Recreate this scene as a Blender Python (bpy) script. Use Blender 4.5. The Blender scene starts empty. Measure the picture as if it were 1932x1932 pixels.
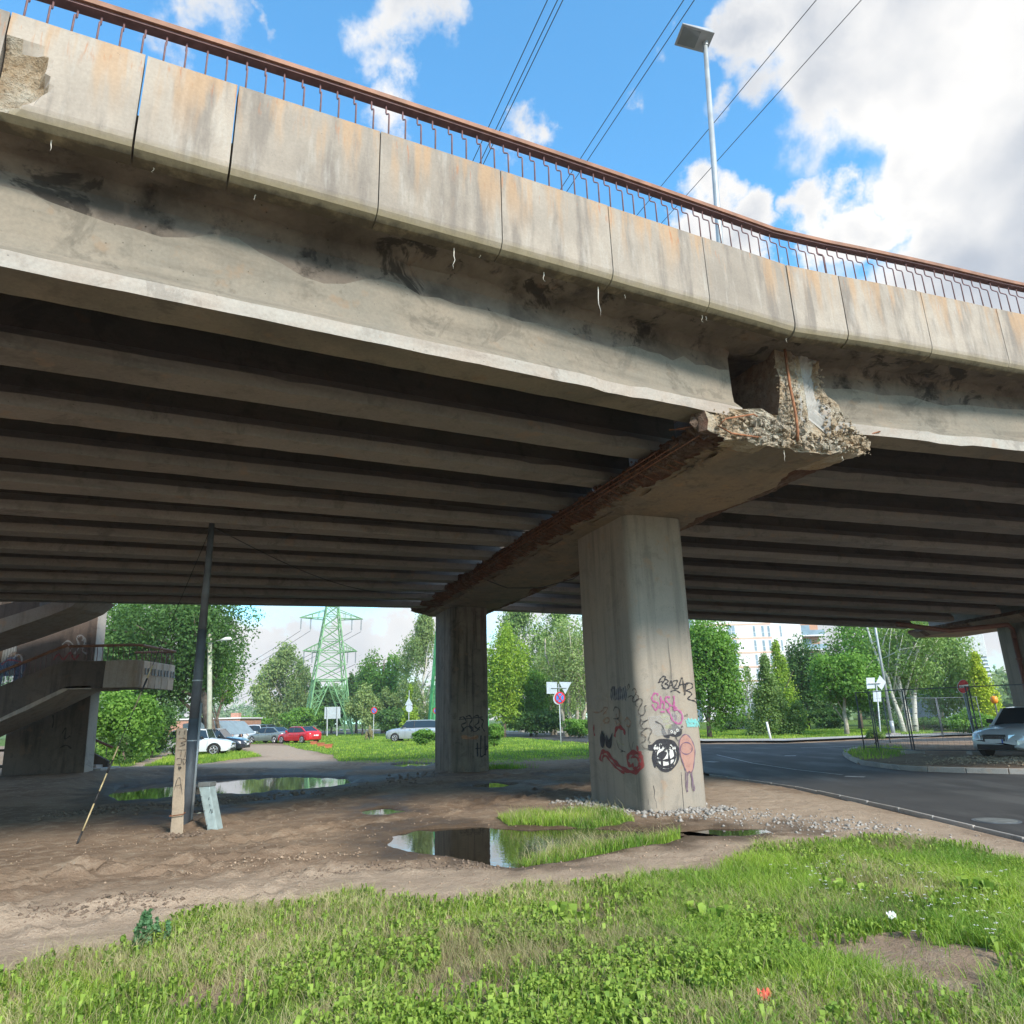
import bpy, math, random
import numpy as np
from mathutils import Vector, Matrix, noise as mnoise

# ------------------------------------------------------------------ camera, sky, sun, exposure
SC = bpy.context.scene
COL = SC.collection
random.seed(5)
rng = np.random.default_rng(5)
F, PITCH, ROLL, EYE = 1330.0, math.radians(16.35), math.radians(1.55), 1.6     # focal length in units of a 1932 px frame
_fw = np.array([0, math.cos(PITCH), math.sin(PITCH)])
_r0 = np.array([1.0, 0, 0]); _u0 = np.array([0, -math.sin(PITCH), math.cos(PITCH)])
_rt = math.cos(ROLL) * _r0 - math.sin(ROLL) * _u0
_up = math.sin(ROLL) * _r0 + math.cos(ROLL) * _u0
CAMP = np.array([0, 0, EYE])
def ray(x, y):
    return ((x - 966) * _rt - (y - 966) * _up + F * _fw) / F
def G(x, y, z=0.0):                       # the point at height z seen at (x, y)
    d = ray(x, y); return CAMP + d * ((z - EYE) / d[2])
def atY(x, y, Y):                         # the point at distance Y seen at (x, y)
    d = ray(x, y); return CAMP + d * (Y / d[1])
def ppm(Y):                               # frame units per metre at distance Y
    return F / Y
cam_d = bpy.data.cameras.new('camera'); cam = bpy.data.objects.new('camera', cam_d); COL.objects.link(cam)
cam_d.sensor_width = 36; cam_d.sensor_fit = 'HORIZONTAL'; cam_d.lens = 36 * F / 1932
cam_d.clip_start = 0.05; cam_d.clip_end = 6000
cam.matrix_world = Matrix(((_rt[0], _up[0], -_fw[0], 0), (_rt[1], _up[1], -_fw[1], 0), (_rt[2], _up[2], -_fw[2], EYE), (0, 0, 0, 1)))
SC.camera = cam
SC.view_settings.view_transform = 'Standard'; SC.view_settings.look = 'None'
SC.view_settings.exposure = 0.42; SC.view_settings.gamma = 1.0
SC.view_settings.use_curve_mapping = False
SUN_AZ, SUN_EL = math.radians(147), math.radians(33)       # behind the camera, a little to the right
sd = bpy.data.lights.new('sun', 'SUN'); sun = bpy.data.objects.new('sun', sd); COL.objects.link(sun)
sd.energy = 4.1; sd.angle = math.radians(11); sd.color = (1.0, 0.91, 0.79)
_sv = Vector((math.sin(SUN_AZ) * math.cos(SUN_EL), math.cos(SUN_AZ) * math.cos(SUN_EL), math.sin(SUN_EL)))
sun.rotation_euler = _sv.to_track_quat('Z', 'Y').to_euler()

class NG:                                                   # small node-tree helper
    def __init__(s, nt): s.nt = nt; s.n = nt.nodes; s.l = nt.links
    def node(s, t, **kw):
        o = s.n.new(t)
        for k, v in kw.items(): setattr(o, k, v)
        return o
    def put(s, sock, v):
        if isinstance(v, bpy.types.NodeSocket): s.l.new(v, sock)
        elif v is not None:
            if isinstance(v, (tuple, list)) and len(v) == 3 and sock.type == 'RGBA': v = (*v, 1)
            sock.default_value = v
    def math(s, op, a, b=None, c=None, clamp=False):
        o = s.node('ShaderNodeMath', operation=op); o.use_clamp = clamp
        s.put(o.inputs[0], a); s.put(o.inputs[1], b)
        if c is not None: s.put(o.inputs[2], c)
        return o.outputs[0]
    def vmath(s, op, a, b=None, out=0):
        o = s.node('ShaderNodeVectorMath', operation=op); s.put(o.inputs[0], a); s.put(o.inputs[1], b); return o.outputs[out]
    def mix(s, f, a, b, mode='MIX'):
        o = s.node('ShaderNodeMixRGB', blend_type=mode); s.put(o.inputs[0], f); s.put(o.inputs[1], a); s.put(o.inputs[2], b); return o.outputs[0]
    def noise(s, vec, scale, detail=4, rough=.55, dist=0.0, out=0):
        o = s.node('ShaderNodeTexNoise'); s.put(o.inputs['Vector'], vec)
        o.inputs['Scale'].default_value = scale; o.inputs['Detail'].default_value = detail
        o.inputs['Roughness'].default_value = rough; o.inputs['Distortion'].default_value = dist
        return o.outputs[out]
    def mapr(s, v, a, b, c=0.0, d=1.0, smooth=True):
        o = s.node('ShaderNodeMapRange'); o.interpolation_type = 'SMOOTHSTEP' if smooth else 'LINEAR'
        s.put(o.inputs[0], v); s.put(o.inputs[1], a); s.put(o.inputs[2], b); s.put(o.inputs[3], c); s.put(o.inputs[4], d)
        return o.outputs[0]
    def scale(s, vec, sc):
        return s.vmath('MULTIPLY', vec, sc)

world = bpy.data.worlds.new('World'); SC.world = world; world.use_nodes = True
g = NG(world.node_tree); g.n.clear()
tc = g.node('ShaderNodeTexCoord').outputs['Generated']
dirn = g.vmath('NORMALIZE', tc)
skyn = g.node('ShaderNodeTexSky'); skyn.sky_type = 'NISHITA'; skyn.sun_disc = False
skyn.sun_elevation = SUN_EL; skyn.sun_rotation = SUN_AZ; skyn.air_density = 1.0; skyn.dust_density = 0.6; skyn.ozone_density = 1.6
skyc = g.mix(1.0, skyn.outputs[0], (1.25, 2.45, 2.75), 'MULTIPLY')
sep = g.node('ShaderNodeSeparateXYZ'); g.l.new(dirn, sep.inputs[0]); dz = sep.outputs[2]
# clouds: cumulus banks as fields of directions broken up by noise, more cover towards the horizon
lift = g.math('ADD', g.math('MAXIMUM', dz, 0.0), 0.32)
comb = g.node('ShaderNodeCombineXYZ')
g.l.new(g.math('DIVIDE', sep.outputs[0], lift), comb.inputs[0]); g.l.new(g.math('DIVIDE', sep.outputs[1], lift), comb.inputs[1])
plane = comb.outputs[0]
n_big = g.noise(plane, 1.15, 3, .5)
n_mid = g.noise(dirn, 6.5, 8, .62, .15)
n_fine = g.noise(dirn, 17.0, 6, .6, .2)
blobs = [(1800, 90, 280), (1960, 330, 300), (1720, 330, 130), (1600, 40, 170), (1480, 20, 90), (1570, 440, 95), (1690, 440, 90), (1800, 560, 220), (1950, 620, 260),
         (1300, 430, 95), (1400, 470, 90), (2150, 100, 420), (740, 40, 75), (765, 175, 62), (350, -10, 80), (800, 5, 50), (1195, 185, 40), (1330, 330, 38), (1375, 200, 42), (985, 250, 38), (1300, 30, 45),
         (340, 60, 50), (480, 70, 30)]
wn1 = g.noise(dirn, 4.5, 3, .6, 0, 1); wn2 = g.noise(dirn, 13.0, 5, .65, 0, 1)
warp = g.vmath('ADD', dirn, g.vmath('ADD', g.scale(g.vmath('SUBTRACT', wn1, (.5, .5, .5)), (.20, .20, .20)), g.scale(g.vmath('SUBTRACT', wn2, (.5, .5, .5)), (.12, .12, .12))))
acc = None
for (bx, by, br) in blobs:
    d = ray(bx, by); d = d / np.linalg.norm(d)
    dist = g.vmath('DISTANCE', warp, tuple(float(v) for v in d), out=1)
    fade = 1.0 if br > 88 else (0.50 if br > 55 else 0.36)
    w = g.math('MULTIPLY_ADD', dist, -fade / (br / F * 0.97), fade)
    acc = w if acc is None else g.math('MAXIMUM', acc, w)
acc = g.math('MAXIMUM', acc, -0.35)
infront = g.mapr(dz, 0.42, 0.62, 0.0, 1.0)                 # elevation where the sky clears to blue
bank = g.mapr(dz, 0.02, 0.46, 0.30, 0.14)
gen = g.math('MULTIPLY_ADD', g.math('SUBTRACT', n_big, 0.5), 1.9, bank)  # general cover raised, also out of view, to neutralise the ambient light
clear = None                                               # the wide blue opening in the cloud cover
for (bx, by, br) in ((300, 150, 520), (800, 120, 520), (1150, 180, 420), (1480, 320, 190)):
    d = ray(bx, by); d = d / np.linalg.norm(d)
    w = g.math('MULTIPLY_ADD', g.vmath('DISTANCE', warp, tuple(float(v) for v in d), out=1), -1.0 / (br / F), 1.0)
    clear = w if clear is None else g.math('MAXIMUM', clear, w)
gen = g.math('SUBTRACT', gen, g.math('MULTIPLY', g.math('MAXIMUM', clear, 0.0), 2.2))
field = g.math('MAXIMUM', acc, gen)
field = g.math('MULTIPLY_ADD', g.math('SUBTRACT', n_mid, 0.5), 1.15, field)
field = g.math('MULTIPLY_ADD', g.math('SUBTRACT', n_fine, 0.5), 0.42, field)
mask = g.mapr(field, 0.02, 0.40)
shade = g.mapr(g.math('MULTIPLY_ADD', g.math('SUBTRACT', g.noise(dirn, 3.3, 4, .55), 0.5), 2.6, g.math('MULTIPLY', field, 0.62)), -0.1, 0.95)
shade = g.math('MULTIPLY', shade, g.mapr(dz, 0.05, 0.5, 0.55, 1.0))
cloudc = g.mix(shade, (1.0, 0.98, 0.95), (0.50, 0.545, 0.62))
bg1 = g.node('ShaderNodeBackground'); g.l.new(skyc, bg1.inputs[0]); bg1.inputs[1].default_value = 0.115
bg2 = g.node('ShaderNodeBackground'); g.l.new(cloudc, bg2.inputs[0]); bg2.inputs[1].default_value = 0.82
mixs = g.node('ShaderNodeMixShader'); g.l.new(mask, mixs.inputs[0]); g.l.new(bg1.outputs[0], mixs.inputs[1]); g.l.new(bg2.outputs[0], mixs.inputs[2])
outw = g.node('ShaderNodeOutputWorld'); g.l.new(mixs.outputs[0], outw.inputs[0])
try: world.cycles.sampling_method = 'MANUAL'; world.cycles.sample_map_resolution = 512
except Exception: pass
SC.cycles.max_bounces = 8; SC.cycles.diffuse_bounces = 4; SC.cycles.transparent_max_bounces = 6

# ------------------------------------------------------------------ materials
def M_new(name):
    m = bpy.data.materials.new(name); m.use_nodes = True; m.node_tree.nodes.clear()
    q = NG(m.node_tree); b = q.node('ShaderNodeBsdfPrincipled'); o = q.node('ShaderNodeOutputMaterial'); q.l.new(b.outputs[0], o.inputs[0])
    return m, q, b, o
def bump(q, b, h, strength=.4, dist=.02):
    n = q.node('ShaderNodeBump'); n.inputs['Strength'].default_value = strength; n.inputs['Distance'].default_value = dist
    q.put(n.inputs['Height'], h); q.l.new(n.outputs[0], b.inputs['Normal'])
def pos(q): return q.node('ShaderNodeNewGeometry').outputs['Position']
def plain(name, c, rough=.6, metal=0.0, var=.12, scale=6.0, spec=.5, bmp=0.0, coat=0.0):
    m, q, b, o = M_new(name)
    co = q.node('ShaderNodeTexCoord').outputs['Object']
    n = q.noise(co, scale, 4)
    f = q.mapr(n, .3, .7, 1 - var, 1 + var * .6)
    cc = q.mix(1.0, tuple(c), q.mix(0.0, f, f), 'MULTIPLY')
    q.put(b.inputs['Base Color'], cc); b.inputs['Roughness'].default_value = rough; b.inputs['Metallic'].default_value = metal
    b.inputs['Specular IOR Level'].default_value = spec
    if coat: b.inputs['Coat Weight'].default_value = coat; b.inputs['Coat Roughness'].default_value = .04
    if bmp: bump(q, b, q.noise(co, scale * 8, 3), bmp, .01)
    return m
def concrete(name, base, dark, warm, streak=1.0, stain=.5, bmp=.35, grain=30.0, sscale=(2.2, 2.2, .25), rough=.85, top=None):
    m, q, b, o = M_new(name)
    P = pos(q)
    cl = q.noise(P, .9, 6, .62, .3); pat = q.noise(P, 3.1, 7, .65)
    st = q.noise(q.scale(P, sscale), 2.3, 6, .6)
    fine = q.noise(P, grain, 5, .6)
    c = q.mix(q.mapr(cl, .35, .68), tuple(base), tuple(warm))
    c = q.mix(q.math('MULTIPLY', q.mapr(st, .46, .68), streak * .75), c, tuple(dark))
    c = q.mix(q.math('MULTIPLY', q.mapr(pat, .52, .72), stain), c, tuple(dark))
    c = q.mix(1.0, c, q.mix(1.0, q.mapr(fine, .25, .75, .90, 1.07), (1, 1, 1), 'MULTIPLY'), 'MULTIPLY')
    oi = q.node('ShaderNodeObjectInfo').outputs['Random']
    c = q.mix(1.0, c, q.mix(1.0, q.mapr(oi, 0, 1, .86, 1.12), (1, 1, 1), 'MULTIPLY'), 'MULTIPLY')
    blot = q.noise(P, 1.7, 5, .7, .6)
    c = q.mix(q.math('MULTIPLY', q.mapr(blot, .56, .64), stain * .8), c, tuple(v * .8 for v in dark))
    c = q.mix(q.math('MULTIPLY', q.mapr(q.noise(P, 2.6, 4, .6), .60, .70), .5), c, (warm[0] * 1.1, warm[1] * .88, warm[2] * .72))
    pits = q.node('ShaderNodeTexVoronoi'); q.put(pits.inputs['Vector'], P); pits.inputs['Scale'].default_value = 9.0
    pm = q.math('MULTIPLY', q.mapr(pits.outputs[0], .035, .09, 1, 0), .55)
    c = q.mix(pm, c, tuple(v * .3 for v in dark))
    q.put(b.inputs['Base Color'], c); b.inputs['Roughness'].default_value = rough; b.inputs['Specular IOR Level'].default_value = .25
    h = q.math('ADD', q.math('MULTIPLY', fine, .25), q.math('ADD', q.math('MULTIPLY', pat, .7), q.math('MULTIPLY', pm, -.8)))
    bump(q, b, h, bmp, .03)
    return m
MAT = {}
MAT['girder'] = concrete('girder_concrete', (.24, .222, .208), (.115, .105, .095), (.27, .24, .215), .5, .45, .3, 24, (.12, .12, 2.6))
MAT['girder_web'] = concrete('girder_web_shade', (.075, .066, .057), (.03, .026, .022), (.10, .082, .068), .5, .5, .3, 24, (.12, .12, 2.6))  # shade between the girders put into the web colour
MAT['girder_edge'] = concrete('edge_girder_concrete', (.19, .172, .142), (.08, .072, .06), (.235, .20, .158), .6, .45, .2, 26, (.2, .2, 1.6))
MAT['pale_flange'] = concrete('pale_flange_concrete', (.37, .35, .32), (.22, .19, .165), (.36, .30, .255), .5, .5, .3, 30, (.2, .2, 2.0))  # paler concrete for the outer flange face of the edge girders
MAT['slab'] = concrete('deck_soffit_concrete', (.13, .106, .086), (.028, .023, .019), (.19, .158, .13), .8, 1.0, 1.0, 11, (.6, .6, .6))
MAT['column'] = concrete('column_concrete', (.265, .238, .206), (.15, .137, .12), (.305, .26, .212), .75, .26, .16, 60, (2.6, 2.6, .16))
MAT['column_dark'] = concrete('column_concrete_darker', (.13, .117, .10), (.035, .032, .03), (.19, .16, .13), 1.0, .5, .25, 34, (2.6, 2.6, .16))  # column concrete in a darker tone, for the far columns
MAT['cap'] = concrete('cap_concrete', (.24, .205, .165), (.11, .092, .075), (.33, .25, .17), .4, .55, .4, 20, (.7, .25, 2.0))
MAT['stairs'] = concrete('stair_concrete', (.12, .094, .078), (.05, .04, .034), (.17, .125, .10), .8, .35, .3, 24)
MAT['kerb'] = concrete('kerb_concrete', (.42, .40, .38), (.2, .19, .18), (.46, .42, .38), .2, .4, .3, 30, (1, 1, 1))
MAT['stub'] = concrete('stub_concrete', (.36, .29, .22), (.16, .13, .10), (.33, .26, .19), .4, .3, .5, 30)
def fascia_mat():
    m, q, b, o = M_new('fascia_concrete')
    P = pos(q); uv = q.node('ShaderNodeUVMap'); uv.uv_map = 'UVMap'
    s = q.node('ShaderNodeSeparateXYZ'); q.l.new(uv.outputs[0], s.inputs[0]); V = s.outputs[1]; oi = q.node('ShaderNodeObjectInfo').outputs['Random']; U = q.math('MULTIPLY_ADD', oi, 37.0, s.outputs[0])
    cx = q.node('ShaderNodeCombineXYZ'); q.l.new(U, cx.inputs[0]); q.l.new(q.math('MULTIPLY', V, .16), cx.inputs[1])
    st = q.noise(cx.outputs[0], 3.6, 5, .6); st2 = q.noise(cx.outputs[0], 9.0, 5, .62)
    cl = q.noise(P, 1.3, 6, .6); fine = q.noise(P, 34, 5, .6); pat = q.noise(P, 5.0, 6, .65)
    c = q.mix(q.mapr(cl, .35, .65), (.37, .32, .27), (.305, .265, .225))
    c = q.mix(1.0, c, q.mix(1.0, q.mapr(oi, 0, 1, .84, 1.1), (1, 1, 1), 'MULTIPLY'), 'MULTIPLY')
    c = q.mix(q.math('MULTIPLY', q.mapr(st, .46, .64), .78), c, (.19, .165, .145))
    c = q.mix(q.math('MULTIPLY', q.mapr(st2, .52, .70), .35), c, (.44, .415, .38))
    cx2 = q.node('ShaderNodeCombineXYZ'); q.l.new(q.math('ADD', U, 7.3), cx2.inputs[0]); q.l.new(q.math('MULTIPLY', V, .12), cx2.inputs[1])
    rs = q.noise(cx2.outputs[0], 4.4, 4, .6)
    rm = q.math('MULTIPLY', q.mapr(q.math('MULTIPLY_ADD', V, .11, rs), .54, .70), q.mapr(V, .10, .95))
    c = q.mix(q.math('MULTIPLY', rm, .72), c, (.42, .27, .155))
    rs2 = q.noise(cx2.outputs[0], 17, 3, .6)
    c = q.mix(q.math('MULTIPLY', q.math('MULTIPLY', q.mapr(rs2, .60, .68), q.mapr(V, .62, 1.0)), .75), c, (.40, .15, .05))
    # mossy brown bottom lip, bare dark patches
    low = q.mapr(q.math('MULTIPLY_ADD', pat, .12, V), .22, .10)
    c = q.mix(q.math('MULTIPLY', low, .75), c, (.27, .225, .13))
    low2 = q.mapr(q.math('MULTIPLY_ADD', pat, .10, V), .09, .05)
    c = q.mix(q.math('MULTIPLY', low2, .8), c, (.055, .045, .035))
    spk = q.math('MULTIPLY', q.mapr(q.noise(P, 60, 3, .6), .66, .72), q.mapr(pat, .5, .6))
    c = q.mix(q.math('MULTIPLY', spk, .7), c, (.08, .075, .06))
    c = q.mix(1.0, c, q.mix(1.0, q.mapr(fine, .25, .75, .92, 1.06), (1, 1, 1), 'MULTIPLY'), 'MULTIPLY')
    q.put(b.inputs['Base Color'], c); b.inputs['Roughness'].default_value = .85; b.inputs['Specular IOR Level'].default_value = .25
    bump(q, b, q.math('ADD', q.math('MULTIPLY', fine, .3), pat), .22, .015)
    return m
MAT['fascia'] = fascia_mat()
def broken_mat(name, a, bb, r, amt):
    m, q, b, o = M_new(name); P = pos(q)
    n1 = q.noise(P, 7, 8, .7, .4); n2 = q.noise(P, 26, 6, .7); n3 = q.noise(P, 1.9, 5, .6)
    c = q.mix(q.mapr(n1, .35, .66), tuple(a), tuple(bb))
    c = q.mix(q.math('MULTIPLY', q.mapr(n3, .42, .62), amt), c, tuple(r))
    c = q.mix(q.mapr(n2, .56, .70), c, tuple(v * .35 for v in a))
    q.put(b.inputs['Base Color'], c); b.inputs['Roughness'].default_value = .95; b.inputs['Specular IOR Level'].default_value = .15
    bump(q, b, q.math('ADD', n1, n2), 1.0, .06)
    return m
MAT['broken'] = broken_mat('broken_concrete', (.40, .33, .25), (.62, .56, .46), (.45, .30, .16), .55)
MAT['rusted'] = broken_mat('spalled_rusty_concrete', (.10, .065, .045), (.24, .17, .13), (.13, .05, .03), .7)
MAT['sooty'] = broken_mat('sooty_broken_concrete', (.17, .12, .085), (.32, .25, .19), (.24, .12, .06), .5)
MAT['rust'] = plain('rusty_steel', (.23, .10, .055), .8, .1, .4, 9, .3, .3)
MAT['rust_bright'] = plain('bright_rust', (.30, .13, .065), .8, .0, .35, 12, .3, .4)
MAT['rail'] = plain('brown_painted_rail', (.27, .13, .08), .6, .0, .3, 4, .4, .2)
MAT['baluster'] = plain('baluster_steel', (.20, .11, .11), .6, .1, .25, 8, .4)
MAT['galv'] = plain('galvanised_steel', (.42, .45, .47), .45, .35, .15, 3)
MAT['lampgrey'] = plain('lamp_housing_grey', (.34, .35, .37), .5, .2, .1, 3)
MAT['lens'] = plain('lamp_lens', (.16, .18, .19), .25, .0, .1, 3)
MAT['signback'] = plain('sign_back_aluminium', (.50, .55, .60), .45, .2, .08, 5)
MAT['white'] = plain('white_paint', (.78, .78, .76), .5, 0, .06)
MAT['red'] = plain('red_sign_paint', (.62, .03, .04), .4, 0, .06)
MAT['blue'] = plain('blue_sign_paint', (.04, .22, .68), .4, 0, .06)
MAT['pylon'] = plain('green_pylon_paint', (.20, .39, .18), .5, .0, .25, 1.2)
MAT['pylon_dark'] = plain('dark_green_pylon_paint', (.09, .40, .15), .5, .0, .25, 1.2)
MAT['insulator'] = plain('insulator_glass', (.16, .20, .22), .3)
MAT['wire'] = plain('wire_black', (.03, .03, .035), .5)
MAT['black'] = plain('black_rubber', (.02, .02, .022), .6)
MAT['polegrey'] = plain('dark_grey_pole_paint', (.12, .135, .155), .55, .1, .25, 4, .5, .15)
MAT['boxgrey'] = plain('cabinet_paint', (.34, .42, .43), .55, .1, .18, 7, .4, .1)
MAT['lid'] = plain('grey_cap_paint', (.17, .18, .18), .6, 0, .25, 8)
MAT['oldwood'] = plain('weathered_post', (.42, .43, .34), .8, 0, .2, 3, .3, .3)
MAT['bark'] = plain('bark', (.16, .125, .10), .9, 0, .4, 5, .2, .7)
MAT['palebark'] = plain('pale_bark', (.40, .36, .29), .85, 0, .3, 5, .2, .5)
MAT['terracotta'] = plain('orange_plastic', (.55, .17, .09), .55, 0, .12)
MAT['yellow'] = plain('yellow_sleeve', (.50, .40, .22), .5, 0, .15)
MAT['stalactite'] = plain('limescale', (.70, .66, .58), .6)
MAT['orange'] = plain('orange_lens', (.85, .30, .03), .4)
MAT['skin'] = plain('skin', (.55, .33, .24), .6)
MAT['pink'] = plain('pink_cloth', (.62, .25, .42), .8)
MAT['hair'] = plain('dark_hair', (.04, .03, .025), .6)
MAT['brownpipe'] = plain('brown_pipe_paint', (.20, .085, .06), .5, 0, .2, 3)
def birch():
    m, q, b, o = M_new('birch_bark'); P = pos(q)
    n = q.noise(q.scale(P, (1, 1, 3.5)), 3.2, 5, .6); c = q.mix(q.mapr(n, .56, .64), (.62, .60, .54), (.05, .045, .04))
    q.put(b.inputs['Base Color'], c); b.inputs['Roughness'].default_value = .8; return m
MAT['birch'] = birch()
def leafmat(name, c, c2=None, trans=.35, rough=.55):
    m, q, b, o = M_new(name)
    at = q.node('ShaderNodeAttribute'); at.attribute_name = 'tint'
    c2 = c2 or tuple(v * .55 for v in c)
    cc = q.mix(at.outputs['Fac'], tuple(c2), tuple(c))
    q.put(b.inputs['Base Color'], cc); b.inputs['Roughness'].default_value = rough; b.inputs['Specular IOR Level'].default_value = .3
    tr = q.node('ShaderNodeBsdfTranslucent'); q.l.new(q.mix(1.0, cc, (1.15, 1.25, .6), 'MULTIPLY'), tr.inputs[0])
    mx = q.node('ShaderNodeMixShader'); mx.inputs[0].default_value = trans
    q.l.new(b.outputs[0], mx.inputs[1]); q.l.new(tr.outputs[0], mx.inputs[2]); q.l.new(mx.outputs[0], o.inputs[0])
    return m
LEAF = {
 'maple': leafmat('maple_leaves', (0.230, 0.422, 0.066), (0.074, 0.179, 0.033)),
 'dark': leafmat('dark_leaves', (0.135, 0.256, 0.061), (0.041, 0.102, 0.030)),
 'yellow': leafmat('yellow_green_leaves', (0.567, 0.640, 0.055), (0.297, 0.397, 0.039)),
 'lime': leafmat('lime_leaves', (0.405, 0.550, 0.066), (0.149, 0.269, 0.033)),
 'grey': leafmat('willow_leaves', (0.378, 0.474, 0.176), (0.176, 0.256, 0.088)),
 'birch': leafmat('birch_leaves', (0.297, 0.435, 0.121), (0.108, 0.192, 0.061)),
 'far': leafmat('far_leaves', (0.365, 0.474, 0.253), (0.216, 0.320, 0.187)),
 'grass': leafmat('grass_blades', (.43, .57, .09), (.12, .26, .035), .40),
 'weed': leafmat('weed_leaves', (.34, .47, .08), (.13, .24, .035), .3),
 'straw': leafmat('straw', (.50, .45, .24), (.33, .29, .15), .2),
 'bluegreen': leafmat('bluegreen_weed', (0.135, 0.282, 0.132), (0.068, 0.154, 0.066)),
}
def paintmat(name, c, flake=.3):
    return plain(name, c, .3, flake, .04, 2, .5, 0, .8)
CARP = dict(white=paintmat('white_car_paint', (.66, .70, .76), .0), silver=paintmat('silver_car_paint', (.48, .51, .55), .45), red=paintmat('red_car_paint', (.58, .012, .025), .0),
            greysilver=paintmat('grey_green_car_paint', (.27, .31, .30), .5), dark=paintmat('dark_car_paint', (.025, .03, .045), .2), bluish=paintmat('silver_blue_car_paint', (.42, .47, .55), .4),
            wsil=paintmat('pale_silver_car_paint', (.66, .70, .74), .15))
def glassmat():
    m, q, b, o = M_new('car_glass'); b.inputs['Base Color'].default_value = (.02, .028, .035, 1); b.inputs['Roughness'].default_value = .04
    b.inputs['IOR'].default_value = 1.6; return m
MAT['glass'] = glassmat()
MAT['tyre'] = plain('tyre', (.018, .018, .018), .8); MAT['rim'] = plain('alloy', (.55, .56, .58), .3, .7); MAT['trim'] = plain('black_trim', (.02, .02, .022), .45)
MAT['headlight'] = plain('headlight', (.72, .76, .80), .12, .2); MAT['taillight'] = plain('taillight', (.55, .02, .03), .2); MAT['plate'] = plain('number_plate', (.75, .76, .78), .4); MAT['chrome'] = plain('chrome', (.6, .6, .62), .15, .9)
MAT['plateblue'] = plain('plate_blue', (.05, .12, .5), .4)
def watermat():
    m, q, b, o = M_new('puddle_water'); P = pos(q)
    n = q.noise(P, 2.2, 4, .55)
    q.put(b.inputs['Base Color'], (.035, .027, .018, 1)); b.inputs['Roughness'].default_value = .015; b.inputs['IOR'].default_value = 1.55; b.inputs['Specular IOR Level'].default_value = .8
    rip = q.noise(q.scale(P, (1, 1, 1)), 9, 2, .5)
    bump(q, b, rip, .05, .01); return m
MAT['water'] = watermat()
def asphalt():
    m, q, b, o = M_new('asphalt'); P = pos(q)
    n = q.noise(P, 90, 4, .7); n2 = q.noise(P, .35, 5, .6); n3 = q.noise(q.scale(P, (.6, .15, 1)), 1.6, 5, .6)
    c = q.mix(q.mapr(n2, .35, .7), (.048, .047, .049), (.070, .069, .070))
    c = q.mix(q.math('MULTIPLY', q.mapr(n3, .5, .7), .55), c, (.125, .122, .12))
    c = q.mix(1.0, c, q.mix(1.0, q.mapr(n, .3, .7, .7, 1.3), (1, 1, 1), 'MULTIPLY'), 'MULTIPLY')
    q.put(b.inputs['Base Color'], c); q.put(b.inputs['Roughness'], q.mapr(n3, .4, .7, .8, .62)); b.inputs['Specular IOR Level'].default_value = .28; bump(q, b, n, .25, .004); return m
MAT['asphalt'] = asphalt()
def groundmat():
    m, q, b, o = M_new('ground_earth'); P = pos(q)
    at = q.node('ShaderNodeAttribute'); at.attribute_name = 'zone'; s = q.node('ShaderNodeSeparateColor'); q.l.new(at.outputs['Color'], s.inputs[0])
    gr, wet, pale = s.outputs[0], s.outputs[1], s.outputs[2]
    n0 = q.noise(P, .55, 6, .6, .4); n1 = q.noise(P, 4.0, 8, .68, .3); n2 = q.noise(P, 26, 6, .68); n3 = q.noise(P, 110, 3, .6)
    c = q.mix(q.mapr(n0, .36, .66), (.225, .16, .115), (.315, .23, .165))
    c = q.mix(q.mapr(n1, .46, .68), c, (.36, .28, .21))
    c = q.mix(q.math('MULTIPLY', pale, q.mapr(n1, .2, .6, .55, 1.0)), c, (.44, .345, .265))
    c = q.mix(q.mapr(n2, .58, .76), c, (.17, .12, .088))
    peb = q.node('ShaderNodeTexVoronoi'); q.put(peb.inputs['Vector'], P); peb.inputs['Scale'].default_value = 16; peb.inputs['Randomness'].default_value = 1
    pm = q.math('MULTIPLY', q.mapr(peb.outputs[0], .10, .17, 1, 0), q.mapr(n1, .5, .6))
    c = q.mix(q.math('MULTIPLY', pm, .8), c, (.50, .46, .42))
    c = q.mix(q.math('MULTIPLY', wet, .80), c, (.075, .051, .035))
    gg = q.mix(q.mapr(q.noise(P, 1.4, 6, .65), .35, .65), (.085, .15, .03), (.16, .235, .05))
    gg = q.mix(q.mapr(n2, .45, .7), gg, (.045, .075, .02))
    gm = q.mapr(q.math('ADD', gr, q.math('MULTIPLY', q.math('SUBTRACT', n1, .5), .5)), .38, .62)
    c = q.mix(gm, c, gg)
    c = q.mix(1.0, c, q.mix(1.0, q.mapr(n3, .25, .75, .75, 1.2), (1, 1, 1), 'MULTIPLY'), 'MULTIPLY')
    q.put(b.inputs['Base Color'], c)
    q.put(b.inputs['Roughness'], q.math('MULTIPLY_ADD', wet, -.38, .92)); q.put(b.inputs['Specular IOR Level'], q.math('MULTIPLY_ADD', wet, .05, .05))
    bump(q, b, q.math('ADD', q.math('MULTIPLY', n1, 1.4), q.math('ADD', q.math('MULTIPLY', n2, .7), q.math('ADD', q.math('MULTIPLY', n3, .15), q.math('MULTIPLY', pm, .5)))), .85, .035)
    return m
MAT['ground'] = groundmat()

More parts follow.
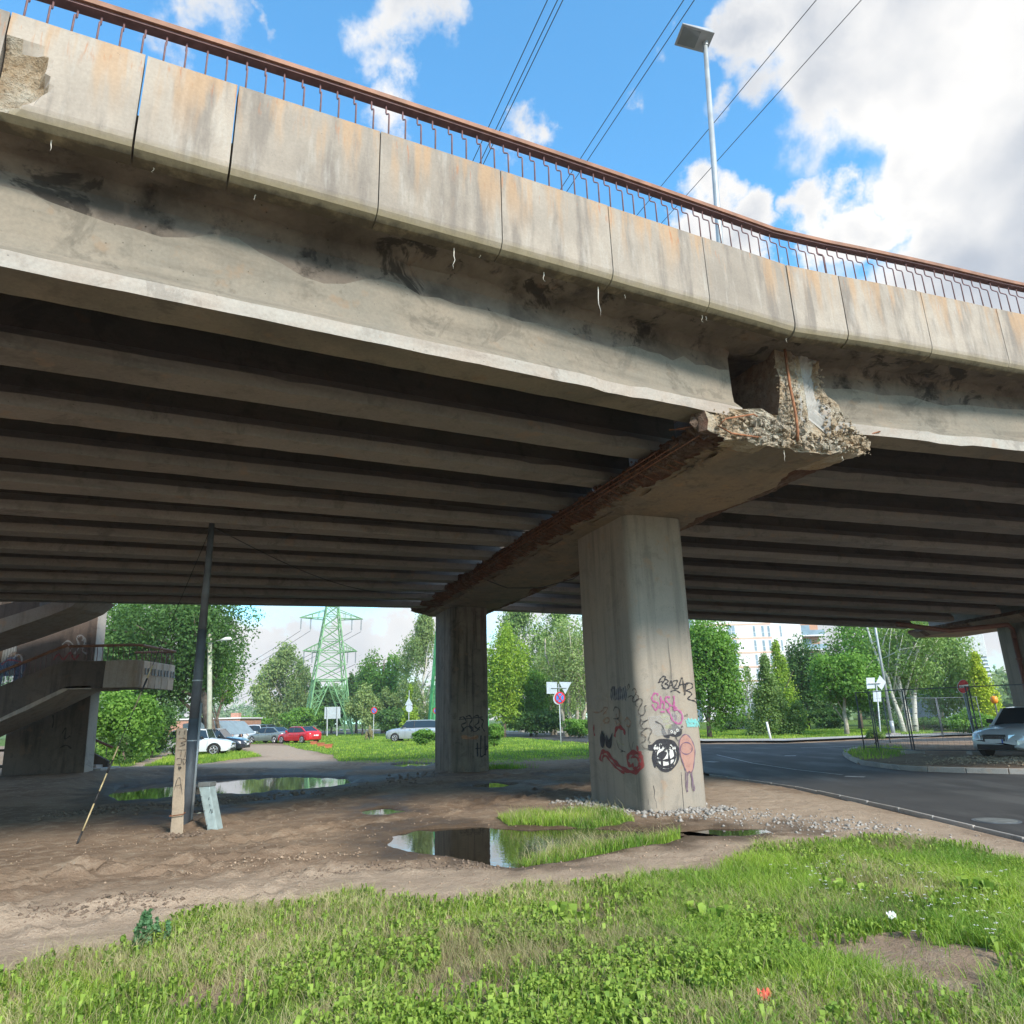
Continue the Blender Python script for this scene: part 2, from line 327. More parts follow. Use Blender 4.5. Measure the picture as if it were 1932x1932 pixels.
# ------------------------------------------------------------------ object helpers
ORG = {}
def tag(o, label=None, cat=None, group=None, kind=None):
    if label: o['label'] = label
    if cat: o['category'] = cat
    if group: o['group'] = group
    if kind: o['kind'] = kind
    return o
def thing(name, label, cat, loc=(0, 0, 0), rz=0.0, group=None):
    o = bpy.data.objects.new(name, None); COL.objects.link(o); o.empty_display_size = .3
    o.location = loc; o.rotation_euler = (0, 0, rz)
    ORG[o.name] = np.array(loc, float)
    return tag(o, label, cat, group)
class MB:
    def __init__(s): s.v = []; s.f = []; s.m = []; s.mi = 0
    def add(s, vs, fs):
        k = len(s.v); s.v += [tuple(float(c) for c in v) for v in vs]
        for f in fs: s.f.append([i + k for i in f]); s.m.append(s.mi)
        return s
    def box(s, a, b):
        x0, y0, z0 = a; x1, y1, z1 = b
        return s.add([(x0, y0, z0), (x1, y0, z0), (x1, y1, z0), (x0, y1, z0), (x0, y0, z1), (x1, y0, z1), (x1, y1, z1), (x0, y1, z1)],
                     [(0, 3, 2, 1), (4, 5, 6, 7), (0, 1, 5, 4), (1, 2, 6, 5), (2, 3, 7, 6), (3, 0, 4, 7)])
    def obox(s, p0, ex, ey, ez):           # box from a corner and three edge vectors
        p0, ex, ey, ez = (np.array(q, float) for q in (p0, ex, ey, ez))
        vs = [p0, p0 + ex, p0 + ex + ey, p0 + ey]; vs += [v + ez for v in vs]
        return s.add(vs, [(0, 3, 2, 1), (4, 5, 6, 7), (0, 1, 5, 4), (1, 2, 6, 5), (2, 3, 7, 6), (3, 0, 4, 7)])
    def ring(s, p, ax, r, n=8, ref=None):
        ax = np.array(ax, float); ax /= np.linalg.norm(ax)
        u = np.cross(ax, (0, 0, 1) if abs(ax[2]) < .95 else (1, 0, 0)); u /= np.linalg.norm(u); w = np.cross(ax, u)
        return [np.array(p) + r * (math.cos(2 * math.pi * i / n) * u + math.sin(2 * math.pi * i / n) * w) for i in range(n)]
    def tube(s, pts, rad, n=8, cap=True):
        pts = [np.array(p, float) for p in pts]; R = rad if isinstance(rad, (list, tuple)) else [rad] * len(pts)
        k = len(s.v); vs = []
        for i, p in enumerate(pts):
            a = pts[min(i + 1, len(pts) - 1)] - pts[max(i - 1, 0)]
            vs += s.ring(p, a, R[i], n)
        fs = [[j * n + i, j * n + (i + 1) % n, (j + 1) * n + (i + 1) % n, (j + 1) * n + i] for j in range(len(pts) - 1) for i in range(n)]
        if cap: fs += [list(range(n))[::-1], [(len(pts) - 1) * n + i for i in range(n)]]
        return s.add(vs, fs)
    def bar(s, a, b, w=.05):               # thin square bar
        return s.tube([a, b], w * .7, 4)
    def prism(s, prof, a, b, cap=True):    # profile points (3D list) swept between two frames given as lists
        n = len(a); fs = [[i, (i + 1) % n, n + (i + 1) % n, n + i] for i in range(n)]
        if cap: fs += [list(range(n))[::-1], [n + i for i in range(n)]]
        return s.add(list(a) + list(b), fs)
    def disc(s, c, nrm, r, th=.01, n=20, sy=1.0):
        a = s.ring(c, nrm, r, n); nn = np.array(nrm, float) / np.linalg.norm(nrm) * th
        return s.prism(None, a, [p + nn for p in a])
    def obj(s, name, mat, parent=None, smooth=False, world=True, bevel=0.0, label=None):
        me = bpy.data.meshes.new(name)
        o3 = ORG.get(parent.name, np.zeros(3)) if (parent is not None and world) else np.zeros(3)
        V = [(v[0] - o3[0], v[1] - o3[1], v[2] - o3[2]) for v in s.v]
        me.from_pydata(V, [], s.f)
        mats = mat if isinstance(mat, (list, tuple)) else [mat]
        for mm in mats: me.materials.append(mm)
        if len(mats) > 1: me.polygons.foreach_set('material_index', s.m)
        if smooth: me.polygons.foreach_set('use_smooth', [True] * len(s.f))
        me.update()
        o = bpy.data.objects.new(name, me); COL.objects.link(o)
        if parent is not None: o.parent = parent
        ORG[o.name] = o3
        if bevel:
            b = o.modifiers.new('bevel', 'BEVEL'); b.width = bevel; b.segments = 2; b.limit_method = 'ANGLE'
        if label: o['label'] = label
        return o
def box_obj(name, a, b, mat, parent=None, **k): return MB().box(a, b).obj(name, mat, parent, **k)
def dup(root, loc, rz=None, label=None):
    r = root.copy(); COL.objects.link(r); r.location = loc
    if rz is not None: r.rotation_euler = (0, 0, rz)
    if label: r['label'] = label
    for ch in list(root.children):
        c_ = ch.copy(); COL.objects.link(c_); c_.parent = r
        for g_ in ch.children:
            d_ = g_.copy(); COL.objects.link(d_); d_.parent = c_
    return r
def arr_mesh(name, V, faces, n, mat, tint=None, parent=None, uv=None, smooth=False):
    """faces: (k, n) int array of n-gons."""
    me = bpy.data.meshes.new(name); V = np.asarray(V, np.float32); faces = np.asarray(faces, np.int32)
    me.vertices.add(len(V)); me.vertices.foreach_set('co', V.ravel())
    k = len(faces); me.loops.add(k * n); me.loops.foreach_set('vertex_index', faces.ravel())
    me.polygons.add(k); me.polygons.foreach_set('loop_start', np.arange(0, k * n, n, dtype=np.int32)); me.polygons.foreach_set('loop_total', np.full(k, n, np.int32))
    if smooth: me.polygons.foreach_set('use_smooth', np.ones(k, bool))
    me.materials.append(mat)
    if tint is not None:
        a = me.attributes.new('tint', 'FLOAT', 'POINT'); a.data.foreach_set('value', np.asarray(tint, np.float32))
    me.update(calc_edges=True)
    o = bpy.data.objects.new(name, me); COL.objects.link(o)
    if parent is not None: o.parent = parent
    return o
# value noise in numpy
_perm = rng.random((256, 256))
def vnoise(x, y):
    xi = np.floor(x).astype(int); yi = np.floor(y).astype(int); fx = x - xi; fy = y - yi
    fx = fx * fx * (3 - 2 * fx); fy = fy * fy * (3 - 2 * fy)
    def h(a, b_): return _perm[a & 255, b_ & 255]
    return (h(xi, yi) * (1 - fx) + h(xi + 1, yi) * fx) * (1 - fy) + (h(xi, yi + 1) * (1 - fx) + h(xi + 1, yi + 1) * fx) * fy
def fbm(x, y, o=4):
    t = 0; a = .5; s = 0
    for i in range(o): t = t + a * vnoise(x * 2 ** i + 17.3 * i, y * 2 ** i + 9.1 * i); s += a; a *= .5
    return t / s
def inside(px, py, poly):
    poly = np.asarray(poly); r = np.zeros(px.shape, bool); j = len(poly) - 1
    for i in range(len(poly)):
        xi, yi = poly[i]; xj, yj = poly[j]
        c_ = ((yi > py) != (yj > py)) & (px < (xj - xi) * (py - yi) / (yj - yi + 1e-12) + xi); r ^= c_; j = i
    return r
def seg_dist(px, py, poly, closed=True):
    d = np.full(px.shape, 1e9); n = len(poly)
    for i in range(n if closed else n - 1):
        ax, ay = poly[i]; bx, by = poly[(i + 1) % n]; dx, dy = bx - ax, by - ay; L = dx * dx + dy * dy + 1e-12
        t = np.clip(((px - ax) * dx + (py - ay) * dy) / L, 0, 1)
        d = np.minimum(d, np.hypot(px - ax - t * dx, py - ay - t * dy))
    return d
def sdf(px, py, poly):
    d = seg_dist(px, py, poly); return np.where(inside(px, py, poly), -d, d)
def gp(pts): return [tuple(G(x, y)[:2]) for x, y in pts]

# ------------------------------------------------------------------ ground, puddles, road
FG = gp([(-400, 2010), (-200, 1905), (0, 1868), (100, 1832), (230, 1795), (330, 1745), (520, 1728), (700, 1695), (850, 1712), (1000, 1690), (1180, 1668), (1330, 1652), (1450, 1600), (1600, 1588), (1800, 1600), (1932, 1632), (2150, 1660), (2500, 1700), (2500, 2400), (-400, 2400)])
GPUD = gp([(940, 1545), (1060, 1536), (1170, 1540), (1200, 1556), (1110, 1563), (960, 1560)])
GPUD2 = gp([(965, 1628), (1060, 1600), (1150, 1582), (1270, 1574), (1285, 1586), (1180, 1606), (1080, 1622), (990, 1634)])
GLEFT = gp([(270, 1452), (318, 1428), (335, 1416), (440, 1417), (470, 1420), (495, 1428), (420, 1438), (330, 1450)])
GBUSH = gp([(205, 1452), (180, 1438), (175, 1400), (300, 1395), (318, 1410), (300, 1425), (262, 1440), (242, 1453)])
GMID = gp([(640, 1438), (625, 1425), (560, 1412), (530, 1402), (600, 1390), (700, 1383), (960, 1389), (1035, 1397), (1120, 1404), (1350, 1440), (1200, 1424), (1120, 1427), (1000, 1432), (930, 1436), (820, 1432), (720, 1436)])
GFAR = gp([(430, 1374.5), (560, 1373), (960, 1372), (1120, 1378), (1330, 1388), (1480, 1391), (1640, 1388), (1800, 1381), (2300, 1376), (2300, 1342), (1932, 1338), (966, 1360), (430, 1372)])
GCAR = gp([(478, 1404), (450, 1400), (440, 1396), (520, 1393), (600, 1392), (600, 1397), (540, 1401)])
PUDDLES = [gp([(742, 1590), (760, 1577), (800, 1566), (900, 1561), (1000, 1565), (1100, 1563), (1200, 1566), (1290, 1577), (1240, 1592), (1150, 1605), (1050, 1622), (975, 1631), (930, 1630), (860, 1618), (800, 1612), (755, 1600)]),
           gp([(202, 1500), (235, 1483), (330, 1471), (450, 1466), (560, 1463), (650, 1468), (665, 1475), (640, 1482), (560, 1491), (480, 1497), (400, 1498), (300, 1507), (230, 1512)]),
           gp([(692, 1529), (722, 1524), (752, 1527), (760, 1534), (730, 1538), (700, 1535)]),
           gp([(893, 1480), (930, 1475), (972, 1480), (930, 1486), (900, 1484)]),
           gp([(1285, 1569), (1340, 1562), (1440, 1563), (1452, 1570), (1400, 1577), (1310, 1577)]),
           gp([(738, 1442), (770, 1439), (812, 1441), (800, 1446), (760, 1447)]),
           gp([(322, 1540), (350, 1532), (390, 1529), (398, 1533), (360, 1540), (335, 1545)])]
WETZ = [gp([(150, 1545), (180, 1505), (330, 1460), (560, 1450), (700, 1447), (820, 1440), (960, 1450), (980, 1490), (800, 1500), (780, 1540), (640, 1500), (420, 1530), (330, 1560), (230, 1570)]),
        gp([(680, 1560), (760, 1545), (900, 1540), (1100, 1552), (1320, 1556), (1460, 1555), (1470, 1580), (1330, 1585), (1300, 1590), (960, 1650), (760, 1640), (430, 1665), (450, 1655), (640, 1640), (700, 1620)]),
        gp([(-60, 1670), (150, 1648), (330, 1660), (60, 1710), (-60, 1730)]),
        gp([(1130, 1440), (860, 1465), (900, 1530), (1120, 1525)])]
PALEZ = [gp([(-200, 1740), (300, 1690), (620, 1640), (960, 1640), (1200, 1600), (1340, 1585), (1500, 1580), (1932, 1600), (2100, 1600), (1932, 1640), (1450, 1610), (1200, 1680), (700, 1720), (250, 1790), (-200, 1900)]),
         gp([(1340, 1470), (1340, 1560), (1932, 1620), (2000, 1610), (1932, 1590), (1680, 1530)]),
         gp([(480, 1405), (560, 1408), (640, 1440), (560, 1455), (300, 1460), (170, 1470), (330, 1452), (500, 1430), (440, 1412)]),
         gp([(245, 1453), (262, 1445), (295, 1430), (318, 1418), (330, 1424), (300, 1437), (278, 1452)])]
ROAD = gp([(560, 1379.5), (700, 1380.5), (960, 1384.5), (1118, 1387), (1230, 1396), (1328, 1403.5), (1480, 1403.5), (1623, 1397), (1932, 1388), (2500, 1370), (2500, 1378), (1900, 1398), (1680, 1404), (1615, 1413), (1590, 1425), (1622, 1443), (1720, 1455), (1932, 1461), (2600, 1470), (2600, 1760), (2100, 1612), (1932, 1579), (1700, 1525), (1500, 1483), (1340, 1461), (1240, 1432), (1118, 1401), (960, 1391), (700, 1385), (560, 1383)])
ISL = gp([(1592, 1425), (1622, 1441.5), (1720, 1453.5), (1932, 1459.5), (2600, 1468), (2600, 1372), (1900, 1399), (1680, 1405), (1617, 1414)])
def smooth01(a, lo, hi):
    t = np.clip((a - lo) / (hi - lo), 0, 1); return t * t * (3 - 2 * t)
RUTS = [gp([(-200, 1745), (0, 1712), (150, 1668), (330, 1650), (640, 1645), (900, 1632)]), gp([(-200, 1790), (200, 1730), (500, 1690)]), gp([(-100, 1690), (150, 1648), (420, 1628), (700, 1600)]), gp([(400, 1560), (700, 1500), (900, 1470), (1100, 1450)]), gp([(450, 1590), (760, 1545), (1000, 1500), (1120, 1480)])]
def height(x, y):
    x = np.asarray(x, float); y = np.asarray(y, float)
    near = smooth01(y, 60, 30)
    h = (fbm(x * .35, y * .35, 3) - .5) * .05 * near + (fbm(x * 1.7 + 5, y * 1.7, 4) - .5) * .05 * near
    lump = (fbm(x * 6 + 3, y * 6, 3) - .5) * 2.0
    h = h + .035 * near + .30 * np.exp(-((x + 14.5) ** 2 + (y - 24.5) ** 2) / 30.0) + lump * .02 * near
    wob = (fbm(x * 1.1 + 40, y * 1.1, 4) - .5)
    pd = np.full(x.shape, 9.0)
    for p in PUDDLES:
        sx = [q[0] for q in p]; sy = [q[1] for q in p]
        m = (x > min(sx) - 2.5) & (x < max(sx) + 2.5) & (y > min(sy) - 3) & (y < max(sy) + 3)
        if m.any():
            d = np.full(x.shape, 9.0); d[m] = sdf(x[m], y[m], p) + wob[m] * .35; pd = np.minimum(pd, d)
    fl = smooth01(pd, 1.4, .15)                       # flatten towards the water line
    h = h * (1 - fl * .75) + fl * .004
    h = np.where(pd < .15, h - .11 * smooth01(pd, .15, -.12), h)
    rim = np.exp(-((pd - .35) / .22) ** 2) * (pd < 3) * np.clip(fbm(x * 3, y * 3, 3) - .42, 0, 1)
    h = h + rim * .12
    for r in RUTS:
        d = seg_dist(x, y, r, False) + wob * .3
        h = h + (1 - fl) * (-.06 * np.exp(-(d / .16) ** 2) + .22 * np.exp(-((d - .34) / .12) ** 2) * np.clip(fbm(x * 9, y * 9, 4) - .45, 0, 1))
    rd = sdf(x, y, ROAD); isl = sdf(x, y, ISL)
    h = np.where(rd < .25, -.06, h * smooth01(rd, .25, 1.2) + (1 - smooth01(rd, .25, 1.2)) * -.005)
    h = np.where(isl < .02, .10 + (fbm(x * 2, y * 2, 3) - .5) * .05, h)
    far = smooth01(y, 40, 70)
    return h, pd, rd, isl
def axis(segs):
    out = []
    for a, b, s0, s1 in segs:
        p = a; n = 0
        while p < b:
            out.append(p); p += s0 + (s1 - s0) * (p - a) / (b - a)
    out.append(segs[-1][1]); return np.array(out)
gy = axis([(-60, 3, 9, .6), (3, 12, .045, .065), (12, 32, .065, .20), (32, 60, .20, .8), (60, 200, .8, 12), (200, 1800, 12, 260)])
gxp = axis([(0, 9, .055, .07), (9, 26, .08, .30), (26, 60, .35, 2.5), (60, 1500, 3, 260)])
gx = np.concatenate([-gxp[1:][::-1], gxp])
GX, GY = np.meshgrid(gx, gy)
H_, PD, RD, IS = height(GX, GY)
wx = GX + (fbm(GX * 1.3, GY * 1.3, 4) - .5) * .9; wy = GY + (fbm(GX * 1.3 + 50, GY * 1.3, 4) - .5) * (.9)
zone = np.zeros(GX.shape + (4,), np.float32); zone[..., 3] = 1
def addz(ch, polys, soft, jit=1.0):
    for p in polys:
        sx = [q[0] for q in p]; sy = [q[1] for q in p]
        m = (GX > min(sx) - 4) & (GX < max(sx) + 4) & (GY > min(sy) - 4) & (GY < max(sy) + 4)
        if m.any():
            d = sdf(wx[m] * jit + GX[m] * (1 - jit), wy[m] * jit + GY[m] * (1 - jit), p)
            zone[..., ch][m] = np.maximum(zone[..., ch][m], 1 - smooth01(d, -soft, soft))
addz(0, [FG], .35); addz(0, [GPUD, GPUD2], .15, .4); addz(0, [GLEFT, GBUSH, GMID, GCAR], .35, .5); addz(0, [GFAR], .5, .3)
zone[..., 0] = np.maximum(zone[..., 0], (GY > 90) * (RD > .3) * 1.0)
patch = fbm(GX * .9 + 11, GY * .9 + 4, 4)
bare = gp([(760, 1930), (740, 1800), (800, 1745), (980, 1760), (1010, 1850), (960, 1960)]); bare2 = gp([(1600, 1800), (1700, 1780), (1850, 1805), (1900, 1850), (1840, 1890), (1700, 1880), (1620, 1850)])
nzb = fbm(GX * 3.1, GY * 3.1, 4) - .5; bsel = 1 - smooth01(fbm(GX * 1.6 + 21, GY * 1.6, 4), .40, .50)
for p, a in ((bare, .85), (bare2, 1.0)):
    zone[..., 0] *= 1 - a * (1 - smooth01(sdf(GX, GY, p) + nzb * 1.3, -.05, .10))
zone[..., 0] *= 1 - .8 * bsel * (sdf(GX, GY, FG) < 0)
addz(1, WETZ, .5); zone[..., 1] *= .9 * smooth01(fbm(GX * .8 + 70, GY * .8, 4), .45, .60) * smooth01(PD, 5.0, 1.2)
zone[..., 1] = np.maximum(zone[..., 1], 1 - smooth01(PD + (fbm(GX * 2, GY * 2, 3) - .5) * 1.3, .1, 1.0))
addz(2, PALEZ, .6)
ny, nx = GX.shape
V = np.stack([GX, GY, H_], -1).reshape(-1, 3)
ii = (np.arange(ny - 1)[:, None] * nx + np.arange(nx - 1)[None]).reshape(-1)
Fq = np.stack([ii, ii + 1, ii + nx + 1, ii + nx], -1)
ground = arr_mesh('ground', V, Fq, 4, MAT['ground'], smooth=True); tag(ground, kind='structure')
ca = ground.data.color_attributes.new('zone', 'FLOAT_COLOR', 'POINT'); ca.data.foreach_set('color', zone.reshape(-1))
def hz(x, y):
    a = height(np.atleast_1d(np.asarray(x, float)), np.atleast_1d(np.asarray(y, float)))[0]
    return a if a.size > 1 else float(a[0])
def flat_poly(name, poly, z, mat, kind='structure', grow=0.0):
    P = np.array(poly); c_ = P.mean(0); P = c_ + (P - c_) * (1 + grow)
    import mathutils.geometry as mg
    tri = mg.tessellate_polygon([[Vector((p[0], p[1], 0)) for p in P]])
    me = bpy.data.meshes.new(name); me.from_pydata([(p[0], p[1], z) for p in P], [], [t for t in tri]); me.materials.append(mat); me.update()
    if me.polygons and me.polygons[0].normal.z < 0: me.flip_normals()
    o = bpy.data.objects.new(name, me); COL.objects.link(o)
    return tag(o, kind=kind)
for p in PUDDLES: 
    P = np.array(p); c_ = P.mean(0)
    P = c_ + (P - c_) * (1 + .5 / np.maximum(np.linalg.norm(P - c_, axis=1), .6))[:, None]
    flat_poly('puddle', [tuple(q) for q in P], -.013, MAT['water'])
road = flat_poly('road', ROAD, 0.0, MAT['asphalt'])
def strip(name, pts, w, z, mat, kind='structure'):
    P = [np.array(G(x, y)[:2]) for x, y in pts]; mb = MB(); L = []; R = []
    for i, p in enumerate(P):
        d = P[min(i + 1, len(P) - 1)] - P[max(i - 1, 0)]; d /= np.linalg.norm(d); n_ = np.array([-d[1], d[0]]) * w / 2
        L.append((*(p + n_), z)); R.append((*(p - n_), z))
    k = len(P); mb.add(L + R, [[i + k, i + 1 + k, i + 1, i] for i in range(k - 1)])
    return tag(mb.obj(name, mat), kind=kind)
worn = plain('worn_road_paint', (.42, .42, .43), .7, 0, .35, 5)
for pts, w in (([(1511, 1411), (1560, 1409.5), (1623, 1407)], .14), ([(1480, 1426), (1502, 1426)], .3), ([(1334, 1437), (1352, 1438)], .3), ([(1594, 1465), (1632, 1466)], .22),
               ([(1352, 1424), (1420, 1440), (1500, 1452), (1590, 1462)], .07), ([(1000, 1388.5), (1118, 1392)], .16)):
    strip('road_marking', pts, w, .004, worn)
# manhole
mh = thing('manhole_cover', 'round dark manhole cover in the asphalt at the right', 'manhole', tuple(G(1880, 1549)))
mc = G(1880, 1549); m_ = MB(); m_.disc((mc[0], mc[1], .004), (0, 0, 1), .26, .008, 28); m_.obj('cover', MAT['lid'], mh)
m_ = MB(); m_.disc((mc[0], mc[1], .001), (0, 0, 1), .31, .006, 28); m_.obj('frame', MAT['polegrey'], mh)
# kerbs: real steps made of single stones, children of a kerb thing
def kerb(label, pts, w, h0, h1, stone, side=1, gap=.012, plane_=0.0):
    P = [np.array(G(x, y)[:2]) for x, y in pts]
    seg = [np.linalg.norm(P[i + 1] - P[i]) for i in range(len(P) - 1)]; tot = sum(seg); cum = np.concatenate([[0], np.cumsum(seg)])
    def at(s_):
        i = min(max(np.searchsorted(cum, s_) - 1, 0), len(P) - 2); t = (s_ - cum[i]) / seg[i]; return P[i] + (P[i + 1] - P[i]) * t
    th = thing('kerb', label, 'kerb', (*P[0], 0)); n = int(tot / stone)
    for k in range(min(n, 110)):
        a, b = at(k * stone + gap), at((k + 1) * stone - gap); d = (b - a) / np.linalg.norm(b - a); nn = np.array([-d[1], d[0]]) * w * side
        j = random.uniform(-.008, .008)
        m_ = MB().obox((*a, h0), (*(b - a), 0), (*nn, 0), (0, 0, h1 - h0 + j)); m_.obj('kerb_stone', MAT['kerb'], th, bevel=.012)
    return th
kerb('long pale stone kerb along the far side of the asphalt road', [(640, 1379), (960, 1384.5), (1118, 1387), (1230, 1396), (1328, 1403.5), (1480, 1403.5), (1623, 1397), (1932, 1388)], .30, -.08, .15, 1.0, 1)
kerb('curved low kerb round the gravel island by the parked silver car', [(1617, 1414), (1598, 1419), (1590, 1425), (1600, 1433), (1622, 1443), (1670, 1450), (1720, 1455), (1800, 1458), (1932, 1461), (2300, 1466)], .14, -.06, .12, .9, 1)
kerb('thin flush kerb between bare dirt and the near edge of the road', [(1340, 1461), (1500, 1483), (1700, 1525), (1932, 1579), (2100, 1612)], .05, -.08, .008, 1.0, -1)
sw = [(640, 1376), (960, 1380.5), (1118, 1382.5), (1230, 1391), (1328, 1398), (1480, 1398), (1623, 1392), (1932, 1383)]
lo_ = [(640, 1379), (960, 1384.5), (1118, 1387), (1230, 1396), (1328, 1403.5), (1480, 1403.5), (1623, 1397), (1932, 1388)]
pv = plain('pavement_slab', (.40, .38, .36), .85, 0, .2, .8, .3, .3)
flat_poly('pavement', gp(sw + [(x, y - 1.3) for x, y in lo_[::-1]]), .128, pv)
flat_poly('footpath', gp([(160, 1467), (172, 1458), (282, 1450), (284, 1453), (230, 1463)]), .035, pv)

# ------------------------------------------------------------------ the bridge
PO = np.array([2.71, 12.915, 0.0]); PC = np.array([-.3687, .9295, 0.0]); PN = np.array([.9295, .3687, 0.0]); ZZ = np.array([0, 0, 1.0])
def W(s, t, z): return PO + s * PC + t * PN + np.array([0, 0, z])
AZL, AZR = math.radians(60.15), math.radians(77.68)
UL = np.array([math.sin(AZL), math.cos(AZL), 0]); UR = np.array([math.sin(AZR), math.cos(AZR), 0])
NLv = np.array([UL[1], -UL[0], 0]); NRv = np.array([UR[1], -UR[0], 0])       # towards the camera side
bridge = thing('road_bridge', 'long concrete road overpass with rusty railing and decaying pier cap', 'bridge', tuple(PO))
GZ0, GRADE, CROSS = 5.62, .038, -.013
SPANL, SPANR = 21.0, 19.0
def girder(side, s_far, near=False, mid=False):
    U = -UL if side < 0 else UR; Lg = SPANL if side < 0 else SPANR
    st = W(s_far - .22, 0, GZ0 + CROSS * s_far)
    N = NLv if side < 0 else NRv
    prof = [(-.22, 0), (.22, 0), (.235, .15), (.10, .30), (.085, .42), (.08, .80), (.08, 1.02), (.19, 1.20), (-.19, 1.20), (-.08, 1.02), (-.085, .42), (-.10, .30), (-.235, .15)]
    n = 90 if (near or mid) else 14; V = []; npf = len(prof); t0 = .80
    for k in range(n + 1):
        t = t0 + (Lg - t0 - .3) * k / n
        for i, (a, z) in enumerate(prof):
            ja = (mnoise.noise(Vector((t * 2.3, i * 3.1, s_far * 7))) * .007 + mnoise.noise(Vector((t * 9, i * 3.1, s_far * 7))) * .006 - (.018 if mnoise.noise(Vector((t * 2.0, 4.4, s_far * 5))) > .42 and i in (1, 2) else 0)) if i in (0, 1, 2, 12) else 0
            if i == 5 and near: z += mnoise.noise(Vector((t * 1.1, 7, 3))) * .22 + mnoise.noise(Vector((t * 5, 7, 3))) * .09
            V.append(st + U * t + N * (a + ja) + ZZ * (z - GRADE * t + ja * .7))
    Fs = [[k * npf + i, k * npf + (i + 1) % npf, (k + 1) * npf + (i + 1) % npf, (k + 1) * npf + i] for k in range(n) for i in range(npf)]
    Fs += [list(range(npf)), [n * npf + i for i in range(npf)][::-1]]
    if side < 0: Fs = [f[::-1] for f in Fs]
    m_ = MB().add(V, Fs)
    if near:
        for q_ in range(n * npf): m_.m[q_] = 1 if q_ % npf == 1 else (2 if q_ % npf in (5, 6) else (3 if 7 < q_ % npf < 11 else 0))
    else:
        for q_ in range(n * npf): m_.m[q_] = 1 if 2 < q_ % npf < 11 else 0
    m_.obj('girder', [MAT['girder_edge'], MAT['pale_flange'], MAT['slab'], MAT['girder_web']] if near else [MAT['girder'], MAT['girder_web']], bridge)
for i in range(12): girder(-1, -3.04 + i * 1.478, i == 0, i < 5)
for i in range(10): girder(1, -3.04 + i * 1.826, i == 0, i < 4)
# deck slab (one per span), thick enough to close the gaps, with a rough underside
def fline(side, t):                       # near edge of the deck in plan
    U, N = (-UL, NLv) if side < 0 else (UR, NRv)
    return W(-3.5, 0, 0) + U * t + N * (.8 - .4 * t * (26 - t) / 160)
def zb(side, t):
    if side < 0: return 6.67 - .0026 * t * t if t < 10 else 6.41 - .052 * (t - 10)
    return 6.70 - .009 * t * t if t < 4 else 6.556 - .05 * (t - 4)
def zt(side, t):
    if side < 0: return 7.79 - .0034 * t * t if t < 10 else 7.45 - .052 * (t - 10)
    return 7.80 - .0115 * t * t if t < 4 else 7.616 - .05 * (t - 4)
def zr(side, t):
    if side < 0: return 8.48 - .0055 * t * t if t < 10 else 7.93 - .055 * (t - 10)
    return 8.48 - .0105 * t * t if t < 4 else 8.31 - .05 * (t - 4)
for side in (-1, 1):
    U = -UL if side < 0 else UR; Lg = SPANL if side < 0 else SPANR; sp = 1.478 if side < 0 else 1.826
    V = []; ns = 260; nt = 9
    dist_far = 17.2
    for k in range(ns + 1):
        t = (-.1 if side < 0 else -.1) + (Lg + .2) * k / ns
        e = fline(side, max(t, -.1)) + (-NLv if side < 0 else -NRv) * .12
        base = W(-3.26, 0, 0) + U * t
        dirf = (-NLv if side < 0 else -NRv)
        for j in range(nt + 1):
            if j == 0: p = e; z = zb(side, t) + .16
            elif j <= 5:
                f = j / 5; p = e * (1 - f) + base * f; z = (zb(side, t) + .16) * (1 - f) + (GZ0 + 1.17 - GRADE * t) * f
            else:
                p = base + dirf * ([0.01, 5, 11, dist_far][j - 6]); z = GZ0 + 1.18 - GRADE * t + CROSS * ([0.01, 5, 11, dist_far][j - 6])
            if 0 < j < 6: z += mnoise.noise(Vector((t * 1.5, j * .8, 3))) * .05 + mnoise.noise(Vector((t * 5, j * 1.7, 9))) * .045 - .03 + (.05 if mnoise.noise(Vector((t * 2.2, j * 1.1, 33))) > .22 else 0)
            V.append((p[0], p[1], z))
    m_ = MB(); w_ = nt + 1
    fs = [[k * w_ + j, k * w_ + j + 1, (k + 1) * w_ + j + 1, (k + 1) * w_ + j] for k in range(ns) for j in range(nt)]
    m_.add(V, fs)
    top = [(v[0], v[1], v[2] + .32) for v in V]
    m_.add(top, [f[::-1] for f in fs])
    m_.obj('deck_slab', MAT['slab'], bridge, smooth=True)
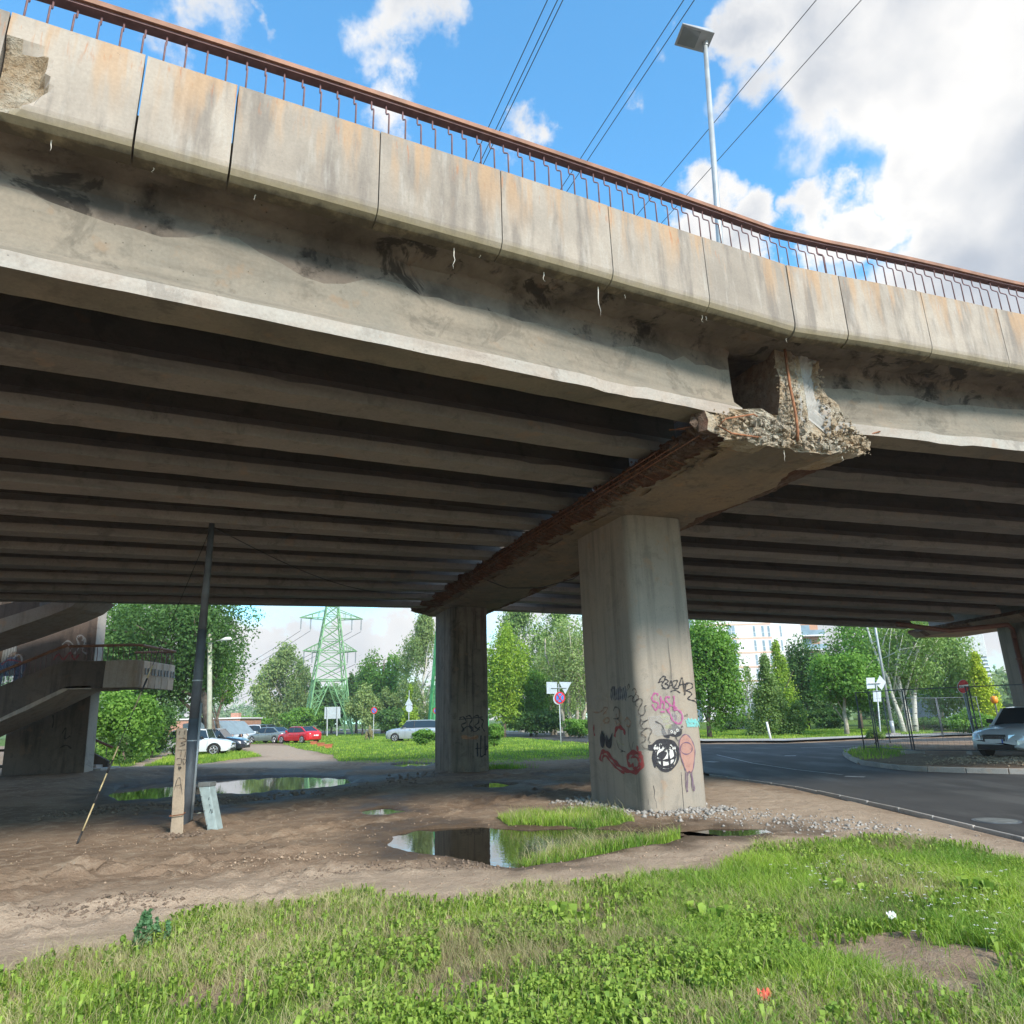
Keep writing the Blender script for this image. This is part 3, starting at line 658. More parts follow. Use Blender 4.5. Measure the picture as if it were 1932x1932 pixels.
# fascia panels with real joints and a rounded lower lip; railing above them
JL = [.39, 1.93, 3.45, 4.95, 6.38, 7.80, 8.60, 9.62, 11.0, 12.5, 14.0, 15.5, 17.0, 18.5, 20.0]
JR = [.80, 2.28, 3.72, 5.15, 6.6, 8.0, 9.4, 10.8, 12.2, 13.6, 15.0, 16.4]
def panel(side, ta, tb, gap=.006, lift=0.0, rot=0.0, chip=False):
    prof = [(0, 1.0), (0, .15), (.010, .10), (.04, .05), (.10, .012), (.22, 0), (.22, .22), (.16, .30), (.16, 1.0)]
    n = 26 if chip else 6; V = []; uv = []; inn = -NLv if side < 0 else -NRv; dens = []
    pf = []
    for i, (a, z) in enumerate(prof):
        pf.append((a, z))
        if chip and i == 0: pf += [(0, z_) for z_ in (.88, .76, .66, .56, .48, .40, .33, .26)]
    prof = pf
    for k in range(n + 1):
        t = ta + gap + (tb - ta - 2 * gap) * k / n
        if n > 6: pass
        e = fline(side, t); b0, t0 = zb(side, t), zt(side, t)
        for (a, v) in prof:
            z = b0 + (t0 - b0) * v + lift; off = a + rot * (v - .5)
            if chip:
                dd = math.hypot((tb - t) / .34, (v - .40) / .34) + mnoise.noise(Vector((t * 7, v * 7, 1))) * .3
                if dd < 1 and a < .2: off += .10 * min(1, (1 - dd) * 4) + mnoise.noise(Vector((t * 22, v * 22, 5))) * .03
            wob = mnoise.noise(Vector((t * 1.1 * side, v * 2, 20))) * .006
            p = e + inn * (off + wob); V.append((p[0], p[1], z)); uv.append((t * side + 31, v))
    w_ = len(prof); fs = [[k * w_ + j, k * w_ + (j + 1) % w_, (k + 1) * w_ + (j + 1) % w_, (k + 1) * w_ + j] for k in range(n) for j in range(w_)]
    fs += [list(range(w_)), [n * w_ + j for j in range(w_)][::-1]]
    if side > 0: fs = [f[::-1] for f in fs]
    m_ = MB()
    m_.add(V, fs)
    if chip:
        for q, f in enumerate(m_.f):
            c_ = np.mean([V[i] for i in f], 0); k0 = f[0] // w_; 
            tt = ta + (tb - ta) * (k0 + .5) / n; vv = np.mean([uv[i][1] for i in f])
            dd = math.hypot((tb - tt) / .34, (vv - .40) / .34) + mnoise.noise(Vector((tt * 7, vv * 7, 1))) * .3
            m_.m[q] = 1 if dd < 1.0 else 0
    o = m_.obj('fascia_panel', [MAT['fascia'], MAT['broken']], bridge)
    ul = o.data.uv_layers.new(name='UVMap'); buf = []
    for lp in o.data.loops: buf += list(uv[lp.vertex_index])
    ul.data.foreach_set('uv', buf)
    return o
for a, b in zip(JL[:-1], JL[1:]):
    g_ = .022 if b == 7.80 or a == 7.80 else .012
    panel(-1, a, b, (.013 if (a == 7.80) else .006), random.uniform(-.006, .006), random.uniform(-.008, .008), chip=(abs(b - 9.62) < .01))
for a, b in zip(JR[:-1], JR[1:]): panel(1, a, b, .006, random.uniform(-.008, .008), random.uniform(-.01, .01))
# the short panel over the pier spans the kink
def kink():
    A, B = fline(-1, JL[0]), fline(1, JR[0]); d = (B - A); d /= np.linalg.norm(d); inn = np.array([-d[1], d[0], 0])
    prof = [(0, 1.0), (0, .15), (.010, .10), (.04, .05), (.10, .012), (.22, 0), (.22, .22), (.16, .30), (.16, 1.0)]
    V = []; uv = []
    for k in range(7):
        f = k / 6; p0 = A * (1 - f) + B * f + d * (.012 if k == 0 else (-.012 if k == 6 else 0)); b0 = zb(-1, .39) * (1 - f) + zb(1, .8) * f; t0 = zt(-1, .39) * (1 - f) + zt(1, .8) * f
        for a, v in prof: p = p0 + inn * a; V.append((p[0], p[1], b0 + (t0 - b0) * v)); uv.append((f * 1.2 + 29, v))
    w_ = len(prof); fs = [[k * w_ + j, (k + 1) * w_ + j, (k + 1) * w_ + (j + 1) % w_, k * w_ + (j + 1) % w_] for k in range(6) for j in range(w_)]
    fs += [list(range(w_))[::-1], [6 * w_ + j for j in range(w_)]]
    o = MB().add(V, fs).obj('fascia_panel', [MAT['fascia'], MAT['broken']], bridge)
    ul = o.data.uv_layers.new(name='UVMap'); buf = []
    for lp in o.data.loops: buf += list(uv[lp.vertex_index])
    ul.data.foreach_set('uv', buf)
kink()
# railing
railing = bpy.data.objects.new('railing', None); COL.objects.link(railing); railing.parent = bridge; ORG[railing.name] = ORG[bridge.name]
def railpath():
    pts = []
    for t in np.arange(19.5, 0.2, -.5): pts.append((-1, float(t)))
    pts.append((-1, .39)); pts.append((1, .8))
    for t in np.arange(1.2, 17.5, .5): pts.append((1, float(t)))
    return pts
RP = railpath(); RIN = .13
def railpt(sd_, t, inn, z): 
    N = -NLv if sd_ < 0 else -NRv; p = fline(sd_, t) + N * inn; return np.array([p[0], p[1], z])
def rail_strip(name, i0, i1, z0, z1, in0, in1, mat):
    m_ = MB(); V = []
    for sd_, t in RP[i0:i1 + 1]:
        for a, z in ((in0, z0), (in1, z0), (in1, z1), (in0, z1)): V.append(railpt(sd_, t, a, zr(sd_, t) + z))
    k = i1 - i0; fs = [[j * 4 + i, j * 4 + (i + 1) % 4, (j + 1) * 4 + (i + 1) % 4, (j + 1) * 4 + i] for j in range(k) for i in range(4)]
    fs += [[0, 3, 2, 1], [k * 4, k * 4 + 1, k * 4 + 2, k * 4 + 3]]; m_.add(V, fs).obj(name, mat, railing)
nR = len(RP); cuts = [0, 8, 16, 24, 32, 38, 43, 49, 57, 65, nR - 1]
for a, b in zip(cuts[:-1], cuts[1:]):
    if b > a: rail_strip('handrail', a, b, -.055, 0, .07, .23, MAT['rail'])
rail_strip('flat_bar', 0, nR - 1, -.08, -.056, .10, .20, MAT['baluster'])
bm_cache = {}
def baluster(sd_, t):
    base = railpt(sd_, t, .05, zt(sd_, t)); top = railpt(sd_, t, .15, zr(sd_, t) - .10); h = top[2] - base[2]
    key = round(h, 2)
    if key not in bm_cache:
        me_h = key
        pts = [(0, 0, -.05), (0, 0, me_h * .58), (0, .012, me_h * .64), (0, .085, me_h * .76), (0, .10, me_h * .82), (0, .10, me_h + .01)]
        o = MB().tube(pts, .0095, 6).obj('baluster', MAT['baluster'], None, smooth=True); bm_cache[key] = o.data; bpy.data.objects.remove(o)
    o = bpy.data.objects.new('baluster', bm_cache[key]); COL.objects.link(o); o.parent = railing
    N = -NLv if sd_ < 0 else -NRv
    o.location = tuple(base - ORG[bridge.name]); o.rotation_euler = (random.uniform(-.02, .02), 0, math.atan2(N[1], N[0]) - math.pi / 2 + random.uniform(-.06, .06))
for t in np.arange(.45, 14.5, .182): baluster(-1, float(t) + random.uniform(-.01, .01))
for t in np.arange(.62, 11.5, .182): baluster(1, float(t) + random.uniform(-.01, .01))
for f in (.12, .30, .48, .66, .84):
    p = fline(-1, .39) * (1 - f) + fline(1, .8) * f
    o = bpy.data.objects.new('baluster', bm_cache[min(bm_cache, key=lambda k: abs(k - .56))]); COL.objects.link(o); o.parent = railing
    o.location = (p[0] - PO[0] - .02, p[1] - PO[1] + .05, zt(-1, .4)); o.rotation_euler = (0, 0, math.atan2(-NLv[1], -NLv[0]) - math.pi / 2)
# far edge beam
for side in (-1, 1):
    U, N = (-UL, NLv) if side < 0 else (UR, NRv); Lg = SPANL if side < 0 else SPANR
    a = W(-3.26, 0, 0) - N * 17.2; z = GZ0 + 1.0 - .2
    MB().obox(a + ZZ * z, U * Lg - ZZ * GRADE * Lg, -N * .3, ZZ * 1.0).obj('far_edge_beam', MAT['girder'], bridge)

# pier: inverted-T cap with broken skin, stem, columns
def pier(O, c, n, s0, s1, zs, cols, detail=True, far_round=True):
    pts = [(1.05, 0), (-1.12, 0), (-1.42, .20), (-1.38, .33), (-.95, .36), (-.06, .40), (-.05, 1.72), (.78, 1.72), (.79, .42), (1.35, .36), (1.58, .22)]
    per = []
    for i in range(len(pts)):                                 # resample the outline
        a, b = np.array(pts[i]), np.array(pts[(i + 1) % len(pts)]); k = max(1, int(np.linalg.norm(b - a) / (.055 if detail else .3)))
        for j in range(k): per.append((a + (b - a) * j / k, i))
    npf = len(per); ns = int((s1 - s0) / (.06 if detail else .35)); V = []; mats = []
    chunk = [(1.05, 0), (-1.12, 0), (-1.46, .10), (-1.44, .38), (-1.0, .50), (-.10, .56), (-.05, 1.72), (.78, 1.72), (.84, .95), (1.30, .50), (1.62, .26)]
    per2 = []
    for i in range(len(pts)):
        a, b = np.array(pts[i]), np.array(pts[(i + 1) % len(pts)]); a2, b2 = np.array(chunk[i]), np.array(chunk[(i + 1) % len(pts)]); k = max(1, int(np.linalg.norm(b - a) / (.055 if detail else .3)))
        for j in range(k): per2.append(a2 + (b2 - a2) * j / k)
    def disp(s, q, i):
        r = Vector((s * 1.6 + 7, q[0] * 1.6, q[1] * 1.6)); n1 = mnoise.noise(r * .9); n2 = mnoise.noise(r * 3.5); n3 = mnoise.noise(r * 9) + .7 * mnoise.noise(r * 22)
        left = 1.0 if q[0] < -.9 else 0; right = 1.0 if q[0] > .95 else 0
        end = max(0, 1 - (s - s0) / 1.0)
        rough = .03 + .10 * left + .05 * right + .10 * end * (q[1] < .5)
        d = rough * (n1 * .8 + n2 * .9 + n3 * .6)
        # the lower left arris has spalled away along the cap
        sp = max(0, mnoise.noise(Vector((s * .55, 3.3, 1))) + .35) * math.exp(-((q[0] + 1.12) ** 2 + (q[1]) ** 2) / .06)
        spr = max(0, mnoise.noise(Vector((s * .7, 8.3, 1))) + .1) * math.exp(-((q[0] - 1.05) ** 2 + (q[1]) ** 2) / .05)
        return d, sp * .34, spr * .25
    for k in range(ns + 1):
        s = s0 + (s1 - s0) * k / ns
        ce = float(np.clip((s0 + .42 - s) / .2, 0, 1)) if detail else 0.0
        for (q, i), qc in zip(per, per2):
            q = q * (1 - ce) + qc * ce
            d, sp, spr = disp(s, q, i) if detail else (mnoise.noise(Vector((s, q[0], q[1]))) * .05, 0, 0)
            cen = np.array([0, .25]); dv = (q - cen); dv = dv / (np.linalg.norm(dv) + 1e-6)
            stem_ = 1.0 if q[1] < .5 else .25
            if not (-1.0 < q[0] < 1.0 and q[1] < .05): q2 = q + dv * d * stem_
            else: q2 = q + np.array([0, d * .15])
            q2 = q2 + np.array([sp, sp * .55]) + np.array([-spr, spr * .5])
            fr = (k / ns)
            sh = s + (-.12 * mnoise.noise(Vector((q[0] * 3, q[1] * 3, 7))) if k == 0 else 0)
            if far_round and s1 - s < .5 and q2[1] < 1.0: sc = math.sqrt(max(.05, 1 - ((.5 - (s1 - s)) / .52) ** 2)); q2 = np.array([q2[0] * (.75 + .25 * sc), .28 + (q2[1] - .28) * sc])
            zo = zs
            V.append(O + c * sh + n * q2[0] + ZZ * (zo + q2[1]))
    m_ = MB(); m_.v = [tuple(v) for v in V]
    for k in range(ns):
        s = s0 + (s1 - s0) * k / ns
        for i in range(npf):
            m_.f.append([k * npf + i, (k + 1) * npf + i, (k + 1) * npf + (i + 1) % npf, k * npf + (i + 1) % npf])
            q = per[i][0]; lim = mnoise.noise(Vector((s * .8, 2, 2))) * .3 + mnoise.noise(Vector((s * 3, 5, 2))) * .12
            if q[0] < -1.14 + max(0, lim) * 1.2 and q[1] < .34: mi = 1
            elif q[1] > .34 and q[1] < 1.5 and q[0] < 0: mi = 3 if s < s0 + 1.5 else 4
            elif q[1] >= .34 and q[0] < -.05: mi = 3
            elif q[0] > 1.08 - max(0, lim) * .5 and q[1] < .34: mi = 2 if s < s0 + .9 else 1
            elif s < s0 + .25 and (q[0] < -.4 or q[0] > .9): mi = 2
            else: mi = 0
            m_.m.append(mi)
    # end caps: a fan of rough quads
    for k, rev in ((0, False), (ns, True)):
        cidx = len(m_.v); rings = 12; base = [k * npf + i for i in range(npf)]
        prev = base
        for r in range(1, rings):
            f = r / rings; cur = []
            for i in range(npf):
                v0 = np.array(m_.v[base[i]]); q = per[i][0]
                tgt = np.array([q[0] * .0 + .36, min(max(q[1], .2), 1.6) * 1.0]) if q[1] > .45 else np.array([np.clip(q[0], -.05, .78), .2])
                tw = O + c * (s0 if k == 0 else s1) + n * (tgt[0]) + ZZ * (zs + tgt[1])
                p = v0 * (1 - f) + tw * f
                amp = .07 if (k == 0 and q[1] < .6) else .035
                qq = (q * (1 - f) + tgt * f)
                smooth_stem = False
                p = p + c * ((mnoise.noise(Vector((qq[0] * 5, qq[1] * 5, 3))) * amp + mnoise.noise(Vector((qq[0] * 15, qq[1] * 15, 3))) * amp * .6 + mnoise.noise(Vector((qq[0] * 34, qq[1] * 34, 3))) * amp * .4) * (0 if smooth_stem else 1)) 
                if smooth_stem: p = p - c * .03
                if k == 0 and q[1] < .5 and abs(q[0]) > .8: p = p + c * (-.0)
                cur.append(len(m_.v)); m_.v.append(tuple(p))
            for i in range(npf):
                j = (i + 1) % npf; f_ = [prev[i], prev[j], cur[j], cur[i]]
                m_.f.append(f_ if not rev else f_[::-1])
                qa = (per[i][0] * (1 - f)) + f * np.array([.36, .5])
                pc = (np.array(m_.v[cur[i]]) - O); tt = float(pc @ n); zz = float(pc[2] - zs)
                nz_ = mnoise.noise(Vector((tt * 4, zz * 4, 1))) * .07 + mnoise.noise(Vector((tt * 13, zz * 13, 1))) * .05
                m_.m.append(5 if (k == 0 and .30 + nz_ < tt < .66 + nz_ * 1.4 and zz > .22 + nz_ * 2) else 2)
            prev = cur
        m_.f.append(prev if not rev else prev[::-1]); m_.m.append(2)
    m_.obj('pier_cap', [MAT['cap'], MAT['rusted'], MAT['broken'], MAT['sooty'], MAT['girder'], stem_pale], bridge, smooth=False)
    for (cs, cd) in cols:
        column(O, c, n, cs, cd, zs)
def rrect(w, d, r, k=6):
    out = []
    for cx_, cy_, a0 in ((w / 2 - r, d - r, 0), (-w / 2 + r, d - r, 90), (-w / 2 + r, r, 180), (w / 2 - r, r, 270)):
        for i in range(k + 1):
            a = math.radians(a0 + 90 * i / k); out.append((cx_ + r * math.cos(a), cy_ + r * math.sin(a)))
    return out
CW, CD, CR = 1.28, 2.15, .20
def column(O, c, n, cs, cd, zs, mat=None):
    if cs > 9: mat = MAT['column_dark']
    R = rrect(CW, cd, CR); zl = [-.4, 0, .3, 1.0, 2.0, 3.0, 4.0, 4.8, zs + .02]; V = []
    for z in zl:
        for (a, b) in R: V.append(O + c * (cs + b) + n * a + ZZ * z)
    k = len(R); m_ = MB(); m_.add(V, [[j * k + i, j * k + (i + 1) % k, (j + 1) * k + (i + 1) % k, (j + 1) * k + i] for j in range(len(zl) - 1) for i in range(k)])
    # outline goes anticlockwise seen from the frame (n, c); n x c = +z
    return m_.obj('column', mat or MAT['column'], bridge, smooth=True)
stem_pale = concrete('leached_pale_concrete', (.42, .405, .385), (.25, .24, .225), (.36, .33, .29), .9, .2, .3, 30, (5, 5, .3))
pier(PO, PC, PN, -3.65, 14.3, 5.22, [(0, CD), (11.4, CD)])
AZ2 = math.radians(-8.0); C2 = np.array([math.sin(AZ2), math.cos(AZ2), 0]); N2 = np.array([math.cos(AZ2), -math.sin(AZ2), 0])
O2 = PO + UR * 18.5
pier(O2, C2, N2, -3.4, 15.3, 5.22 - .66, [(-2.0, CD), (8.9, CD)], detail=False)
AZ3 = math.radians(-31.0); C3 = np.array([math.sin(AZ3), math.cos(AZ3), 0]); N3 = np.array([math.cos(AZ3), -math.sin(AZ3), 0])
O3 = PO - UL * 20.6
pier(O3, C3, N3, -3.4, 14.3, 5.22 - .8, [(0, CD), (11.4, CD)], detail=False)
# bearing blocks between cap and girders
for i in range(12):
    s = -3.04 + i * 1.478 - .22; a = W(s, -1.02, 0)
    MB().obox(a - PC * .22 + ZZ * 5.53, PN * .34, PC * .44, ZZ * (GZ0 + CROSS * s - 5.53 - GRADE)).obj('bearing_block', MAT['girder'], bridge)
# exposed aggregate and fractured lumps on the broken end face
def aggregate():
    r_ = np.random.default_rng(12); V = []; Fc = []
    base = np.array([(1, 0, 0), (-1, 0, 0), (0, 1, 0), (0, -1, 0), (0, 0, 1), (0, 0, -1)], float); of = [(0, 2, 4), (2, 1, 4), (1, 3, 4), (3, 0, 4), (2, 0, 5), (1, 2, 5), (3, 1, 5), (0, 3, 5)]
    def put(t, z, s, off):
        B = base * (.6 + .8 * r_.random((6, 1))) * s; R3 = np.linalg.qr(r_.normal(0, 1, (3, 3)))[0]; B = B @ R3 + r_.normal(0, .15, (6, 3)) * s
        o = len(V); V.extend(list(B + W(-3.68 + off, t, 5.22 + z))); Fc.extend([[o + q for q in t_] for t_ in of])
    n = 0
    while n < 1500:
        t, z = r_.uniform(-1.36, 1.48), r_.uniform(.05, 1.5)
        top = .40 if t < -.1 else (1.6 if t < .78 else max(.28, .95 - (t - .78) * .95))
        if z > top or (.30 < t < .66 and z > .3): continue
        big = r_.random() < .12 and z < .5
        put(t, z, r_.uniform(.03, .055) if big else .008 + .024 * r_.random() ** 2, r_.uniform(-.04, .05) - (.02 if big else 0)); n += 1
    for k in range(700):
        s_ = r_.uniform(-3.6, 9); o = len(V); B = base * (.6 + .8 * r_.random((6, 1))) * r_.uniform(.015, .05); V.extend(list(B + W(s_, -1.40 + r_.normal(0, .03), 5.22 + r_.uniform(.02, .34)))); Fc.extend([[o + q for q in t_] for t_ in of])
    m_ = MB(); m_.v = [tuple(v) for v in V]; m_.f = Fc; m_.m = [0 if f[0] < 9000 else 1 for f in Fc]
    m_.obj('exposed_aggregate', [MAT['broken'], MAT['rusted']], bridge)['kind'] = 'stuff'
aggregate()
# exposed reinforcement at the broken cap end
def wpt(s, t, z): return W(s, t, z)
def rebar(pts, r=.012, mat='rust'): MB().tube([wpt(*p) for p in pts], r, 6).obj('rebar', MAT[mat], bridge, smooth=True)
rebar([(-3.74, .06, 6.85), (-3.75, .04, 6.2), (-3.77, .05, 5.75), (-3.78, .03, 5.45), (-3.74, .04, 5.32)], .02, 'rust_bright')
rebar([(-3.72, -.62, 5.62), (-3.80, -.75, 5.60), (-3.82, -1.25, 5.46), (-3.76, -1.34, 5.36), (-3.78, -1.15, 5.27), (-3.72, -.6, 5.30)], .013, 'rust_bright')
for k in range(5):
    s = -3.6 + k * .11; rebar([(s, -1.52 - .05 * k, 5.42 + .02 * k), (s - .02, -.85 + .08 * k, 5.63 + .012 * k), (s - .04, -.62 + .1 * k, 5.66)], .009)
for k in range(4):
    rebar([(-3.55 + .18 * k, 1.36, 5.56), (-3.72 + .15 * k, 1.52 + .09 * k, 5.62 + .03 * k), (-3.78 + .12 * k, 1.66 + .09 * k, 5.66 + .035 * k)], .012)
for k, z in enumerate((5.31, 5.38, 5.46)):
    rebar([(-3.5 + .5 * k, -1.47, z), (-1.8, -1.50, z - .02), (.5, -1.47, z + .01), (3.2, -1.49, z), (7.0 - k, -1.46, z)], .011)
for k in range(70):
    s = -2.6 + k * .19 + random.uniform(-.03, .03); z1 = random.uniform(5.42, 5.5)
    rebar([(s, -1.44, z1), (s + .01, -1.495, z1 - .06), (s + .01, -1.44, 5.33), (s, -1.22 + random.uniform(-.03, .15), 5.235)], .008)
# limescale drips under the fascia and the cap
def drip(px, py, ln, s=None, on='f'):
    th = None
    if on == 'f':
        best = None
        for sd_ in (-1, 1):
            for t in np.arange(.1, 10, .02):
                p = fline(sd_, t) + (-NLv if sd_ < 0 else -NRv) * .17; d = ray(px, py); c_ = abs(p[0] * d[1] - p[1] * d[0])
                if best is None or c_ < best[0]: best = (c_, p, zb(sd_, t))
        p = best[1].copy(); p[2] = best[2] + .02
    else: p = W(-3.6, s, 5.24)
    m_ = MB(); x = p[0]; pts = []; rr_ = []
    for k in range(6): pts.append((p[0] + random.uniform(-.004, .004) * k, p[1], p[2] - ln * k / 5)); rr_.append(.0075 * (1 - k / 5.3))
    m_.tube(pts, rr_, 5).obj('limescale_drip', MAT['stalactite'], bridge)
for x, y, ln in ((100, 240, .12), (290, 300, .07), (480, 370, .08), (856, 465, .28), (905, 470, .05), (1025, 500, .14), (1127, 535, .42), (1180, 555, .08), (1323, 590, .12), (1330, 590, .08), (1480, 625, .08)): drip(x, y, ln)
for s_, ln in ((-.75, .05), (-.1, .2), (.4, .05), (1.0, .07)): drip(0, 0, ln, s_, 'c')
# brown drain pipe on the second pier
dp = thing('drain_pipe', 'brown drain pipe running under the deck and down the right pier', 'pipe', tuple(O2 + C2 * 10.2))
fr2 = O2 + C2 * 10.1 - N2 * (CW / 2 + .10)
MB().tube([atY(1692, 1178, 25.6), atY(1790, 1190, 26.4), fr2 + ZZ * 4.45 + np.array([-.2, -.1, .05]), fr2 + ZZ * 4.35, fr2 + ZZ * 4.0], .09, 10).obj('upper_pipe', MAT['brownpipe'], dp, smooth=True)
MB().tube([fr2 + ZZ * 4.02, fr2 - ZZ * .1], .085, 10).obj('downpipe', MAT['brownpipe'], dp, smooth=True)
for z_ in (3.2, 1.8): MB().tube([fr2 + ZZ * z_, fr2 + ZZ * (z_ + .07)], .11, 10).obj('pipe_collar', MAT['brownpipe'], dp)

# ------------------------------------------------------------------ graffiti, laid on the column faces
def col_hit(px, py, cs=0.0, cd=CD, eps=.006):
    d = ray(px, py); dh = np.array([d @ PN, d @ PC, d[2]]); o = CAMP - PO; oh = np.array([o @ PN, o @ PC - cs - cd / 2, o[2]])
    sc = math.hypot(dh[0], dh[1]); t = 0
    for _ in range(80):
        p = oh + dh * t; qx = abs(p[0]) - (CW / 2 - CR); qy = abs(p[1]) - (cd / 2 - CR)
        dist = math.hypot(max(qx, 0), max(qy, 0)) + min(max(qx, qy), 0) - CR - eps
        if dist < 1e-4: break
        t += dist / sc
    if dist > .02: return None, None
    nx_, ny_ = max(qx, 0) * (1 if p[0] > 0 else -1), max(qy, 0) * (1 if p[1] > 0 else -1)
    nn = PN * nx_ + PC * ny_; nn /= np.linalg.norm(nn) + 1e-9
    return CAMP + d * t, nn
def paint_mat(name, c, alpha=1.0, soft=True):
    m, q, b, o = M_new(name); P = pos(q)
    b.inputs['Base Color'].default_value = (*c, 1); b.inputs['Roughness'].default_value = .7
    n = q.noise(P, 16, 5, .65)
    q.put(b.inputs['Alpha'], q.mapr(n, .25, .55, alpha * .72, alpha)); return m
PT = dict(black=paint_mat('black_spray_paint', (.02, .02, .028), .93), dim=paint_mat('faded_black_spray', (.03, .03, .035), .6), magenta=paint_mat('magenta_spray_paint', (.42, .09, .27), .72),
          pink=paint_mat('salmon_paint', (.55, .29, .24), .62), violet=paint_mat('dark_violet_line', (.14, .08, .14), .8), cyan=paint_mat('turquoise_paint', (.22, .62, .62), .65),
          red=paint_mat('dull_red_paint', (.30, .03, .035), .75), orange=paint_mat('faded_orange_paint', (.42, .19, .09), .5), navy=paint_mat('navy_paint', (.03, .06, .14), .6),
          offwhite=paint_mat('offwhite_paint', (.58, .56, .54), .45), buff=paint_mat('buff_repainting', (.46, .45, .45), .30), ygreen=paint_mat('faint_green_paint', (.55, .60, .30), .35), white=paint_mat('white_paint_spray', (.70, .69, .66), .95))
def spline(pts, k=6):
    P = [np.array(p, float) for p in pts]
    if len(P) < 3: return P
    out = []
    for i in range(len(P) - 1):
        p0, p1, p2, p3 = P[max(i - 1, 0)], P[i], P[i + 1], P[min(i + 2, len(P) - 1)]
        for j in range(k):
            t = j / k; out.append(.5 * ((2 * p1) + (-p0 + p2) * t + (2 * p0 - 5 * p1 + 4 * p2 - p3) * t * t + (-p0 + 3 * p1 - 3 * p2 + p3) * t ** 3))
    return out + [P[-1]]
def z3(x, y): return ((1700 + x * .28474) * .63385, (1900 + y * .28474) * .63385)        # coordinates read off an enlargement
def zB(x, y): return ((1350 + x * .3934) * .63385, (1780 + y * .3934) * .63385)
class Graf:
    def __init__(s, conv=z3, hit=None): s.mb = {}; s.conv = conv; s.hit = hit or col_hit; s.k = 0
    def stroke(s, col, w, pts, sm=True, closed=False):
        if closed: pts = list(pts) + [pts[0]]
        P2 = spline(pts) if sm else [np.array(p, float) for p in pts]
        s.k += 1; H = [s.hit(*s.conv(*p), eps=.006 + .0012 * (s.k % 12)) for p in P2]; mb = s.mb.setdefault(col, MB())
        L = []; H = [h_ for h_ in H if h_[0] is not None]
        if len(H) < 2: return
        for i, (p, n_) in enumerate(H):
            a = H[max(i - 1, 0)][0]; b = H[min(i + 1, len(H) - 1)][0]
            d = b - a; d /= np.linalg.norm(d) + 1e-9; sd_ = np.cross(d, n_); ww = w * (.8 + .3 * math.sin(i * .9 + s.k)) / 2
            L.append(p + sd_ * ww); L.append(p - sd_ * ww)
        k = len(H); mb.add(L, [[2 * i, 2 * i + 1, 2 * i + 3, 2 * i + 2] for i in range(k - 1)])
    def fill(s, col, pts, sm=True):
        P2 = spline(list(pts) + [pts[0]]) if sm else [np.array(p, float) for p in pts]
        c_ = np.mean(P2, 0); s.k += 1; mb = s.mb.setdefault(col, MB()); e = .006 + .0012 * (s.k % 12)
        rings = []
        for f in (1, .66, .33, .02): rings.append([s.hit(*s.conv(*(c_ + (p - c_) * f)), eps=e)[0] for p in P2])
        if any(p is None for r in rings for p in r): return
        n = len(P2)
        for a, b in zip(rings[:-1], rings[1:]): mb.add(a + b, [[i, (i + 1) % n, n + (i + 1) % n, n + i] for i in range(n)])
    def done(s, names):
        for col, mb in s.mb.items(): mb.obj(names.get(col, 'graffiti'), PT[col], bridge)['kind'] = 'stuff'
gr = Graf()
gr.fill('buff', [(790, 600), (830, 450), (950, 430), (1270, 440), (1290, 560), (1310, 800), (1320, 1010), (1180, 1010), (900, 960), (780, 900)])
gr.fill('buff', [(800, 820), (960, 800), (1150, 760), (1180, 940), (1000, 1010), (860, 1000)])
# BAZAR
B_ = lambda w, *p: gr.stroke('black', w, p)
B_(.026, (915, 465), (935, 425), (962, 398), (985, 400), (975, 440), (950, 478), (958, 505), (970, 528))
B_(.026, (908, 462), (930, 455), (955, 450)); B_(.026, (975, 430), (1005, 432), (1015, 455), (985, 475), (1010, 485), (1018, 510), (990, 528), (958, 508))
B_(.024, (1020, 525), (1032, 480), (1048, 440), (1060, 480), (1070, 520)); B_(.02, (1025, 500), (1050, 488), (1068, 492))
B_(.024, (1070, 445), (1112, 440), (1100, 480), (1078, 520), (1125, 522)); B_(.022, (1125, 522), (1142, 455), (1158, 412), (1172, 450), (1182, 555)); B_(.022, (1120, 500), (1150, 482), (1200, 478), (1222, 482))
B_(.026, (1200, 470), (1196, 530), (1190, 592)); B_(.026, (1198, 470), (1250, 468), (1272, 490), (1262, 520), (1205, 548), (1240, 560), (1262, 580), (1245, 605), (1218, 630), (1250, 645), (1290, 655), (1312, 675), (1324, 698))
B_(.022, (1040, 560), (1072, 545), (1105, 548), (1143, 573)); gr.fill('black', [(946, 526), (953, 520), (958, 527), (952, 533)]); gr.fill('black', [(1293, 627), (1300, 619), (1308, 627), (1300, 635)])
# magenta tag
M_ = lambda *p: gr.stroke('magenta', .04, p)
M_((905, 605), (900, 580), (870, 578), (845, 620), (858, 655), (895, 668), (912, 690), (900, 735), (880, 745), (848, 690)); M_((935, 600), (940, 660), (930, 735)); M_((935, 680), (960, 655), (975, 690), (968, 735))
M_((1035, 620), (1005, 610), (985, 640), (1010, 670), (1035, 700), (1020, 740), (990, 735)); M_((1075, 600), (1078, 660), (1070, 740)); M_((1045, 700), (1080, 715), (1112, 730)); M_((935, 768), (982, 766))
M_((1000, 745), (1030, 780), (1060, 850), (1100, 885), (1140, 888), (1162, 850), (1158, 790), (1120, 750), (1070, 745)); gr.stroke('violet', .03, [(1058, 785), (1066, 818), (1100, 805), (1098, 850)])
gr.stroke('violet', .02, [(1082, 700), (1085, 780), (1094, 900)], True)
gr.stroke('dim', .014, [(1186, 820), (1192, 800), (1200, 820)]); gr.stroke('dim', .014, [(1204, 820), (1212, 790), (1222, 822)])
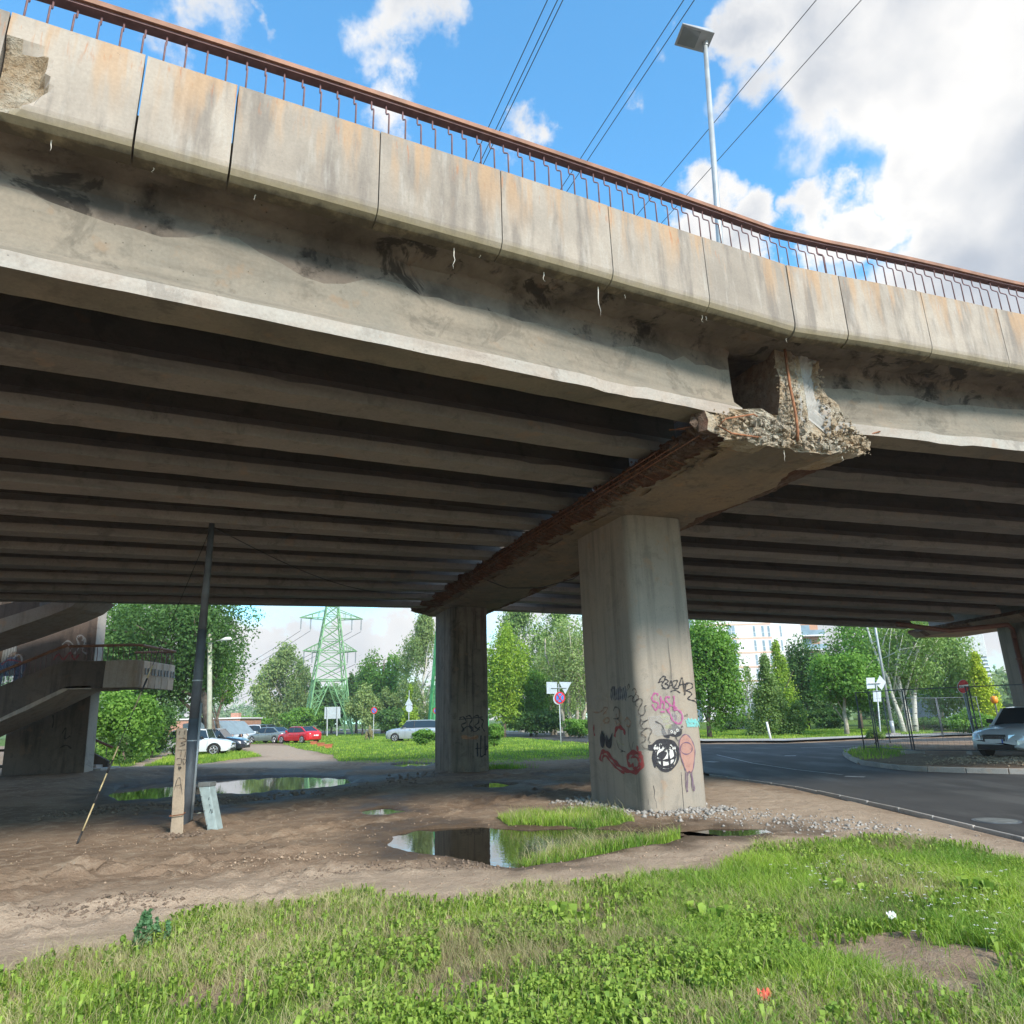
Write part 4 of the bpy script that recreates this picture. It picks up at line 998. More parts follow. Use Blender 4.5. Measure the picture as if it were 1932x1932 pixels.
for x in (1215, 1250, 1285, 1318): gr.stroke('cyan', .045, [(x - 15, 850), (x, 880), (x + 12, 845), (x + 22, 882)]); gr.stroke('cyan', .05, [(x, 925), (x + 12, 890), (x + 26, 925)])
for p in ([(935, 825), (1000, 815), (1040, 840)], [(960, 870), (1020, 862)], [(985, 930), (1050, 915)]): gr.stroke('ygreen', .07, p)
# ladder of black loops down the corner
for p in ([(640, 545), (660, 525), (682, 555), (668, 590), (640, 640), (655, 665), (700, 640), (702, 605), (672, 585)], [(700, 720), (672, 695), (680, 645), (730, 632), (745, 670), (720, 718), (702, 760), (715, 795), (752, 802), (775, 765), (770, 715), (790, 700)],
          [(805, 848), (760, 868), (728, 850), (725, 815), (740, 800)], [(728, 850), (722, 900), (750, 940), (790, 945)], [(735, 910), (760, 880), (800, 852)], [(780, 940), (820, 942), (845, 970), (825, 1010), (812, 1060), (830, 1095)], [(780, 945), (750, 970), (728, 1000), (760, 1015), (782, 1042), (770, 1075), (735, 1090)],
          [(738, 1115), (760, 1145), (800, 1155), (830, 1160)], [(580, 545), (600, 480), (612, 500), (590, 545)], [(590, 620), (630, 600), (652, 620)]): gr.stroke('dim', .022, p)
# grinning grid-toothed ball face
th_ = np.linspace(0, 2 * math.pi, 30, endpoint=False)
def ell(cx_, cy_, rx, ry, a0=0, a1=2 * math.pi, k=28): return [(cx_ + rx * math.cos(a), cy_ + ry * math.sin(a)) for a in np.linspace(a0, a1, k)]
gr.fill('black', [(805, 1112), (845, 1108), (900, 1060), (985, 1050), (1070, 1070), (1110, 1120), (1128, 1160), (1105, 1190), (1060, 1165), (1000, 1150), (930, 1160), (890, 1200), (868, 1260), (885, 1345), (868, 1345), (845, 1250), (860, 1180), (815, 1168)])
gr.fill('white', ell(990, 1225, 112, 140)[:-1], False)
gr.fill('black', [(880, 1180), (900, 1110), (985, 1068), (1070, 1100), (1100, 1170), (1040, 1160), (1000, 1145), (940, 1150)])
for p in (ell(992, 1225, 128, 158), ell(988, 1232, 102, 115)): gr.stroke('black', .05, p, False)
gr.fill('black', [(898, 1240), (915, 1200), (960, 1180), (1003, 1192), (985, 1240), (955, 1265)])
for p in ([(892, 1265), (950, 1275), (1020, 1272), (1085, 1245)], [(905, 1325), (960, 1342), (1020, 1342), (1075, 1318)], [(955, 1180), (950, 1260), (955, 1370)], [(1020, 1165), (1026, 1250), (1040, 1365)], [(960, 1185), (985, 1160), (1012, 1150), (1015, 1175)]): gr.stroke('black', .045, p)
gr.fill('white', [(965, 1072), (1022, 1072), (1008, 1110), (978, 1108)], False); gr.fill('black', ell(993, 1088, 14, 9)[:-1], False)
for cx_, cy_ in ((890, 1130), (938, 1115), (1040, 1130)): gr.stroke('white', .022, ell(cx_, cy_, 13, 13), False)
for cx_ in (870, 885, 900, 920, 960, 1065, 1085): gr.fill('white', [(cx_ - 8, 1150), (cx_, 1128), (cx_ + 9, 1148), (cx_ + 2, 1170)], False)
# scribbled dark smudge above it
gr.fill('black', [(1010, 960), (1030, 915), (1075, 895), (1130, 925), (1158, 965), (1150, 1010), (1110, 1030), (1050, 1025), (1015, 1000)])
gr.fill('black', [(950, 1000), (945, 945), (975, 950), (1000, 1000), (1030, 1010), (1025, 1045), (980, 1035)])
for p in ([(1090, 1020), (1108, 1060), (1120, 1070)], [(880, 870), (940, 900), (970, 950)], [(1150, 930), (1168, 918)], [(1140, 960), (1160, 950)]): gr.stroke('dim', .03, p)
for cx_, cy_ in ((1050, 975), (1085, 990), (1110, 960)): gr.stroke('white', .012, ell(cx_, cy_, 10, 12), False)
# pink one-eyed figure
gr.fill('pink', [(1185, 1008), (1225, 1020), (1265, 1075), (1292, 1160), (1290, 1260), (1275, 1370), (1250, 1400), (1205, 1390), (1180, 1330), (1150, 1240), (1132, 1150), (1140, 1060)])
V_ = lambda w, *p: gr.stroke('violet', w, p)
V_(.022, (1200, 1385), (1180, 1330), (1150, 1240), (1132, 1150), (1138, 1060), (1185, 1006), (1228, 1020), (1268, 1078), (1294, 1160), (1290, 1260), (1275, 1372), (1262, 1400), (1272, 1480), (1290, 1560), (1288, 1592), (1270, 1560), (1262, 1460), (1252, 1410), (1232, 1392), (1222, 1420), (1218, 1500), (1218, 1600), (1205, 1560), (1200, 1480), (1203, 1390))
gr.stroke('violet', .022, ell(1205, 1150, 62, 62), False); gr.stroke('violet', .018, ell(1203, 1152, 52, 34), False); gr.fill('violet', ell(1196, 1157, 11, 12)[:-1], False)
V_(.02, (1155, 1070), (1200, 1058), (1242, 1078)); V_(.02, (1160, 1090), (1205, 1080), (1252, 1110)); gr.stroke('black', .035, [(1205, 1330), (1250, 1325)])
# darker side: old faded tags
D_ = lambda c_, w, *p: gr.stroke(c_, w, p)
for k_ in range(9): gr.stroke('navy', .045, [(420 + k_ * 18, 530 - 14 * (k_ % 3)), (415 + k_ * 20, 590), (425 + k_ * 18, 650 - 11 * (k_ % 2))])
D_('orange', .03, (225, 770), (280, 775), (320, 760), (345, 725), (378, 725), (365, 760), (330, 800)); D_('offwhite', .012, (245, 700), (238, 640), (270, 602), (315, 620), (325, 690), (300, 760), (262, 750), (245, 700))
D_('orange', .04, (330, 870), (370, 830), (400, 850), (380, 885), (345, 880)); D_('orange', .04, (560, 870), (575, 835), (605, 850), (622, 900), (600, 925), (575, 905)); D_('orange', .035, (470, 790), (485, 840), (520, 880), (480, 900), (455, 860))
D_('dim', .03, (440, 760), (460, 720), (500, 740), (500, 830), (440, 840)); D_('dim', .03, (420, 560), (430, 510), (450, 520), (455, 600)); D_('dim', .02, (480, 840), (515, 885))
gr.fill('black', [(318, 960), (300, 1040), (312, 1130), (338, 1140), (352, 1060), (340, 1000)]); gr.fill('black', [(355, 1040), (362, 1120), (392, 1148), (415, 1140), (425, 1050), (432, 985), (405, 1040), (385, 1060), (365, 1010)])
D_('offwhite', .016, (300, 980), (292, 1080), (318, 1155), (345, 1120), (358, 1090), (375, 1140), (405, 1150), (422, 1130))
D_('red', .08, (455, 1030), (470, 950), (510, 930), (550, 960), (562, 1010)); D_('ygreen', .02, (478, 1050), (500, 1100), (550, 1108)); D_('dim', .02, (470, 1060), (500, 1150), (545, 1180)); D_('dim', .02, (515, 1190), (545, 1180), (568, 1190)); D_('dim', .016, (600, 920), (605, 1080), (628, 1170), (650, 1080))
D_('red', .085, (300, 1275), (318, 1195), (370, 1190), (430, 1260), (500, 1330), (590, 1385), (680, 1395), (738, 1335), (738, 1250), (680, 1195), (612, 1205), (588, 1270), (612, 1330), (655, 1325))
D_('red', .05, (320, 1290), (335, 1235), (370, 1235), (420, 1300), (490, 1370), (560, 1410))
D_('red', .05, (625, 1250), (655, 1235), (700, 1262), (712, 1310), (690, 1350), (645, 1362))
D_('red', .05, (240, 900), (235, 960), (245, 1020)); D_('red', .05, (690, 1120), (700, 1180), (735, 1200))
# cracks
for p in ([(1010, 0), (1025, 150), (1045, 300), (1050, 430)], [(1150, 1400), (1165, 1600), (1180, 1790)], [(860, 1540), (875, 1600), (868, 1660), (890, 1710), (898, 1780)], [(1425, 1640), (1440, 1780)], [(805, 1680), (812, 1740)]): gr.stroke('black', .008, p, False)
gr.done({})
# tags on the second column
def hit2(px, py, eps=.008): return col_hit(px, py, 11.4, CD, eps)
g2 = Graf(zB, hit2)
for p in ([(45, 910), (75, 900), (95, 940), (60, 960), (80, 1000), (60, 1010)], [(95, 900), (120, 890), (140, 920), (120, 960), (150, 990), (130, 1010)], [(150, 900), (185, 890), (190, 940), (160, 970), (200, 1000)], [(200, 910), (225, 930), (215, 970), (235, 1010)], [(40, 920), (220, 900)], [(60, 1010), (110, 970), (160, 1012), (200, 975)]): g2.stroke('black', .045, p)
for p in ([(180, 1095), (182, 1200)], [(208, 1040), (205, 1195), (245, 1170)], [(238, 1045), (240, 1190)], [(165, 1140), (215, 1135)], [(245, 1120), (262, 1130), (245, 1150), (240, 1190)]): g2.stroke('black', .05, p)
g2.stroke('orange', .12, [(60, 1050), (130, 1060), (190, 1050)])
g2.stroke('black', .012, [(150, 100), (145, 500), (150, 900), (148, 1240)], False)
g2.done({})

# ------------------------------------------------------------------ concrete stairs at the left
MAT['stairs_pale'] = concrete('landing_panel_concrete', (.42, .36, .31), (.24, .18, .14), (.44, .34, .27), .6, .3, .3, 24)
st = thing('concrete_staircase', 'dark concrete staircase with landing and rusty railing at the left end', 'staircase', tuple(G(158, 1460)))
YS = 23.6
def z6(x, y): return (x * .24937, 1109.3 + y * .24937)
def S(x, y, Y): return atY(*z6(x, y), Y)
EX = np.array([1.0, -.03, 0]); FY = np.array([.05, 1.0, 0])
c0 = atY(158, 1460, 23.6); xw = c0[0]
def sbox(name, x0, x1, y0, y1, z0, z1, mat=None, **k): return MB().box((x0, y0, z0), (x1, y1, z1)).obj(name, mat or MAT['stairs'], st, **k)
sk_ = -.38
MB().prism(None, [(xw - 2.6, YS, -.3), (xw, YS, -.3), (xw, YS + .52, -.3), (xw - 2.6, YS + .52, -.3)], [(xw - 2.6 + sk_, YS, 8.0), (xw + sk_, YS, 8.0), (xw + sk_, YS + .52, 8.0), (xw - 2.6 + sk_, YS + .52, 8.0)]).obj('wall', MAT['stairs'], st, bevel=.02)
# pale end strip of the wall, light put into its colour
x_a = S(0, 1400, YS)[0]
sbox('wall', xw - 9.5, xw - 3.45, YS - .2, YS + .5, -.3, 8.6, bevel=.03)
sbox('wall', xw - 3.45, xw - 2.6, YS + 2.6, YS + 2.9, -.3, 7.6)
for k in range(6): sbox('step', xw - 3.45, xw - 2.6, YS + .6 + .3 * k, YS + .95 + .3 * k, .5 + 0.9 * k * .55, .58 + .9 * k * .55)
# upper-level shutter between the walls
for k in range(9): sbox('shutter_slat', xw - 3.43 + .09 * k, xw - 3.37 + .09 * k, YS + .25, YS + .3, 3.4, 6.4, MAT['lid'])
# landing
YL = 21.9
pA = S(690, 560, YL); pB = S(1010, 560, YL); zt_ = S(700, 552, YL)[2]; zbm = S(700, 760, YL)[2]
xl0, xl1 = S(500, 560, YL)[0], S(1050, 560, YL)[0]
R_ = .28
def landing_strip(name, pts, z0a, z1a, th=.10, z0b=None, z1b=None, mat=None, lab=None):
    m_ = MB(); V = []; n = len(pts)
    for i, p in enumerate(pts):
        p = np.array(p); a = np.array(pts[max(i - 1, 0)]); b = np.array(pts[min(i + 1, n - 1)]); d = (b - a) / np.linalg.norm(b - a); nn = np.array([-d[1], d[0]]) * th
        V += [(p[0], p[1], z0a), (p[0] + nn[0], p[1] + nn[1], z0a), (p[0] + nn[0], p[1] + nn[1], z1a), (p[0], p[1], z1a)]
    fs = [[j * 4 + i, j * 4 + (i + 1) % 4, (j + 1) * 4 + (i + 1) % 4, (j + 1) * 4 + i] for j in range(n - 1) for i in range(4)] + [[3, 2, 1, 0], [n * 4 - 4, n * 4 - 3, n * 4 - 2, n * 4 - 1]]
    return m_.add(V, fs).obj(name, mat or MAT['stairs_pale'], st, bevel=.02)
MAT['landing_lit'] = concrete('landing_end_panel_lit', (.72, .62, .54), (.42, .3, .22), (.68, .5, .38), .7, .3, .3, 24)  # paler copy of the panel concrete; light on the landing end painted in
landing_strip('parapet_panel', [(xl0 - .1, YL), (xl1 - R_ - .75, YL)], zbm, zt_, mat=MAT['stairs'])
arc = [(xl1 - R_ - .74, YL), (xl1 - R_, YL)] + [(xl1 - R_ + R_ * math.sin(a), YL + R_ - R_ * math.cos(a)) for a in (.4, .8, 1.2, 1.57)]
landing_strip('parapet_panel', arc, zbm, zt_)
yy = YL + R_ + .03
for k in range(5):
    landing_strip('parapet_panel', [(xl1, yy), (xl1, yy + .40)], zbm, zt_, mat=MAT['landing_lit'])
    for j_ in (.10, .28):
        m_ = MB().box((xl1 + .005, yy + j_, zt_ - .42), (xl1 + .045, yy + j_ + .035, zt_ - .22)).box((xl1 + .005, yy + j_ + .035, zt_ - .42), (xl1 + .045, yy + j_ + .09, zt_ - .37)); m_.obj('fixing_plate', MAT['lampgrey'], st)
    yy += .42
sbox('landing_floor', xl0 - 1.0, xl1 - .12, YL + .12, yy, zbm + .05, zbm + .32)
def stair_rail(path, zrail, n_per=.16, name='handrail'):
    m_ = MB(); m_.tube([(p[0], p[1], p[2] + zrail) for p in path], .045, 6).obj(name, MAT['rail'], st)
    L = 0
    for a, b in zip(path[:-1], path[1:]):
        a = np.array(a); b = np.array(b); n = max(1, int(np.linalg.norm(b - a) / n_per))
        for k in range(n):
            p = a + (b - a) * (k + .5) / n; m2 = MB().tube([(p[0], p[1], p[2]), (p[0], p[1], p[2] + zrail * .6), (p[0] - .04, p[1] + .03, p[2] + zrail * .8), (p[0] - .04, p[1] + .03, p[2] + zrail)], .012, 4); m2.obj('baluster', MAT['baluster'], st)
rh = S(700, 437, YL)[2] - zt_
path = [(xl0 + .0, YL + .06, zt_), (xl1 - R_, YL + .06, zt_), (xl1 - .08, YL + R_, zt_), (xl1 - .06, yy, zt_)]
stair_rail(path, rh)
stair_rail([(xl1 - .06, yy, zt_), (xl0 + .8, yy, zt_)], rh)
# lower flight coming up from the left to the landing
def flight(px_pts, Y0, Y1, mat, name='stair_flight'):
    V0 = [S(x, y, Y0) for x, y in px_pts]; V1 = [v + np.array([.0, Y1 - Y0, 0]) for v in V0]
    m_ = MB(); m_.prism(None, [tuple(v) for v in V0], [tuple(v) for v in V1]); return m_.obj(name, mat, st)
flight([(-400, 1165), (0, 985), (150, 915), (505, 760), (690, 757), (690, 545), (500, 545), (360, 600), (0, 745), (-400, 905)], YL + .02, YL + .14, MAT['stairs'], 'parapet_panel')
flight([(-400, 1190), (0, 1012), (200, 925), (520, 768), (690, 765), (690, 740), (505, 745), (0, 985), (-400, 1165)], YL + .0, YL + 1.6, MAT['stairs_pale'])
lowp = [S(-300, 868, YL + .08), S(0, 745, YL + .08), S(360, 600, YL + .08), S(500, 545, YL + .08)]
stair_rail([tuple(p) for p in lowp], rh)
# upper flight
flight([(-400, 370), (0, 235), (300, 140), (540, 60), (640, 60), (540, 140), (400, 200), (0, 340), (-400, 470)], YL - 1.1, YL + .6, MAT['stairs_pale'])
flight([(-400, 250), (0, 130), (300, 60), (300, 140), (0, 238), (-400, 372)], YL - .9, YL + .6, MAT['stairs'], 'parapet_panel')
# short flight and its cheek wall at the ground
def gpos(x, y): 
    p = z6(x, y); return G(*p)
cx0, cx1 = gpos(672, 1380), gpos(820, 1378)
yb = YS + 1.4
for k in range(3): a_ = S(655, 1400 - 26 * k, YS + .6 + .35 * k); b_ = S(757 - 34 * k, 1400 - 26 * k, YS + .6 + .35 * k); sbox('step', a_[0], b_[0], YS + .6 + .35 * k, YS + 1.8, a_[2] - .2, a_[2] + .13, MAT['kerb'])
MB().prism(None, [(xw + .003, YS + .02, -.2), (xw + .018, YS + .02, -.2), (xw + .018, YS + .50, -.2), (xw + .003, YS + .50, -.2)], [(xw + .003 + sk_, YS + .02, 7.9), (xw + .018 + sk_, YS + .02, 7.9), (xw + .018 + sk_, YS + .5, 7.9), (xw + .003 + sk_, YS + .5, 7.9)]).obj('wall_end_lit', MAT['kerb'], st)  # thin added sheet; its pale colour stands for light on the wall end
v = [S(672, 1370, yb - .05), S(808, 1378, yb - .05), S(820, 1310, yb - .05), S(672, 1232, yb - .05)]
m_ = MB(); m_.prism(None, [tuple(p) for p in v], [tuple(p + np.array([0, .12, 0])) for p in v]); m_.obj('cheek_wall', MAT['stairs'], st)
stair_rail([tuple(S(680, 1240, yb)), tuple(S(840, 1310, yb))], S(680, 1138, yb)[2] - S(680, 1240, yb)[2], .3)
# graffiti on the stair wall: flat strokes on the wall plane
def wallhit(Y):
    def h(px, py, eps=.01): return atY(px, py, Y - eps), np.array([0, -1.0, 0])
    return h
gw = Graf(z6, wallhit(YS))
for c_, w_, p in (('offwhite', .07, [(560, 500), (600, 440), (580, 380), (620, 360), (640, 410), (620, 470), (660, 500)]), ('offwhite', .06, [(470, 430), (510, 400), (550, 430), (530, 480)]), ('red', .07, [(405, 545), (440, 500), (480, 540), (530, 490), (560, 540), (600, 500)]),
                  ('dim', .05, [(470, 1100), (500, 1060), (490, 1140), (530, 1120)]), ('dim', .05, [(455, 1210), (500, 1190), (540, 1215)]), ('dim', .05, [(400, 960), (405, 1010), (395, 1060)]), ('offwhite', .05, [(620, 400), (640, 380), (650, 420), (630, 440)])): gw.stroke(c_, w_, p)
for col, mb in gw.mb.items(): mb.obj('graffiti', PT[col], st)['kind'] = 'stuff'
gw = Graf(z6, wallhit(YS - .2))
for c_, w_, p in (('navy', .5, [(0, 620), (60, 570), (130, 600), (170, 640)]), ('red', .06, [(10, 580), (70, 545), (160, 560)]), ('orange', .15, [(60, 520), (110, 500), (160, 520)]), ('offwhite', .06, [(100, 530), (140, 505), (165, 540), (160, 680)]), ('navy', .4, [(0, 700), (80, 690), (160, 700)])): gw.stroke(c_, w_, p)
for col, mb in gw.mb.items(): mb.obj('graffiti', PT[col], st)['kind'] = 'stuff'

# ------------------------------------------------------------------ poles, stub, cabinet, guy wire
p0 = G(348, 1562); YPo = p0[1]
pole = thing('utility_pole', 'tall dark grey tapered metal pole reaching up under the deck', 'pole', (p0[0], p0[1], 0))
ptop = atY(400, 985, YPo); ztop = ptop[2]
def pz(z, dx=0): f = z / ztop; return (p0[0] + (ptop[0] - p0[0]) * f + dx, YPo, z)
MB().tube([pz(-.2), pz(ztop * .33)], [.095, .088], 16).obj('lower_section', MAT['polegrey'], pole, smooth=True)
MB().tube([pz(ztop * .33), pz(ztop * .62)], [.083, .075], 16).obj('middle_section', MAT['polegrey'], pole, smooth=True)
MB().tube([pz(ztop * .62), pz(ztop)], [.070, .052], 16).obj('upper_section', MAT['polegrey'], pole, smooth=True)
for f in (.26, .45): MB().tube([pz(ztop * f), pz(ztop * f + .02)], .09, 16).obj('steel_band', MAT['galv'], pole)
MB().tube([pz(-.1, .11), pz(ztop * .38, .10)], .022, 8).obj('cable_conduit', MAT['galv'], pole, smooth=True)
ps = G(331, 1583); YSt = ps[1]
stub = thing('concrete_post', 'short square weathered concrete post with scratched letters strapped to the dark pole', 'post', (ps[0], ps[1], 0))
tl_, tr_ = atY(333, 1374, YSt), atY(353, 1374, YSt); bl_, br_ = atY(322, 1580, YSt), atY(346, 1575, YSt); ll = atY(314, 1585, YSt + .0)
dpt = np.array([-.10, .22, 0])
m_ = MB()
nseg = 14; ringsv = []
for k in range(nseg + 1):
    f = k / nseg; a = bl_ * (1 - f) + tl_ * f; b = br_ * (1 - f) + tr_ * f; a[2] = -.1 * (1 - f) + tl_[2] * f + .0; b[2] = a[2]
    j = lambda q: mnoise.noise(Vector((q, k * 1.7, 2))) * .012
    a = a + np.array([j(1) - (.03 if .45 < f < .5 else 0), 0, 0]); b = b + np.array([j(2), 0, 0]); ringsv += [a, b, b + dpt * .9, a + dpt]
fs = [[k * 4 + i, k * 4 + (i + 1) % 4, (k + 1) * 4 + (i + 1) % 4, (k + 1) * 4 + i] for k in range(nseg) for i in range(4)] + [[3, 2, 1, 0], [nseg * 4 + i for i in range(4)]]
m_.add([tuple(v) for v in ringsv], fs).obj('shaft', MAT['stub'], stub, bevel=.012)
def zL(x, y): return ((480 + x * .15528) * .63385, (2080 + y * .15528) * .63385)
def zC(x, y): return ((100 + x * .41408) * .63385, (2050 + y * .41408) * .63385)
def stubhit(px, py, eps=.02):
    f = (1578 - py) / (1578 - 1374); return atY(px, py, YSt - .012), np.array([0, -1.0, 0])
gs = Graf(zC, stubhit)
for p in ([(1050, 305), (1045, 330)], [(1088, 300), (1085, 330)], [(1045, 360), (1080, 355), (1098, 375), (1060, 390), (1090, 400), (1050, 415)], [(1035, 440), (1100, 440)], [(1062, 440), (1058, 490)], [(1092, 450), (1088, 490)], [(1030, 505), (1060, 500), (1060, 540), (1030, 545)], [(1075, 505), (1098, 515), (1080, 545), (1072, 505)],
          [(1040, 560), (1060, 565), (1048, 585), (1040, 560)], [(1010, 730), (1030, 660), (1050, 640), (1060, 700), (1068, 760)], [(1018, 700), (1060, 690)]): gs.stroke('dim', .014, p)
for p in ([(1040, 575), (1060, 565)],): gs.stroke('dim', .04, p)
for col, mb in gs.mb.items(): mb.obj('scratched_lettering', PT[col], stub)
MB().tube([atY(320, 1540, YSt - .04), atY(346, 1536, YSt - .04), atY(350, 1533, YSt + .25), atY(322, 1536, YSt + .3), atY(320, 1540, YSt - .04)], .008, 5).obj('steel_strap', MAT['rust'], stub)
cb = G(400, 1571); YC = cb[1]
cab = thing('electric_cabinet', 'narrow leaning grey electric cabinet beside the dark pole', 'cabinet', (cb[0], cb[1], 0))
q = [atY(393, 1572, YC), atY(412, 1571, YC), atY(395, 1484, YC), atY(375, 1485, YC)]; q[0][2] = q[1][2] = -.03
dd = np.array([.03, .16, 0])
m_ = MB(); m_.prism(None, [tuple(p) for p in q], [tuple(p + dd) for p in q]); m_.obj('housing', MAT['boxgrey'], cab, bevel=.006)
qi = [q[0] * .88 + q[2] * .12, q[1] * .9 + q[3] * .1, q[2] * .93 + q[0] * .07, q[3] * .92 + q[1] * .08]
m_ = MB(); m_.prism(None, [tuple(p - dd * .05) for p in qi], [tuple(p) for p in qi]); m_.obj('door', MAT['boxgrey'], cab, bevel=.004)
ax = (q[2] - q[3]); upv = np.cross(ax, dd); upv = upv / np.linalg.norm(upv) * .07
m_ = MB().obox(q[3] - ax * .07 - dd * .07, ax * 1.14, dd * 1.14, upv + np.array([-.005, 0, 0])); m_.obj('cap', MAT['lid'], cab, bevel=.008)
for f in (.2, .5, .8):
    p = q[3] * f + q[0] * (1 - f) + ax * .14 - dd * .07; MB().disc(tuple(p), (0, -1, 0), .010, .008, 8).obj('bolt', MAT['lid'], cab)
gc = Graf(zC, lambda px, py, eps=.02: (atY(px, py, YC - .03), np.array([0, -1.0, 0])))
for p in ([(1262, 780), (1258, 800)], [(1265, 890), (1275, 865), (1282, 895), (1290, 860)], [(1265, 830), (1268, 845)]): gc.stroke('black', .010, p)
for col, mb in gc.mb.items(): mb.obj('scribble', PT[col], cab)
# guy wire with its yellow and black sleeve
ga = G(142, 1600); gb = np.array(pz(ztop * .985)); 
gw_ = thing('guy_wire', 'slanting guy wire of the dark pole with yellow and black sleeves', 'cable', (ga[0], ga[1], 0))
dirg = gb - ga; Lg_ = np.linalg.norm(dirg); dirg = dirg / Lg_
MB().tube([ga - dirg * .1, gb], .006, 6).obj('wire', MAT['wire'], gw_, smooth=True)
def tgt(y):                              # parameter of the wire at image height y
    lo, hi = 0.0, Lg_
    for _ in range(40):
        m = (lo + hi) / 2; p = ga + dirg * m; q_ = p - CAMP; yy_ = 966 - F * (q_ @ _up) / (q_ @ _fw)
        if yy_ > y: lo = m
        else: hi = m
    return lo
marks = [(1600, 1568, 'black'), (1568, 1516, 'yellow'), (1516, 1493, 'black'), (1493, 1475, 'yellow'), (1475, 1459, 'yellow'), (1459, 1434, 'black'), (1434, 1408, 'yellow'), (1340, 1326, 'yellow'), (1326, 1305, 'yellow'), (1305, 1280, 'black'), (1280, 1256, 'yellow')]
for a, b, c_ in marks: MB().tube([ga + dirg * tgt(a), ga + dirg * tgt(b)], .011 if c_ == 'yellow' else .014, 8).obj('sleeve', MAT[c_], gw_, smooth=True)
cbl = thing('sagging_cable', 'thin black cable sagging from the dark pole along the girders', 'cable', tuple(gb)); a = gb; b = W(9.0, -1.5, 5.3)
MB().tube([a + (b - a) * f + ZZ * (-.55 * math.sin(math.pi * f)) for f in np.linspace(0, 1, 14)], .010, 5).obj('cable', MAT['wire'], cbl)
cbl = thing('dangling_cable', 'loose black cable hanging below the pier cap between the columns', 'cable', tuple(W(6, -1, 5.2)))
MB().tube([W(6.8, -1.0, 5.22), W(6.6, -.5, 5.0), W(6.0, .2, 4.92), W(5.4, .9, 5.08), W(5.2, 1.1, 5.25)], .012, 5).obj('cable', MAT['wire'], cbl)
nest = MB()
for k in range(60):
    b0 = W(5.0 + random.uniform(-.2, .2), 1.5 + random.uniform(-.2, .2), 5.25); nest.tube([b0, b0 + np.array([random.uniform(-.15, .15), random.uniform(-.1, .1), -random.uniform(.1, .3)]), b0 + np.array([random.uniform(-.3, .3), random.uniform(-.2, .2), -random.uniform(.2, .42)])], .012, 4)
tag(nest.obj('twig_tangle', MAT['sooty']), 'tangled dark twigs hanging under the deck beside the pier cap', 'twigs')

# ------------------------------------------------------------------ lamps, signs
lb = atY(1358, 455, 13.0); lt = atY(1330, 78, 13.0)
lp = thing('street_lamp', 'tall grey street lamp with a flat square head standing on the overpass', 'street lamp', (lb[0], 13.0, 7.0))
dl = (lt - lb) / (lt[2] - lb[2]); base = lb - dl * (lb[2] - 7.0)
MB().tube([base, lt], [.085, .052], 14).obj('pole', MAT['galv'], lp, smooth=True)
hd = np.array([-.60, -.35, -.22]); hd = hd / np.linalg.norm(hd)
sdv = np.array([.15, -1.0, .02]); sdv /= np.linalg.norm(sdv); upn = np.cross(hd, sdv); upn = upn if upn[2] > 0 else -upn
hc = lt + hd * (-.10) - sdv * .17
m_ = MB(); P_ = [(-.18, 0), (.10, 0), (.24, .0), (.92, .0), (.92, .04), (.24, .10), (-.18, .14)]
def hp(a, s_, z): return tuple(lt + hd * a + sdv * s_ + upn * (z - .03))
sdw = .27
m_.prism(None, [hp(a, -sdw, z) for a, z in P_], [hp(a, sdw, z) for a, z in P_]); m_.obj('lamp_head', MAT['lampgrey'], lp, bevel=.015)
m_ = MB(); m_.prism(None, [hp(a, s_, -.006) for a, s_ in ((.28, -.21), (.86, -.21), (.86, .21), (.28, .21))], [hp(a, s_, .004) for a, s_ in ((.28, -.21), (.86, -.21), (.86, .21), (.28, .21))]); m_.obj('lens', MAT['lens'], lp)
MB().tube([lt - ZZ * .15, lt + ZZ * .06], .065, 12).obj('bracket', MAT['galv'], lp)
# wooden utility pole with a lamp, far left
Yw = 46.0; wb = atY(400, 1370, Yw); wt = atY(396, 1196, Yw)
wp = thing('wooden_pole', 'pale wooden utility pole with a small lamp arm in front of the big trees', 'pole', (wb[0], Yw, 0))
MB().tube([(wb[0], Yw, -.2), tuple(wt)], [.17, .13], 10).obj('shaft', MAT['oldwood'], wp, smooth=True)
MB().tube([wt - ZZ * .7, wt + np.array([.5, 0, -.45]), wt + np.array([.75, 0, -.42])], .025, 6).obj('arm', MAT['galv'], wp)
a = wt + np.array([.7, 0, -.42]); MB().tube([a, a + np.array([.35, 0, .07]), a + np.array([.62, 0, .08]), a + np.array([.75, 0, .05])], [.05, .12, .11, .03], 10).obj('lamp_head', MAT['white'], wp, smooth=True)
for dz_ in (-.3, -.55, -5.1, -5.4): MB().box(tuple(wt + np.array([-.22, -.1, dz_])), tuple(wt + np.array([-.10, .1, dz_ + .12]))).obj('insulator', MAT['insulator'], wp)
